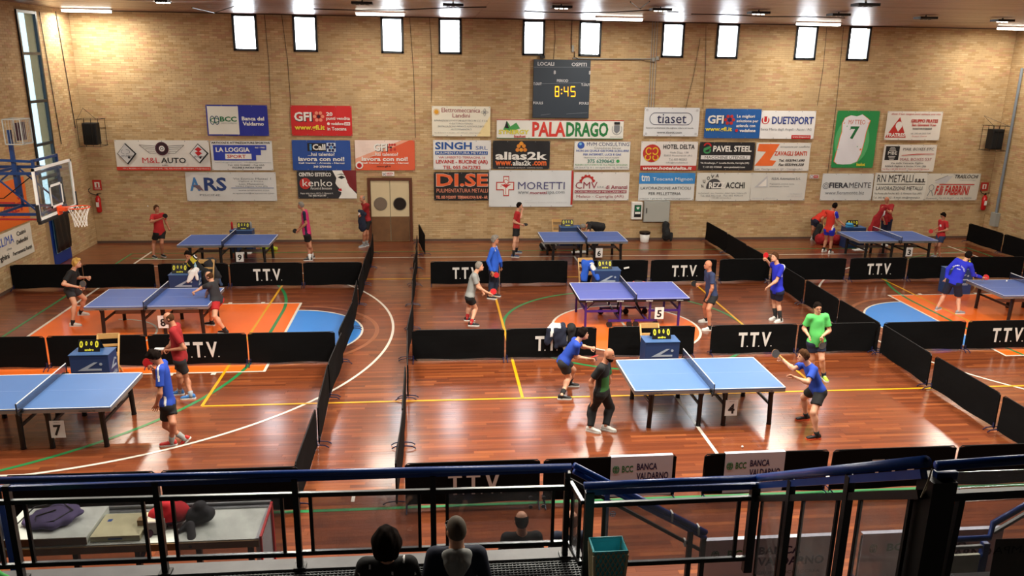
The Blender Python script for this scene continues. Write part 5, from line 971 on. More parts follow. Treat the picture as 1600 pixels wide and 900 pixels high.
def shoe(parent, A, fd, S, m, msole, pitch=0, sock=None, shin=None, soled=True):
    """A ankle joint, fd toe direction"""
    fd = nrm(V(fd[0], fd[1], 0)); lat = np.cross(V(0, 0, 1), fd); up = V(0, 0, 1)
    if pitch: c, s = math.cos(pitch), math.sin(pitch); fd, up = fd*c-up*s, up*c+fd*s
    g = A-up*.085*S
    sec = [(-.075, .026, .060, .0), (-.06, .034, .085, 0), (-.02, .037, .095, 0), (.03, .040, .082, 0), (.08, .045, .062, 0), (.13, .047, .050, 0), (.17, .042, .042, 0), (.195, .024, .030, 0)]
    mb = MB(); n = 10; vs = []
    for x, w_, h, _ in sec:
        for k in range(n):
            t = 2*math.pi*k/n; cz = .5+.5*math.sin(t); vs.append(g+fd*x*S+lat*w_*S*math.cos(t)*(1-.25*cz)+up*(.016+h*cz)*S)
    m_ = len(sec); mb.add(vs, [(i*n+k, i*n+(k+1) % n, (i+1)*n+(k+1) % n, (i+1)*n+k) for i in range(m_-1) for k in range(n)]+[tuple(range(n))[::-1], tuple((m_-1)*n+k for k in range(n))])
    sh = mb.build('shoe', m, parent, smooth=True)
    so = MB(); out = []
    for x, w_ in ((-.082, .020), (-.06, .036), (0, .038), (.06, .040), (.11, .050), (.16, .047), (.20, .024)): out.append((x, w_))
    pts = [g+fd*x*S+lat*w_*S for x, w_ in out]+[g+fd*x*S-lat*w_*S for x, w_ in out[::-1]]; so.poly(pts[::-1], up*.024*S); so.build('sole', msole, sh)
    lc = MB()
    for x in (.03, .055, .08): lc.bar(g+fd*x*S+lat*.022*S+up*(.094-.30*(x-.03))*S, g+fd*x*S-lat*.022*S+up*(.094-.30*(x-.03))*S, .006, .006)
    lc.build('laces', msole, sh)
    if sock is not None:
        q = A if shin is None else A+nrm(shin-A)*sock[1]; MB().tube([A-up*.062*S+fd*-.008, A-up*.02*S, A+(q-A)*.4, q], [.036*S, .046*S, .046*S, (.050+max(0, sock[1]-.1)*.12)*S], 10).build('sock', sock[0], parent, smooth=True)
def person(label, head, neck, pel, face, an, kn, el, wr, S=1.0, skin='f', shirt=None, sleeve=.58, longs=False, rule=None, bottom=('shorts', None, .6), shoes=None, sole=M_sole, sock=None, hair=('short', 'dark'), grips=(1, 0), wdy=(0, 0), Y0=None, lean=0.0, hdy=0.0, hpitch=0, hface=None, vox=.0135, apitch=(0, 0), ffd=None, belly=0.0, hem=.07, wb=None, glasses=False, sdir=None, extras=None):
    """L/R order is (left, right) of the person; image points are read off the photograph, depths come from bone lengths"""
    A = [at(*an[i], 2, .085*S) if not isinstance(an[i], np.ndarray) else an[i] for i in (0, 1)]
    Yc_ = (A[0][1]+A[1][1])/2 if Y0 is None else Y0
    P = at(*pel, 1, Yc_) if not isinstance(pel, np.ndarray) else pel; N = at(*neck, 1, P[1]+lean) if not isinstance(neck, np.ndarray) else neck; H = at(*head, 1, N[1]+hdy)
    s = nrm(N-P); f = nrm(V(face[0], face[1], 0)); l = np.cross(V(0, 0, 1), f); l = nrm(l-s*(l@s)); fr = np.cross(l, s)
    hd = H-N; HL = .165*S; H = N+nrm(hd)*min(max(np.linalg.norm(hd), .13*S), .19*S)
    hip = [P+l*.088*S-s*.01, P-l*.088*S-s*.01]
    sl_ = l if sdir is None else nrm(np.cross(V(0, 0, 1), nrm(V(*sdir, 0)))-s*(np.cross(V(0, 0, 1), nrm(V(*sdir, 0)))@s))
    sh = [N+sl_*.175*S-s*.055*S, N-sl_*.175*S-s*.055*S]
    K, E, W_ = [], [], []
    for i in (0, 1):
        th, sn_ = .43*S, .41*S
        if isinstance(kn[i], np.ndarray): K.append(kn[i])
        else: K.append(ray_scan(kn[i], lambda Q: (np.linalg.norm(Q-hip[i], axis=1)-th)**2+(np.linalg.norm(Q-A[i], axis=1)-sn_)**2-.02*((Q-hip[i])@f), (hip[i]+A[i])/2))
        ua, fa = .285*S, .25*S
        if isinstance(wr[i], np.ndarray): w3 = wr[i]
        else: w3 = at(*wr[i], 1, sh[i][1]+wdy[i])
        dv = w3-sh[i]; L = np.linalg.norm(dv)
        if L > (ua+fa)*1.08: w3 = sh[i]+dv/L*(ua+fa)*1.08
        W_.append(w3)
        sg = l if i == 0 else -l
        E.append(ray_scan(el[i], lambda Q: (np.linalg.norm(Q-sh[i], axis=1)-ua)**2+(np.linalg.norm(Q-w3, axis=1)-fa)**2-.012*((Q-sh[i])@sg)+.008*((Q-sh[i])@fr), (sh[i]+w3)/2) if not isinstance(el[i], np.ndarray) else el[i])
    root = empty('person', (P[0], P[1], 0) if A[0][2] < .3 else (P[0], P[1], A[0][2]-.085), label, 'person')
    sk = SKIN[skin]; hf = nrm(V(*(hface or face), 0)); hu = nrm(nrm(H-N)*.6+V(0, 0, 1)*.4-hf*math.tan(0)); hf = nrm(hf*math.cos(hpitch)-V(0, 0, 1)*math.sin(hpitch)); hu = nrm(hu-hf*(hu@hf)) if abs(hu@hf) < .95 else nrm(np.cross(hf, l)); hl = np.cross(hu, hf); HA = np.stack([hl, hf, hu])
    kS = S*.94
    hp = lambda a, b, c: H+(hl*a+hf*b+hu*c)*kS
    pr = [cap(N-s*.06, H-hu*.03-hf*.015, .058*S, .052*S, k=.03), ell(H+hu*.015*S, V(.077, .094, .108)*kS, HA), ell(hp(0, .032, -.055), V(.055, .060, .062)*kS, HA, k=.03), cap(hp(0, .088, .012), hp(0, .108, -.022), .011*kS, .015*kS, k=.012), ell(hp(0, .085, -.085), V(.022, .018, .018)*kS, HA, k=.02),
          ell(hp(.078, -.01, -.005), V(.012, .022, .032)*kS, HA, k=.008), ell(hp(-.078, -.01, -.005), V(.012, .022, .032)*kS, HA, k=.008)]
    ff = (fr, 1.45)
    pr += [cap(P+s*.03, N-s*.17*S, .128*S, .135*S, ff, k=.04), cap(sh[0]-l*.02, sh[1]+l*.02, .052*S, k=.04), cap(hip[0], hip[1], .10*S, k=.04)]
    ex = MB()
    for i in (0, 1):
        ud = nrm(E[i]-sh[i]); fd = nrm(W_[i]-E[i])
        pr += [cap(sh[i], E[i], .050*S, .039*S, k=.03), cap(E[i], W_[i], .040*S, .026*S, k=.02), ell(E[i]+(W_[i]-E[i])*.25, .043*S, k=.03)]
        pr += [cap(hip[i], K[i], .088*S, .056*S, k=.04), cap(K[i], A[i], .054*S, .037*S, k=.02), ell(K[i]*.68+A[i]*.32-f*.015, V(.052, .052, .09)*S, k=.03)]
        d = fd if not grips[i] else nrm(fd*.9+f*.15); pal = nrm(np.cross(d, V(0, 0, 1))*(1 if i else -1)*.6-V(0, 0, 1)*.5-d*0); pal = nrm(pal-d*(pal@d)); la = np.cross(d, pal)
        pr += [cap(W_[i], W_[i]+d*.075*S, .028*S, .036*S, (pal, 1.9), k=.015)]
        hand(ex, W_[i], d, la, pal, S, grips[i], 1 if i else -1)
    soft_obj('body', pr, vox, sk, root, extra=ex)
    for a in (-1, 1): MB().ball(hp(a*.030, .088, .018), .0115*kS, 8, 6).build('eye', M_eye, root, smooth=True)
    MB().ball(hp(0, .092, -.052), V(.022, .022, .007)*kS, 10, 6).build('mouth', M_lip, root, smooth=True)
    if glasses:
        g = MB()
        for a in (-1, 1): g.tube([hp(a*.033+.024*math.cos(t), .108, .018+.018*math.sin(t)) for t in np.linspace(0, 2*math.pi, 13)], .0028, 5, caps=False).tube([hp(a*.057, .106, .022), hp(a*.08, .0, .018)], .0028, 5)
        g.tube([hp(-.01, .108, .02), hp(.01, .108, .02)], .0028, 5); g.build('glasses', M_black, root)
    # hair
    st_, hc = hair; c_ = []
    Q = lambda b, c: nrm(hf*b+hu*c)
    def E_(g, dz=.018): return ell(H+hu*dz*S-hf*.006, (V(.077, .094, .108)+g)*kS, HA)
    if st_ == 'short': soft_obj('hair', [E_(.013)], .008, HAIR[hc], root, .0028, 95, gcut=[(hp(0, .062, .055), Q(.8, -.6)), (hp(0, 0, -.055), Q(.15, -1))])
    if st_ == 'thick': soft_obj('hair', [E_(.020, .024), ell(hp(0, .045, .10), V(.06, .05, .03)*kS, HA)], .008, HAIR[hc], root, .0055, 75, gcut=[(hp(0, .080, .060), Q(.78, -.62)), (hp(0, 0, -.07), Q(.1, -1))])
    if st_ == 'ring': soft_obj('hair', [E_(.008)], .009, HAIR[hc], root, .001, 90, gcut=[(hp(0, .02, .0), Q(1, 0)), (hp(0, 0, .062), Q(.35, 1)), (hp(0, 0, -.06), Q(0, -1))])
    if st_ == 'stub': soft_obj('hair', [E_(.003)], .009, HAIR['stub'], root, gcut=[(hp(0, .045, .05), Q(.9, -.45)), (hp(0, 0, -.05), Q(0, -1))])
    if st_ == 'bob': soft_obj('hair', [E_(.028, .0), ell(hp(0, -.02, -.02), V(.112, .10, .11)*kS, HA, k=.05), ell(hp(0, -.03, -.09), V(.085, .07, .06)*kS, HA, k=.04)], .009, HAIR[hc], root, .004, 80, gcut=[(hp(0, .070, .04), Q(.93, -.35))])
    # shirt
    if shirt is not None:
        bt = [cap(P-s*.06, N-s*.15*S, (.150+belly*.3)*S, .147*S, (fr, 1.34-belly*2.5), k=.04), cap(sh[0]-l*.025, sh[1]+l*.025, .066*S, k=.045), cap(hip[0]+s*.03, hip[1]+s*.03, .112*S, k=.045)]
        if belly: bt.append(ell(P+s*.16+fr*(.0+belly), V(.12, .12, .16)*S, k=.07))
        g = []
        soc = [(P-s*hem*S, -s), (N+s*.005+fr*.015, nrm(s+fr*.25))]
        bt2 = [dict(p, cut=soc) for p in bt]
        for i in (0, 1):
            if longs: bt2 += [cap(sh[i], E[i], .064*S, .052*S, k=.035), cap(E[i], W_[i], .053*S, .040*S, k=.02, cut=[(W_[i]-nrm(W_[i]-E[i])*.01, nrm(W_[i]-E[i]))])]
            else:
                q = sh[i]+(E[i]-sh[i])*(sleeve+.12); bt2.append(cap(sh[i], q, .062*S, .066*S, k=.04, cut=[(sh[i]+(E[i]-sh[i])*sleeve*1.2, nrm(E[i]-sh[i]))]))
        ms = shirt if isinstance(shirt, (list, tuple)) else [shirt]
        def rl(c):
            q = c-P; u = q@l; h = (q@s)/np.linalg.norm(N-P); fz = q@fr; return rule(u/S, h, fz/S, c)
        soft_obj('shirt', bt2, vox, ms, root, .0022, 22, seed=P[0], rule=rl if rule else None)
    kd, bm, ln = bottom
    if kd == 'shorts':
        pp = [cap(hip[0], hip[1], .115*S, k=.03, cut=[(P+s*.09, s)]), cap(P-s*.02, P+s*.08, .122*S, .118*S, (fr, 1.35), cut=[(P+s*.09, s)])]
        for i in (0, 1):
            dk = K[i]-hip[i]; pp.append(cap(hip[i], hip[i]+dk*(ln+.3), .103*S, .096*S, k=.03, cut=[(hip[i]+dk*ln, nrm(dk+V(0, 0, -.25)))]))
        soft_obj('shorts', pp, vox, bm, root, .002, 24, seed=P[1])
    else:
        pp = [cap(hip[0], hip[1], .112*S, k=.03, cut=[(P+s*.09, s)]), cap(P-s*.02, P+s*.08, .132*S, .128*S, (fr, 1.3), cut=[(P+s*.09, s)])]
        for i in (0, 1): pp += [cap(hip[i], K[i], .104*S, .084*S, k=.03), ell(K[i]*.68+A[i]*.32-f*.02, V(.074, .074, .11)*S, k=.03), cap(K[i], A[i], .082*S, .062*S, k=.03, cut=[(A[i]-nrm(A[i]-K[i])*.01, nrm(A[i]-K[i]))])]
        soft_obj('trousers', pp, vox, bm, root, .003, 26, seed=P[1])
    for i in (0, 1):
        fd = f if ffd is None else ffd[i]; shoe(root, A[i], fd, S, shoes, sole, apitch[i], sock, K[i])
    if extras: extras(root, dict(P=P, N=N, H=H, s=s, l=l, f=f, fr=fr, E=E, W=W_, A=A, K=K, hip=hip, sh=sh, hp=hp, S=S, HA=HA))
    return dict(root=root, P=P, N=N, H=H, W=W_, E=E, f=f, l=l, s=s, sh=sh)
M_rbk = mat('black_rubber_face', (24, 24, 26), .6); M_rrd = mat('red_rubber_face', (196, 26, 34), .5); M_rgy = mat('grey_lit_rubber', (86, 88, 92), .5); M_bw = mat('blade_wood', (190, 140, 84), .5)  # grey copy of the black rubber, its lit look put into the colour
def racket(hnd, px, label, face, n=None, dy=0.0):
    C = at(*px, 1, hnd[1]+dy); d = C-hnd; L = np.linalg.norm(d); d = d/max(L, 1e-6)
    if L < .12 or L > .24: C = hnd+d*min(max(L, .14), .22)
    n = nrm(CAM-C) if n is None else nrm(n); n = nrm(n-d*(n@d)); sd = np.cross(d, n); o = empty('racket', C, label, 'racket')
    def oval(off, th, rr, rl):
        mb = MB(); A = np.linspace(0, 2*math.pi, 21)[:-1]; mb.poly([C+n*off+d*rl*math.cos(a)+sd*rr*math.sin(a) for a in A], n*th); return mb
    oval(-.003, .006, .075, .080).build('blade', M_bw, o); oval(.003, .003, .074, .079).build('rubber', face, o); oval(-.006, .003, .074, .079).build('rubber', M_rrd if face is not M_rrd else M_rbk, o)
    MB().bar(C-d*.070, C-d*.175, .028, .024, n).build('handle', M_bw, o); return o
# ================================================================ PEOPLE
def backprint(r, j):
    """white lettering on an arc on the back of the blue jacket"""
    o = j['N']-j['fr']*.145-j['s']*.20; mb = MB(); s = 'TENNIS TAVOLO'; n = len(s)
    for i, ch in enumerate(s):
        if ch == ' ': continue
        a = math.radians(62-124*i/(n-1)); R = .16; c = o+j['s']*(R*math.cos(a)-.10)-j['l']*(-R*math.sin(a))*1.0
        ux = (-j['l'])*-1; ux = j['l']*-1
        c = o+j['s']*(R*math.cos(a)-.12)+j['l']*(R*math.sin(a)); u = nrm(-j['l']*math.cos(a)+j['s']*math.sin(a)*1.0); v = np.cross(-j['fr'], u)
        text_on(mb, ch, c-u*.011-v*.015-j['fr']*.012, u*.022, v*.034, .04)
    mb.build('back_lettering', M_edge, r); mb = MB()
    text_on(mb, 'ASD', o-j['s']*.06-j['fr']*.012+j['l']*.05, -j['l']*.1, j['s']*.025, .03); mb.build('back_lettering', M_edge, r)
C_red = CL('red', (178, 30, 34)); C_dred = CL('dark_red', (150, 22, 28)); C_orr = CL('orange_red', (206, 48, 32)); C_pink = CL('pink', (206, 44, 112)); C_blk = CL('black', (20, 20, 22)); C_cha = CL('charcoal', (44, 44, 48)); C_nvy = CL('navy', (26, 32, 58)); C_dnv = CL('dark_navy', (22, 30, 52))
C_blu = CL('royal_blue', (28, 66, 170)); C_bl2 = CL('vivid_blue', (34, 44, 196)); C_jkt = CL('bright_blue_jacket', (38, 92, 204)); C_gry = CL('grey', (150, 152, 150)); C_wht = CL('white', (228, 228, 228)); C_grn = CL('bright_green', (92, 204, 104)); C_dgr = CL('forest_green', (44, 96, 40)); C_yel = CL('yellow', (214, 196, 60)); C_slt = CL('slate_blue', (44, 56, 92))
S_blk = mat('black_shoe', (24, 24, 28), .5); S_wht = mat('white_shoe', (224, 222, 216), .5); S_red = mat('red_shoe', (206, 44, 38), .5); S_blu = mat('blue_shoe', (56, 120, 190), .5); S_gry = mat('grey_shoe', (150, 158, 170), .5); S_nvy = mat('navy_shoe', (40, 62, 104), .5); S_yel = mat('lime_shoe', (170, 214, 60), .5)
SK_w = (C_wht, .12); SK_b = (C_blk, .13)
p = person('man in red T-shirt and black shorts left of the far left table', (244.6, 326.4), (246, 334), (249, 363), (.7, -.7), [(253.8, 396.7), (240, 398.5)], [(252.6, 379.6), (240.3, 379)], [(258.7, 346), (236.7, 347)], [(263.5, 356), (250.5, 342.3)], shirt=C_red, bottom=('shorts', C_blk, .62), shoes=S_blk, hair=('short', 'brown'), skin='t', vox=.016, wdy=(-.1, -.28), belly=.01)
racket(p['W'][1], (258, 337.4), 'black racket held up by the man in red at the far left', M_rbk)
p = person('man in a pink and navy shirt and black shorts right of the far left table', (470, 321), (475.5, 329), (480, 366), (-1, 0), [(484, 403), (488, 399.5)], [(482, 386), (484.7, 385.6)], [(478.3, 349.2), (473, 347)], [(467.5, 359), (466, 360)], shirt=[C_pink, C_nvy], rule=lambda u, h, z, c: ((np.abs(z) < .035) & (h < .62)) | ((np.abs(z+.02) < .045) & (np.abs(u) > .17)), bottom=('shorts', C_blk, .5), shoes=S_blk, sock=SK_w, hair=('short', 'grey'), skin='t', vox=.016, wdy=(0, -.1), grips=(0, 1), belly=.02)
racket(p['W'][1], (461, 360.9), 'black racket held low by the man in pink', M_rbk)
FY = (V(0, 1, 0), 1.9)
def bundle(nm, lab, cat, prims, m, seed=1, wr=.014, wf=24, vox=.014, rule=None): 
    o = soft_obj(nm, prims, vox, m, None, wr, wf, seed, rule=rule); return tag(o, lab, cat)
p = person('man in a red shirt and black shorts standing by the double door', (566, 310.2), (570.4, 317.5), (573.5, 345), (-.8, -.5), [(568.4, 382), (573, 380.5)], [(569, 366.5), (574, 365)], [(566, 331), (576, 331)], [(563, 335), (569, 336)], shirt=C_dred, bottom=('shorts', C_blk, .6), shoes=S_gry, sock=(C_gry, .14), hair=('ring', 'grey'), skin='t', vox=.016, wdy=(-.15, -.25))
w = (p['W'][0]+p['W'][1])/2
bundle('jacket', 'navy and white jacket carried by the man by the double door', 'jacket', [cap(w+V(-.02, -.08, .05), w+V(0, -.08, -.42), .12, .15, FY), cap(w+V(-.08, -.06, .12), w+V(.08, -.06, .02), .07)], [C_dnv, C_wht], 2, rule=lambda c: ((c[:, 2] > w[2]+.0) & (c[:, 0] < w[0]-.06) & (c[:, 2] < w[2]+.1)).astype(int))
p = person('blond man in black T-shirt crouching left of the left key table', (119.7, 411.5), (113.5, 421), (110, 451), (1, .05), [(126, 487.5), (113.5, 504.5)], [(132, 466.5), (116.5, 475)], [(121.5, 434), (98.8, 444)], [(135, 433.5), (122.5, 448.5)], shirt=C_blk, bottom=('shorts', C_cha, .55), shoes=S_wht, sock=(C_blk, .07), hair=('thick', 'blond'), wdy=(0, -.1), vox=.015, lean=0)
racket(p['W'][1], (129.5, 443.4), 'grey lit racket held by the blond man in black', M_rgy, n=V(.3, -1, .4))
p = person('bald man in charcoal T-shirt and red shorts reaching over the table', (327, 431.7), (331, 439.5), (339, 470), (-.85, .3), [(352, 516), (330.5, 503)], [(335.5, 494), (330, 487)], [(317.8, 448.8), (324.8, 455)], [(306, 455), (321, 467)], shirt=C_cha, bottom=('shorts', C_red, .55), shoes=S_blk, sock=(C_blk, .08), hair=('ring', 'brown'), hpitch=.3, vox=.015)
racket(p['W'][1], (312, 470), 'dark racket low over the table in the hand of the bald man in red shorts', M_rbk, n=V(.2, -.4, 1))
c = V(-10.95, 3.60, 0)
p = person('seated umpire in a black and yellow jacket resting his chin on his hand', (293.6, 398.5), (295, 405.5), c+V(0, 0, .50), (-.1, -1), [c+V(.12, -.42, .09), c+V(-.12, -.42, .09)], [c+V(.13, -.42, .50), c+V(-.13, -.42, .50)], [(304, 418), (286, 419)], [(299, 421), (290.5, 410)], Y0=3.6, shirt=[C_blk, C_yel, C_wht], longs=True, rule=lambda u, h, z, c: np.where((h > .72) & (np.abs(u) > .06) & (np.abs(u) < .17), 1, np.where((np.abs(u) > .205) & (np.abs(u) < .225), 2, 0)), bottom=('trousers', C_blk, 1), shoes=S_blk, hair=('short', 'dark'), skin='t', hpitch=.45, wdy=(-.25, -.2), vox=.016)
p = person('balding man in red T-shirt and grey shorts behind the walking boy in blue', (263.6, 497.5), (272.5, 509), (282, 560), (-1, -.08), [(298.5, 616.5), (281, 610)], [(290.5, 590), (280, 587)], [(288.4, 544), (266, 541)], [(265, 547), (256.5, 546)], shirt=C_dred, bottom=('shorts', C_cha, .66), shoes=S_blu, sock=(S_gry, .06), hair=('ring', 'brown'), skin='t', hpitch=.3, wdy=(0, -.05), belly=.01, vox=.0135)
w = (p['W'][0]+p['W'][1])/2
MB().box(w+V(-.13, 0, .02), (.16, .11, .02)).box(w+V(-.17, -.02, .035), (.08, .07, .012)).build('folded_cloth', C_wht, label='small white cloth in the hands of the balding man in red', cat='cloth', bevel=.004)
p = person('dark haired boy in a blue shirt and black shorts walking with his head down', (241.8, 557.5), (252, 568.5), (262, 631), (-1, -.15), [(287.2, 684.5), (268.4, 688.5)], [(259, 665), (270, 661)], [(250, 615), (243.5, 590)], [(244, 636), (239.5, 577)], shirt=[C_blu, C_wht], rule=lambda u, h, z, c: ((np.abs(z-.02) < .014) & (u > 0) & (h > .72)) | ((np.abs(z+.0) < .018) & (h < .28) & (np.abs(u) > .08)), bottom=('shorts', C_blk, .62), shoes=S_red, sock=(C_gry, .12), hair=('thick', 'dark'), skin='t', hpitch=.75, wdy=(-.02, -.06), grips=(0, 1), apitch=(.75, 0), vox=.013)
racket(p['W'][1], (236.5, 573.5), 'red racket held under his chin by the walking boy in blue', M_rrd, n=V(.3, -1, .2))
p = person('man in red T-shirt touching his face left of the far middle table', (811.7, 321.7), (808.5, 330), (806.7, 357), (1, -.1), [(806.7, 391.5), (802.3, 397.8)], [(808.3, 376.5), (804, 377.3)], [(813.5, 340), (802.8, 346.7)], [(815.3, 329.6), (815.2, 351)], shirt=C_red, bottom=('shorts', C_blk, .58), shoes=S_nvy, sock=(C_blk, .15), hair=('short', 'dark'), skin='f', wdy=(-.1, 0), grips=(0, 1), vox=.016)
racket(p['W'][1], (821.3, 351), 'black racket held level by the man in red at the far middle table', M_rbk, n=V(0, -.5, 1))
p = person('person in black bending down behind the far middle table', (911.5, 354.8), (918, 350.5), (939.5, 354), (-1, 0), [(925, 387), (930, 385)], [(934, 371), (938, 370)], [(919, 362), (922, 361)], [(915, 370), (919, 369)], shirt=C_blk, bottom=('trousers', C_blk, 1), shoes=S_gry, hair=('short', 'grey'), skin='t', hpitch=1.0, belly=.05, hem=.1, vox=.016)
p = person('grey haired man in bright blue track jacket and dark trousers', (773.4, 375), (771.5, 385.5), (771, 422), (.92, -.3), [(771.5, 458), (765.5, 462)], [(775.3, 440), (769, 440)], [(782, 408), (762.5, 408)], [(783.5, 419), (768, 424)], shirt=[C_jkt, C_wht], longs=True, rule=lambda u, h, z, c: (np.abs(u) > .10) & (np.abs(u) < .13) & (h > .86), bottom=('trousers', C_dnv, 1), shoes=S_blk, hair=('thick', 'grey'), skin='t', wdy=(0, -.08), belly=.02, vox=.015)
racket(p['W'][1], (775.5, 429.7), 'red racket in the lowered hand of the man in the blue track jacket', M_rrd, n=V(0, -1, .2))
p = person('grey haired man in a grey T-shirt crouching left of the violet table', (748.9, 416.5), (742.5, 426), (734, 463), (1, -.1), [(730, 496), (736.3, 504)], [(733, 480), (743.3, 482)], [(748, 446), (746.5, 448.5)], [(754, 456), (762, 457.2)], shirt=C_gry, bottom=('shorts', C_blk, .5), shoes=S_blk, sock=(C_red, .08), hair=('short', 'grey'), skin='f', wdy=(-.05, -.02), vox=.015)
racket(p['W'][1], (768.3, 456), 'red racket held forward by the crouching man in grey', M_rrd, n=V(.3, -1, .3))
p = person('bald man in a navy T-shirt and black shorts right of the violet table', (1106.7, 414), (1108.5, 424), (1112.5, 461), (-1, -.05), [(1109, 511), (1102.9, 498)], [(1107, 483), (1100.8, 479.5)], [(1112.7, 450), (1103.5, 445)], [(1107, 464), (1093, 444.3)], shirt=C_slt, bottom=('shorts', C_blk, .6), shoes=S_wht, sock=(C_blk, .05), hair=('bald', 'stub'), skin='t', wdy=(0, 0), grips=(0, 1), belly=.015, vox=.0145)
racket(p['W'][1], (1086, 443.3), 'black racket held out by the bald man in navy', M_rbk, n=V(.2, -1, .1))
p = person('man in a vivid blue shirt raising a red racket to his face', (1210.5, 401.6), (1215, 412), (1214.5, 454), (-.92, -.35), [(1219.5, 498), (1211.5, 494)], [(1216, 475.5), (1209.6, 473.6)], [(1213, 439), (1206.5, 417)], [(1200.5, 448.5), (1198, 406)], shirt=[C_bl2, C_wht], rule=lambda u, h, z, c: (np.abs(z+.01) < .018) & (u > .12) & (h > .55), bottom=('shorts', C_nvy, .6), shoes=S_wht, sock=(C_blk, .2), hair=('short', 'brown'), skin='f', wdy=(-.05, .1), grips=(0, 1), vox=.0145)
racket(p['W'][1], (1196.6, 399), 'red racket held up before his face by the man in vivid blue', M_rrd, n=V(.2, -1, .1))
p = person('young man in blue shirt crouching left of the nearest table', (911, 522), (902, 532.5), (880, 565), (1, -.05), [(890, 597.5), (877.8, 617.5)], [(896, 577.5), (889, 590)], [(910, 541.5), (899, 557.5)], [(922.5, 543.5), (919, 560.5)], shirt=C_blu, bottom=('shorts', C_cha, .6), shoes=S_blk, sock=(C_blk, .13), hair=('thick', 'dark'), skin='f', wdy=(0, 0), vox=.0135)
racket(p['W'][1], (929, 557), 'red racket seen edge on, held by the young man crouching in blue', M_rrd, n=V(.1, .25, 1))
p = person('bald bearded man in black and green shirt and black trousers', (951.3, 554.5), (943.5, 566.5), (940, 612), (.85, -.5), [(946.5, 665), (922.5, 667)], [(953, 637), (926, 638)], [(952, 592), (923.5, 596)], [(946, 612), (924.5, 622)], shirt=[C_blk, C_dgr, C_gry], rule=lambda u, h, z, c: np.where((z > .03) & (h > .12) & (h < .62+u*.4), 1, 0), bottom=('trousers', C_blk, 1), shoes=S_wht, hair=('bald', 'stub'), skin='t', grips=(0, 0), wdy=(0, 0), vox=.013, hpitch=.1,
  extras=lambda r, j: soft_obj('beard', [ell(j['hp'](0, .045, -.075), V(.058, .055, .05)*j['S'], j['HA']), ell(j['hp'](0, .0, -.05), V(.074, .06, .04)*j['S'], j['HA'])], .009, HAIR['dark'], r, .002, 80, gcut=[(j['hp'](0, 0, -.058), j['HA'][2])]))
p = person('man with glasses in a bright green T-shirt and navy shorts facing the camera', (1277.4, 481), (1277.8, 491), (1275.5, 535), (-.05, -1), [(1287.5, 586), (1268.5, 583)], [(1284, 561), (1269, 560)], [(1296, 516.5), (1256, 513)], [(1285.5, 525), (1263, 524)], shirt=C_grn, bottom=('shorts', C_nvy, .55), shoes=S_yel, sock=(C_nvy, .08), hair=('short', 'dark'), skin='f', hpitch=.15, grips=(1, 0), wdy=(-.16, -.16), glasses=True, belly=.01, vox=.0135)
racket(p['W'][0], (1285, 540), 'dark racket hanging from the hand of the man in green', M_rgy, n=V(0, -1, .1))
p = person('boy in blue T-shirt and black shorts lunging right of the nearest table', (1255, 557), (1263.5, 568.5), (1278, 609), (-1, -.05), [(1276.5, 679), (1259.2, 649.5)], [(1270.5, 645), (1255.5, 621)], [(1262, 597.5), (1240, 576.5)], [(1243, 590), (1223.5, 562.5)], S=.97, shirt=C_blu, bottom=('shorts', C_blk, .62), shoes=S_blk, sole=mat('orange_sole', (226, 90, 50), .5), sock=(C_blk, .06), hair=('thick', 'brown'), skin='f', grips=(0, 1), wdy=(-.05, .1), vox=.013)
racket(p['W'][1], (1212, 552.4), 'grey lit racket raised by the lunging boy in blue', M_rgy, n=V(.1, -1, .25))
p = person('man in royal blue track jacket seen from behind at the right table', (1513, 399), (1507, 407.5), (1491, 440), (.75, .65), [(1465, 479.6), (1497.8, 485.5)], [(1475.5, 461), (1497.8, 465)], [(1481, 420.4), (1521, 429.5)], [(1478.5, 435), (1534, 433.5)], shirt=[C_bl2, C_wht], longs=True, rule=None, bottom=('shorts', C_dnv, .85), shoes=S_gry, hair=('short', 'dark'), skin='f', wdy=(.0, .05), belly=.03, vox=.014, ffd=[(.8, .5), (1, .1)],
  extras=lambda r, j: backprint(r, j))
racket(p['W'][1], (1541, 433.2), 'red racket reaching over the right table in the hand of the man in blue', M_rrd, n=V(0, -1, .5))
p = person('man in orange red shirt and navy shorts bending beside the far right table', (1299.5, 330), (1292, 330.5), (1274, 344.5), (1, 0), [(1270, 371.5), (1277.5, 375)], [(1270.5, 358.8), (1275.5, 359.5)], [(1285.5, 341), (1284, 341.7)], [(1287, 350), (1285.5, 350)], shirt=C_orr, bottom=('shorts', C_nvy, .55), shoes=S_wht, sock=SK_w, hair=('short', 'grey'), skin='t', hpitch=.8, vox=.016, belly=.02)
k = p['root']
p = person('man in red and blue shirt with blue shorts, his back half turned', (1304.5, 322), (1299.5, 329.5), (1296, 359), (.8, .5), [(1286.7, 389.5), (1297, 392)], [(1291, 374.7), (1298.9, 376)], [(1301, 342), (1308.5, 342.5)], [(1308, 351), (1315.5, 348.6)], shirt=[C_orr, C_bl2, C_wht], rule=lambda u, h, z, c: np.where((u < -.165), 1, np.where((u < -.13) & (h < .3), 2, np.where((u < -.155) & (u > -.17), 2, 0))), bottom=('shorts', C_bl2, .42), shoes=S_wht, sock=(C_blk, .06), hair=('short', 'dark'), skin='t', vox=.0155)
p = person('big bald man in a red shirt and navy trousers against the far wall', (1385.7, 312.3), (1386.3, 319.5), (1385.7, 343), (-.35, -1), [(1385, 380.5), (1378.5, 380)], [(1388, 360), (1380, 360.5)], [(1391, 332.5), (1376, 331)], [(1380.5, 325), (1381.5, 345)], shirt=C_dred, bottom=('trousers', C_nvy, 1), shoes=S_wht, hair=('bald', 'stub'), skin='t', hpitch=.45, belly=.05, wdy=(-.3, -.3), vox=.016)
w = p['W'][0]
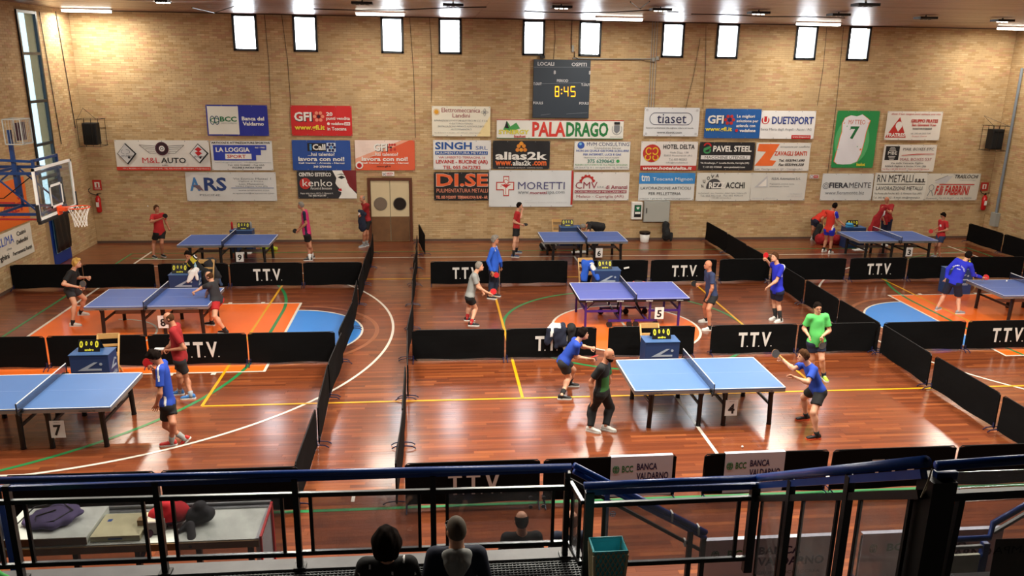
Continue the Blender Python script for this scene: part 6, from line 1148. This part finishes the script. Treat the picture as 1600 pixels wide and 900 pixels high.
bundle('jacket', 'dark red jacket with white stripe held by the big bald man', 'jacket', [cap(w+V(.0, -.07, .0), w+V(-.22, -.05, -.35), .09, .14, FY), cap(w+V(-.22, -.05, -.35), w+V(-.30, -.05, -.80), .14, .20, FY), cap(w+V(-.05, -.08, -.1), w+V(.15, -.08, -.55), .05, .04)], [C_dred, C_wht], 3, rule=lambda c: (np.abs((c[:, 0]-w[0])+.28*(w[2]-c[:, 2])-.03) < .035).astype(int)*(c[:, 2] < w[2]-.08)*(c[:, 2] > w[2]-.45))
p = person('boy in red T-shirt and navy shorts right of the far right table', (1473.9, 337), (1474.2, 344.5), (1470, 369), (-1, -.15), [(1468.3, 401), (1461, 398)], [(1467, 385), (1462.5, 384.4)], [(1480.3, 359.5), (1468, 355)], [(1466.5, 362), (1461.5, 358.2)], S=.86, shirt=[C_red, C_wht], rule=lambda u, h, z, c: (np.abs(u) < .04) & (np.abs(h-.68) < .07) & (z > .05), bottom=('shorts', C_slt, .6), shoes=S_gry, hair=('thick', 'dark'), skin='t', grips=(0, 1), wdy=(0, -.02), hpitch=.4, glasses=True, vox=.0145)
racket(p['W'][1], (1454.5, 361.5), 'red racket held by the boy in red at the far right table', M_rrd, n=V(0, -1, .5))
# spectators on the stand and below it, seen from behind
def spect(label, hpx, Yh, wid, shirt, hair, floor, S=1, head_dir=(0, 1), **kw):
    H = at(*hpx, 1, Yh); N = H+V(0, -.03, -.135*S); P = N+V(0, -.06, -.59*S); zf = floor
    K = [P+V(s*.12, .40, .03) for s in (-1, 1)]; A = [P+V(s*.13, .45, 0)*V(1, 1, 0)+V(0, 0, 0) for s in (-1, 1)]
    for i in (0, 1): A[i] = V(K[i][0], K[i][1]+.03, zf+.09)
    E = [P+V(s*.24, .12, .22) for s in (-1, 1)]; W_ = [P+V(s*.12, .33, .16) for s in (-1, 1)]
    return person(label, hpx, N, P, (0, 1), A, K, E, W_, S=S, hface=head_dir, shirt=shirt, longs=True, bottom=('trousers', C_blk, 1), shoes=S_blk, hair=hair, Y0=Yh, grips=(0, 0), vox=.014, **kw)
print_dots = lambda u, h, z, c: ((np.sin(c[:, 0]*38)*np.sin(c[:, 2]*34+c[:, 0]*9) > .93)).astype(int)
p1_ = spect('woman with brown bobbed hair and a black spotted top, seen from behind', (604, 845), -13.05, 0, [C_blk, C_wht], ('bob', 'dark'), 2.32-.42, .98, rule=print_dots, hem=.12)
def hood(r, j): soft_obj('hood', [cap(j['N']+V(-.07, -.06, -.02), j['N']+V(.07, -.06, -.02), .05), cap(j['N']+V(-.05, -.09, -.06), j['N']+V(0, -.12, -.20), .055, .035), cap(j['N']+V(.05, -.09, -.06), j['N']+V(0, -.12, -.20), .055, .035)], .01, C_gry, r, .004, 40)
p2_ = spect('man with cropped hair and grey hood over a navy top, from behind', (713, 829), -12.95, 0, C_dnv, ('stub', 'stub'), 1.9, 1.0, extras=hood, glasses=True, head_dir=(-.35, 1), hem=.1)
p3_ = spect('balding spectator in a black top below the stand', (815, 814), -10.35, 0, C_blk, ('ring', 'dark'), 0, 1.0, hem=.1)
p4_ = spect('spectator in a navy top with thin hair beside the stair foot below the stand', (893, 813), -10.3, 0, C_dnv, ('ring', 'dark'), 0, 1.0, hem=.1, head_dir=(-.5, 1))
# ================================================================ BAGS, CLOTHES LEFT AROUND
def W3(x, y, z): return V(x, y, z)
bundle('backpack', 'black backpack leaning on the far wall beside the waste bin', 'backpack', [cap((3.78, 9.68, .18), (3.74, 9.74, .62), .15, .12), ell((3.74, 9.56, .26), (.13, .08, .17)), cap((3.92, 9.6, .06), (3.96, 9.66, .3), .05)], C_blk, 5)
bundle('jacket', 'grey jacket hung over the farther cross row behind the seated umpire', 'jacket', [cap((-10.92, 4.02, .76), (-10.86, 4.12, .76), .12, .12, FY), cap((-10.9, 3.96, .74), (-10.76, 3.95, .36), .15, .15, FY), cap((-10.8, 3.93, .5), (-10.62, 3.92, .14), .08, .05, FY)], [C_cha, CL('faded_blue', (60, 78, 112))], 7, rule=lambda c: (c[:, 2] < .30).astype(int))
bundle('towel', 'white towel heaped on the box beside the seated umpire', 'towel', [cap((-11.05, 2.80, .78), (-10.93, 2.78, .84), .07, .08), cap((-10.98, 2.68, .80), (-11.1, 2.62, .58), .08, .05, FY), cap((-10.9, 2.68, .8), (-10.86, 2.66, .62), .07, .04, FY)], C_wht, 8)
MB().tube([(-10.99, 3.0, .742), (-10.99, 3.0, .92), (-10.99, 3.0, .96), (-10.99, 3.0, 1.0)], [.035, .035, .014, .014], 10).build('water_bottle', mat('pale_blue_bottle', (150, 190, 214), .15), smooth=True, label='pale blue water bottle beside the seated umpire', cat='bottle')
bundle('jacket', 'navy and white jacket draped over the middle cross row behind the crouching young man', 'jacket', [cap((-2.12, -2.06, .73), (-1.95, -2.06, .73), .10, .10, (V(0, 1, 0), 1.3)), cap((-2.14, -2.13, .68), (-2.24, -2.14, .44), .12, .08, FY), cap((-1.96, -2.14, .68), (-1.93, -2.15, .40), .13, .11, FY), cap((-2.05, -2.14, .6), (-2.06, -2.15, .32), .08, .06, FY)], [C_dnv, C_wht], 9, rule=lambda c: ((np.abs(c[:, 0]+2.17-.1*(c[:, 2]-.6)) < .03) & (c[:, 2] > .56) | (c[:, 2] > .755) & (c[:, 0] < -1.98)).astype(int))
bundle('bag', 'black bag strapped over the middle cross row beside the navy jacket', 'bag', [cap((-1.72, -2.06, .74), (-1.72, -2.10, .72), .09), cap((-1.74, -2.13, .68), (-1.76, -2.14, .42), .09, .06, FY)], C_blk, 10)
bundle('jacket', 'bright blue and white jacket over the chair beyond the violet table', 'jacket', [cap((-.46, 3.2, .84), (-.30, 3.15, .84), .10, .10, FY), cap((-.46, 3.08, .80), (-.50, 3.04, .42), .12, .09, FY), cap((-.30, 2.98, .80), (-.20, 2.66, .52), .08, .06)], [C_jkt, C_wht], 11, rule=lambda c: ((c[:, 0]+.28)**2+(c[:, 2]-.8)**2 < .006).astype(int))
bundle('sports_bag', 'blue and red sports bag on the floor beyond the violet table', 'bag', [cap((.78, 3.05, .14), (1.3, 3.05, .14), .15, k=.05), ell((1.05, 2.98, .26), (.26, .16, .10)), ell((1.02, 2.92, .33), (.14, .08, .05))], [C_jkt, CL('coral', (214, 70, 66)), C_blk], 12, rule=lambda c: np.where((c[:, 2] > .31) & (abs(c[:, 0]-1.02) < .12), 2, np.where(c[:, 2] > .20, 1, 0)))
bundle('sports_bag', 'black and white bag on the floor under the far middle table', 'bag', [cap((-.95, 8.4, .13), (-.55, 8.4, .13), .13), ell((-.7, 8.3, .22), (.16, .1, .08))], [C_blk, C_gry], 13, rule=lambda c: (np.sin(c[:, 0]*30+c[:, 2]*20) > .6).astype(int))
bundle('sports_bag', 'large red bag on the floor behind the men at the far right', 'bag', [cap((9.35, 9.1, .18), (10.0, 9.0, .16), .19, k=.06), ell((9.55, 9.05, .36), (.2, .15, .14)), ell((9.85, 8.9, .25), (.2, .16, .14))], C_dred, 14)
bundle('bag', 'dark bag propped against the large red bag', 'bag', [cap((9.3, 9.35, .2), (9.42, 9.4, .6), .13, .1)], C_blk, 15)
bundle('towel', 'sky blue towel on the box at the far right', 'towel', [cap((9.98, 8.5, .78), (10.16, 8.5, .80), .06, .07), ell((10.04, 8.46, .86), (.12, .09, .05))], [CL('sky_blue', (70, 160, 214))], 16, wr=.008)
bundle('towel', 'yellow towel on the floor behind the far left table', 'towel', [cap((-10.45, 8.75, .05), (-10.0, 8.7, .05), .06), ell((-10.15, 8.72, .09), (.14, .1, .05))], CL('lime_yellow', (200, 220, 60)), 17)
for (x, y, nm) in ((-10.95, 8.25, 'under the far left table'), (.25, 8.0, 'under the far middle table'), (10.35, 8.05, 'under the far right table')): MB().box((x, y, .012), (.5, .25, .02)).box((x+.1, y+.06, .03), (.3, .2, .015)).build('paper_sheets', C_wht, label='white paper sheets on the floor '+nm, cat='paper')
MB().tube([(-11.35, 8.62, .74), (-11.35, 8.62, .95), (-11.35, 8.62, 1.0)], [.035, .035, .012], 10).build('water_bottle', C_red, smooth=True, label='red bottle on the box at the far left table', cat='bottle')
MB().tube([(-10.74, 8.62, .74), (-10.74, 8.62, .96), (-10.74, 8.62, 1.0)], [.035, .035, .012], 10).build('water_bottle', C_gry, smooth=True, label='grey bottle on the box at the far left table', cat='bottle')
bundle('bag', 'small black bag on the floor by the legs of the boy in red', 'bag', [cap((11.85, 6.25, .09), (12.1, 6.25, .09), .09)], C_blk, 18)
MB().box((.92, 2.38+1.55, .5), (.16, .004, .05), (nrm(V(1, 0, .2)), V(0, 1, 0), nrm(V(-.2, 0, 1)))).build('white_tape', M_white, label='short white tape stuck on the barrier beyond the violet table', cat='tape')
# ================================================================ DESK BELOW THE STAND
M_dtop = mat('white_desk_top', (212, 218, 210), .3, noise=.05, scale=4); M_dw = mat('desk_wood_edge', (120, 92, 54), .6, noise=.2, scale=8)
M_ds = mat('desk_side', (170, 172, 176), .5)
r = empty('display_desk', (-8.0, -9.4, 0), 'long white topped desk below the stand at the left', 'desk')
MB().box((-8.25, -9.45, .76), (2.95, .75, .035)).build('desk_top', M_dtop, r, bevel=.004); MB().box((-8.25, -9.83, .72), (2.95, .025, .09)).build('front_edge', M_dw, r)
MB().box((-8.25, -9.06, .80), (2.95, .03, .06)).box((-8.25, -9.11, .785), (2.9, .05, .02)).build('back_rail', M_alu, r); MB().box((-6.79, -9.45, .40), (.04, .75, .76)).build('side_panel', M_ds, r)
MB().box((-6.755, -9.12, .42), (.025, .05, .84)).box((-6.755, -9.8, .40), (.025, .03, .80)).bar((-6.755, -9.12, .82), (-6.755, -9.8, .78), .025, .03).build('red_edge', M_rrd, r)
MB().box((-8.25, -9.75, .28), (2.8, .03, .10)).build('lower_board', M_dw, r)
for x in (-9.6, -8.9, -8.2, -7.5, -6.9): MB().box((x, -9.72, .34), (.06, .06, .68)).build('leg', M_black, r)
r = empty('raised_box', (-9.2, -9.45, .78), 'low white box lid on the left end of the desk', 'box'); MB().box((-9.22, -9.47, .83), (1.0, .68, .10)).build('box_body', M_dtop, r, bevel=.004); MB().box((-9.22, -9.812, .83), (1.0, .006, .09)).build('box_front', mat('brown_card', (110, 84, 56), .7), r)
r = empty('carton', (-8.4, -9.5, .78), 'flat cream carton with blue marks in the middle of the desk', 'box'); MB().box((-8.42, -9.52, .815), (.56, .5, .07)).build('carton_body', mat('cream_card', (206, 200, 160), .6), r, bevel=.004); MB().box((-8.6, -9.42, .851), (.05, .05, .002)).box((-8.24, -9.38, .851), (.05, .05, .002)).box((-8.42, -9.772, .815), (.16, .002, .02)).build('blue_marks', pm('gb'), r)
r = empty('small_box', (-8.0, -9.5, .78), 'small square box with a pattern on its lid on the desk', 'box'); MB().box((-8.02, -9.56, .86), (.22, .2, .16)).build('box_body', mat('grey_brown_card', (130, 122, 120), .6), r, bevel=.004); MB().box((-8.02, -9.56, .942), (.18, .16, .003)).build('lid_print', mat('lid_print', (196, 190, 170), .6), r); MB().disc((-8.0, -9.56, .945), (0, 0, 1), .03, .003, 14).build('emblem', pm('gb'), r)
MB().box((-8.19, -9.52, .85), (.09, .09, .14)).build('small_box', mat('tan_card', (170, 130, 80), .6), label='small tan box beside the square box on the desk', cat='box', bevel=.003)
bundle('sports_bag', 'folded purple bag with black straps on the left end of the desk', 'bag', [ell((-9.28, -9.42, .92), (.30, .25, .06), k=.03), ell((-9.15, -9.40, .96), (.24, .2, .04), k=.03)], CL('dusty_purple', (84, 72, 112)), 20, wr=.005)
MB().tube([(-9.6, -9.55, .92), (-9.5, -9.3, 1.0), (-9.2, -9.25, 1.02), (-9.02, -9.4, 1.0), (-9.15, -9.6, .98), (-9.35, -9.62, .95), (-9.4, -9.5, .99), (-9.2, -9.42, 1.02)], .009, 6).build('strap', M_black, label='thin black straps coiled over the purple bag', cat='strap')
bundle('backpack', 'red backpack on the desk behind the railing post', 'backpack', [cap((-8.0, -9.45, .91), (-7.8, -9.42, .92), .13, .13, k=.05), ell((-7.93, -9.42, 1.02), (.11, .10, .08)), cap((-8.05, -9.6, .86), (-8.1, -9.85, .62), .03, .025)], [CL('scarlet', (190, 20, 34)), CL('plum', (56, 24, 44))], 21, wr=.008, rule=lambda c: ((c[:, 2] < .87) & (c[:, 1] < -9.5)).astype(int))
bundle('camera_bag', 'dark grey bag with loose straps in the middle of the desk', 'bag', [cap((-7.60, -9.42, .89), (-7.46, -9.42, .89), .11, .10, k=.04), ell((-7.56, -9.40, .98), (.09, .09, .07)), cap((-7.6, -9.6, .85), (-7.56, -9.80, .72), .05, .045), cap((-7.66, -9.5, .82), (-7.74, -9.65, .80), .03, .02)], C_cha, 22, wr=.01)
bundle('backpack', 'navy bag at the left picture edge beside the desk', 'backpack', [cap((-9.75, -9.75, 1.05), (-9.85, -9.8, .75), .17, .2)], C_dnv, 23)
bundle('jacket', 'bright green sleeve of clothing on the walkway at the lower left corner', 'clothing', [cap(at(-30, 888, 1, -12.8), at(10, 903, 1, -12.8), .05, .035)], C_grn, 24)
# ================================================================ RAILINGS OF THE STAND
YA, YB2 = -12.15, -12.5; zf = 1.96
def railpanel(root, P, Q, zt, zbt, gl=True, glass_in=.10, post=.055, posts=(1, 1), thin=True):
    """one bay between floor points P and Q: top bar at zt, bottom bar at zbt (heights at P and at Q), glass held by two thin uprights"""
    P = np.asarray(P, float); Q = np.asarray(Q, float); u = Q-P; L = np.linalg.norm(u[:2])
    tz = lambda t, z: P+u*t+V(0, 0, z[0]+(z[1]-z[0])*t)
    MB().bar(tz(0, zt), tz(1, zt), .035, .035).build('top_bar', M_black, root); MB().bar(tz(0, zbt), tz(1, zbt), .035, .035).build('bottom_bar', M_black, root)
    MB().bar(tz(0, zt)+V(0, 0, .0205), tz(1, zt)+V(0, 0, .0205), .03, .004).build('bar_top_highlight', mat('pale_highlight_steel', (120, 124, 126), .3, metal=.3), root); MB().bar(tz(0, zbt)+V(0, 0, .0205), tz(1, zbt)+V(0, 0, .0205), .03, .004).build('bar_top_highlight', _mats['pale_highlight_steel'], root)  # pale strips put the top highlight of the black bars into the colour
    g = glass_in/L
    if gl:
        n = nrm(V(u[1], -u[0], 0)); 
        for t in (g, 1-g): MB().bar(tz(t, zbt), tz(t, zt), .028, .028).build('upright', M_black, root)
        a, b, c, d = tz(g, zbt)+V(0, 0, .02), tz(1-g, zbt)+V(0, 0, .02), tz(1-g, zt)-V(0, 0, .02), tz(g, zt)-V(0, 0, .02)
        MB().poly([a, b, c, d], n*.006).build('pane', M_rgl, root)
r1 = empty('railing', (-6, YA, zf), 'long blue topped railing with glass panes along the left of the stand', 'railing')
px_posts = [-230, 15, 247, 463, 677, 885]; XP = [at(x, 790, 1, YA)[0] for x in px_posts]; hz = lambda x: 2.90-(x+8.22)*.011
xe = XP[-1]
MB().tube([(XP[0]-.6, YA, hz(XP[0])), (xe+.03, YA, hz(xe))], .030, 12).build('handrail', M_blue, r1, smooth=True); MB().box(((XP[0]-.6+xe)/2, YA, hz(-6)-.052), (xe-XP[0]+.6, .035, .04)).build('rail_plate', M_blue, r1)
for i, x in enumerate(XP):
    MB().bar((x, YA, zf), (x, YA, hz(x)-.05), .05, .05).build('post', M_black, r1); MB().box((x, YA, zf+.01), (.10, .10, .02)).build('foot_plate', M_black, r1)
    if i: railpanel(r1, (XP[i-1], YA, 0), (x, YA, 0), (hz(XP[i-1])-.205, hz(x)-.205), (2.10, 2.09), glass_in=.12)
for px_, py_ in ((829, 764), (850, 765), (829, 778), (850, 778), (829, 792), (849, 791)): MB().disc(at(px_, py_, 1, YA-.006), (0, 1, 0), .018, .003, 14).build('round_sticker', mat('grey_sticker', (150, 150, 156), .5), r1)
# small return panel, second railing
x2 = at(920, 800, 1, YB2)[0]; x3 = at(1176, 800, 1, YB2)[0]; zt2 = 2.86
r2 = empty('railing', (x2, YB2, zf), 'short blue topped railing with one glass pane behind the wire basket', 'railing')
MB().tube([(x2-.05, YB2, zt2), (x3+.03, YB2, zt2+.012)], .031, 12).build('handrail', M_blue, r2, smooth=True); MB().box(((x2+x3)/2, YB2, zt2-.058), (x3-x2+.06, .04, .05)).build('rail_plate', M_blue, r2)
MB().bar((x2, YB2, zf), (x2, YB2, zt2-.06), .075, .06).build('post', M_black, r2); MB().bar((x3, YB2, zf), (x3, YB2, zt2-.06), .075, .06).build('post', M_black, r2)
railpanel(r2, (x2, YB2, 0), (x3, YB2, 0), (zt2-.185, zt2-.175), (2.09, 2.09), glass_in=.13)
dd = MB(); dc = at(957.5, 803, 1, YB2-.008); dd.tube([dc+V(.024*math.cos(a), 0, .024*math.sin(a)) for a in np.linspace(0, 2*math.pi, 17)], .003, 5, caps=False).bar(dc-V(.02, 0, 0), dc+V(.02, 0, 0), .003, .006).bar(dc-V(0, 0, .02), dc+V(0, 0, .02), .003, .006); dd.build('round_decal', mat('pale_blue_decal', (120, 150, 180), .5), r2)
r5 = empty('railing', (xe, YA, zf), 'narrow return panel joining the two glass railings', 'railing'); railpanel(r5, (xe+.03, YA-.02, 0), (x2-.05, YB2+.03, 0), (2.70, 2.68), (2.10, 2.09), glass_in=.06)
# stair rail going down to the court
r3 = empty('stair_handrail', (xe, -11.9, 0), 'blue double stair handrail going down to the court behind the short glass railing', 'handrail')
pa = at(897, 727, 1, -12.05); pb = at(1103, 832, 1, -11.85)
MB().tube([pa, pb], .028, 10).build('handrail', M_blue, r3, smooth=True); MB().tube([pa-V(0, 0, .06), pb-V(0, 0, .06)], .024, 10).build('handrail', M_blue, r3, smooth=True)
qa = at(888, 748, 1, -12.05); qb = at(1096, 860, 1, -11.85); MB().bar(qa, qb, .03, .03).build('lower_bar', M_black, r3)
for t in (.24, .88, .985):
    a = pa+(pb-pa)*t; MB().bar(a-V(0, 0, .06), V(a[0], a[1], 0) if t > .5 else V(a[0], a[1], 1.2), .045, .045).build('post', M_blue if t < .5 else M_black, r3)
for t in (.72, .93): a = pa+(pb-pa)*t; MB().box(a-V(0, .02, .0), (.014, .07, .09)).build('tape_strip', M_white, r3)
for t in (.86,): a = qa+(qb-qa)*t; MB().box(a-V(0, .02, .0), (.014, .05, .07)).build('tape_strip', M_white, r3)
MB().box((-1.0, -11.6, 1.1), (1.6, .8, .06)).build('stair_landing', M_kerb, label='grey stair landing below the short glass railing', cat='stair') if False else None
# rail climbing the stand towards the camera
s0 = V(x3+.02, YB2, zt2+.015); s1 = atd(1447, 721, 4.35); r4 = empty('stair_handrail', (s0[0], s0[1], zf), 'blue handrail rising to the right over dark posts and tall glass panes', 'handrail')
MB().tube([s0, s1], .033, 14).build('handrail', M_blue, r4, smooth=True); MB().bar(s0-V(0, 0, .075), s1-V(0, 0, .075), .04, .05).build('rail_plate', M_blue, r4)
dz = s1-s0; low = lambda t, h: s0+dz*t-V(0, 0, h)
MB().bar(low(0, .20), low(1, .20), .035, .05).build('top_bar', M_black, r4)
def tpx(x):   # parameter of the rail above an image column
    ts = np.linspace(0, 1, 400); return ts[np.argmin([abs(proj(s0+dz*t-V(0, 0, .3))[0]-x) for t in ts])]
for x, w_ in ((1232, .05), (1322, .05)): t = tpx(x); MB().bar(low(t, .05), low(t, .95), w_, w_).build('post', M_black, r4)
for xa, xb in ((1190, 1224), (1254, 1308), (1343, 1420)):
    ta, tb = tpx(xa), tpx(xb); n = nrm(V(dz[1], -dz[0], 0))
    for t in (ta, tb): MB().bar(low(t, .2), low(t, .95), .022, .022).build('upright', M_black, r4)
    MB().poly([low(ta, .93), low(tb, .93), low(tb, .22), low(ta, .22)], n*.006).build('pane', M_rgl, r4)
# heavy post and upper parapet at the right
r6 = empty('railing', (s1[0], s1[1], 3.2), 'upper blue railing with glass and a heavy dark post at the right picture edge', 'railing')
y6 = s1[1]+.02; a = at(1463, 728, 1, y6); b = at(1760, 706, 1, y6)
MB().tube([a, b], .028, 12).build('handrail', M_blue, r6, smooth=True); MB().bar(a-V(0, 0, .055), a-V(0, 0, .055)+V(.12, 0, 0), .04, .045).build('rail_plate', M_blue, r6)
pz = at(1466, 745, 1, y6); MB().bar(pz+V(.0, 0, 0), V(pz[0], pz[1], 2.6), .14, .14).build('post', M_black, r6)
ga, gb = at(1492, 738, 1, y6), at(1740, 728, 1, y6); gc, gd = at(1740, 750, 1, y6), at(1488, 763, 1, y6); MB().poly([gd, gc, gb, ga], (0, .006, 0)).build('pane', M_rgl, r6)
MB().bar(at(1480, 775, 1, y6), at(1740, 762, 1, y6), .04, .05).build('top_bar', M_black, r6)
MB().bar(at(1502, 775, 1, y6), at(1475, 905, 1, y6), .035, .035).build('upright', M_black, r6)
MB().poly([at(1480, 910, 1, y6), at(1740, 910, 1, y6), at(1740, 770, 1, y6), at(1506, 784, 1, y6)], (0, .006, 0)).build('pane', M_rgl, r6)
sg = MB(); c0 = at(1556, 884, 1, y6-.01); c1 = at(1640, 846, 1, y6-.01)
ps = MB().poly([at(1545, 905, 1, y6-.008), at(1700, 905, 1, y6-.008), at(1700, 838, 1, y6-.008), at(1556, 842, 1, y6-.008)], (0, -.002, 0)).build('paper_notice', mat('translucent_notice', (92, 88, 84), .7), r6)
a_, b_ = at(1638, 851, 1, y6-.011), at(1551, 866, 1, y6-.011); text_on(sg, 'STAMPA', V(a_[0], a_[1], b_[2]), V(b_[0]-a_[0], 0, 0), V(0, 0, (a_[2]-b_[2])*1.05), .01); sg.build('mirrored_lettering', M_black, ps)
cs_ = MB(); q = at(1456, 733, 1, y6-.05); cs_.tube([q, q+V(-.02, -.01, -.08), q+V(-.035, 0, -.17)], .004, 5).tube([q+V(.0, 0, 0), q+V(-.01, 0, -.12), q+V(-.03, -.01, -.14)], .004, 5); cs_.build('tied_string', mat('pale_string', (150, 140, 120), .8), r6)
# lower stair rail seen through the right glass
r7 = empty('stair_handrail', at(1545, 842, 1, -12.1), 'blue stair handrail seen through the glass at the right edge', 'handrail')
k0, k1, k2, k3 = at(1440, 846, 1, -12.1), at(1546, 840, 1, -12.1), at(1552, 818, 1, -12.1), at(1640, 768, 1, -12.1)
MB().tube([k0, k1, k2, k3], .03, 10).build('handrail', M_blue, r7, smooth=True); MB().bar(k0-V(0, 0, .09), k1-V(0, 0, .09), .03, .03).bar(k2-V(-.02, 0, .10), k3-V(0, 0, .10), .03, .03).build('lower_bar', M_grey, r7)
for q in (k1+V(-.03, 0, -.05), k0+V(.05, 0, -.05)): MB().bar(q, V(q[0], q[1], 1.0), .06, .06).build('post', M_blue, r7)
MB().box(((k0+k1)/2-V(0, 0, .42)), (abs(k1[0]-k0[0])*.8, .03, .5)).build('white_board', mat('off_white_board', (206, 206, 184), .6), r7)
MB().bar(at(4, 785, 1, -11.6), at(26, 905, 1, -11.6), .05, .05).build('blue_post', M_blue, label='slim blue post behind the railing at the left edge', cat='post')
# wire basket
bx = at(950, 850, 1, -12.85); x, y = bx[0], -12.86; zt_ = bx[2]; r = empty('wire_basket', (x, y, 1.96), 'turquoise lined waste basket on the walkway behind the short railing', 'bin'); M_tq = mat('turquoise_liner', (96, 196, 208), .35, noise=.1, scale=12); M_bg = mat('beige_wire', (196, 184, 150), .6)
def ringpts(z, s): 
    hx, hy = .135*s, .10*s; return [V(x-hx, y-hy, z), V(x+hx, y-hy, z), V(x+hx, y+hy, z), V(x-hx, y+hy, z)]
zb_ = zt_-.55; l = MB(); R0 = ringpts(zb_, .78); R1 = ringpts(zt_, 1.0)
l.add(R0+R1, [(0, 1, 5, 4), (1, 2, 6, 5), (2, 3, 7, 6), (3, 0, 4, 7), (3, 2, 1, 0)]); lo = l.build('liner', M_tq, r); md = lo.modifiers.new('t', 'SOLIDIFY'); md.thickness = .004
e = MB(); e.tube(R1+[R1[0]], .010, 6).tube([p_+V(0, 0, -.03) for p_ in R1+[R1[0]]], .007, 6); e.build('rim', M_tq, r)
wv_ = MB()
for k in range(4):
    a0, a1, b0, b1 = R0[k], R0[(k+1) % 4], R1[k], R1[(k+1) % 4]; cc = V(x, y, 0)
    for i in range(-7, 8):
        for s in (1, -1):
            t0 = i/7.0; pts = []
            for j in range(9):
                tt = j/8; uu = t0+tt*1.0 if s > 0 else t0+1-tt
                if 0 <= uu <= 1:
                    p_ = (a0+(a1-a0)*uu)*(1-tt)+(b0+(b1-b0)*uu)*tt; o_ = nrm((p_-cc)*V(1, 1, 0))*.008; pts.append(p_+o_)
            if len(pts) > 1: wv_.tube(pts, .0042, 4, caps=False)
wv_.build('wire_mesh', M_bg, r, kind='stuff')
e = MB()
for k in range(4): e.bar(R0[k], R1[k]-V(0, 0, .03), .02, .02)
e.build('corner_strip', M_bg, r)
GR = {'banner': 'sponsor banners on the walls', 'table': 'table tennis tables in the hall', 'person': 'people in the hall', 'racket': 'rackets in hand', 'net': 'table tennis nets', 'umpire table': 'umpire boxes by the tables', 'score counter': 'flip score counters on the boxes', 'chair': 'wooden folding chairs', 'card': 'table number cards', 'cable': 'thin cables on wall and ceiling', 'ball': 'white table tennis balls', 'sign': 'small wall signs', 'speaker': 'caged loudspeakers', 'extinguisher': 'fire extinguishers', 'jacket': 'jackets left about', 'bag': 'bags left about', 'backpack': 'backpacks left about', 'towel': 'towels left about', 'bottle': 'bottles on the boxes', 'railing': 'railings of the stand', 'handrail': 'stair handrails', 'paper': 'paper sheets on the floor', 'box': 'boxes', 'bin': 'bins'}
for o in list(bpy.data.objects):
    if o.parent is None and o.get('category') and not o.get('group'):
        g_ = GR.get(o['category']) or ('white tube lamps' if 'ceiling_lamp' in o.name else 'ceiling spotlights' if 'spotlight' in o.name else None)
        if g_: o['group'] = g_
print('objects', len(bpy.data.objects), 'faces', sum(len(m.polygons)*max(1, m.users) for m in bpy.data.meshes))
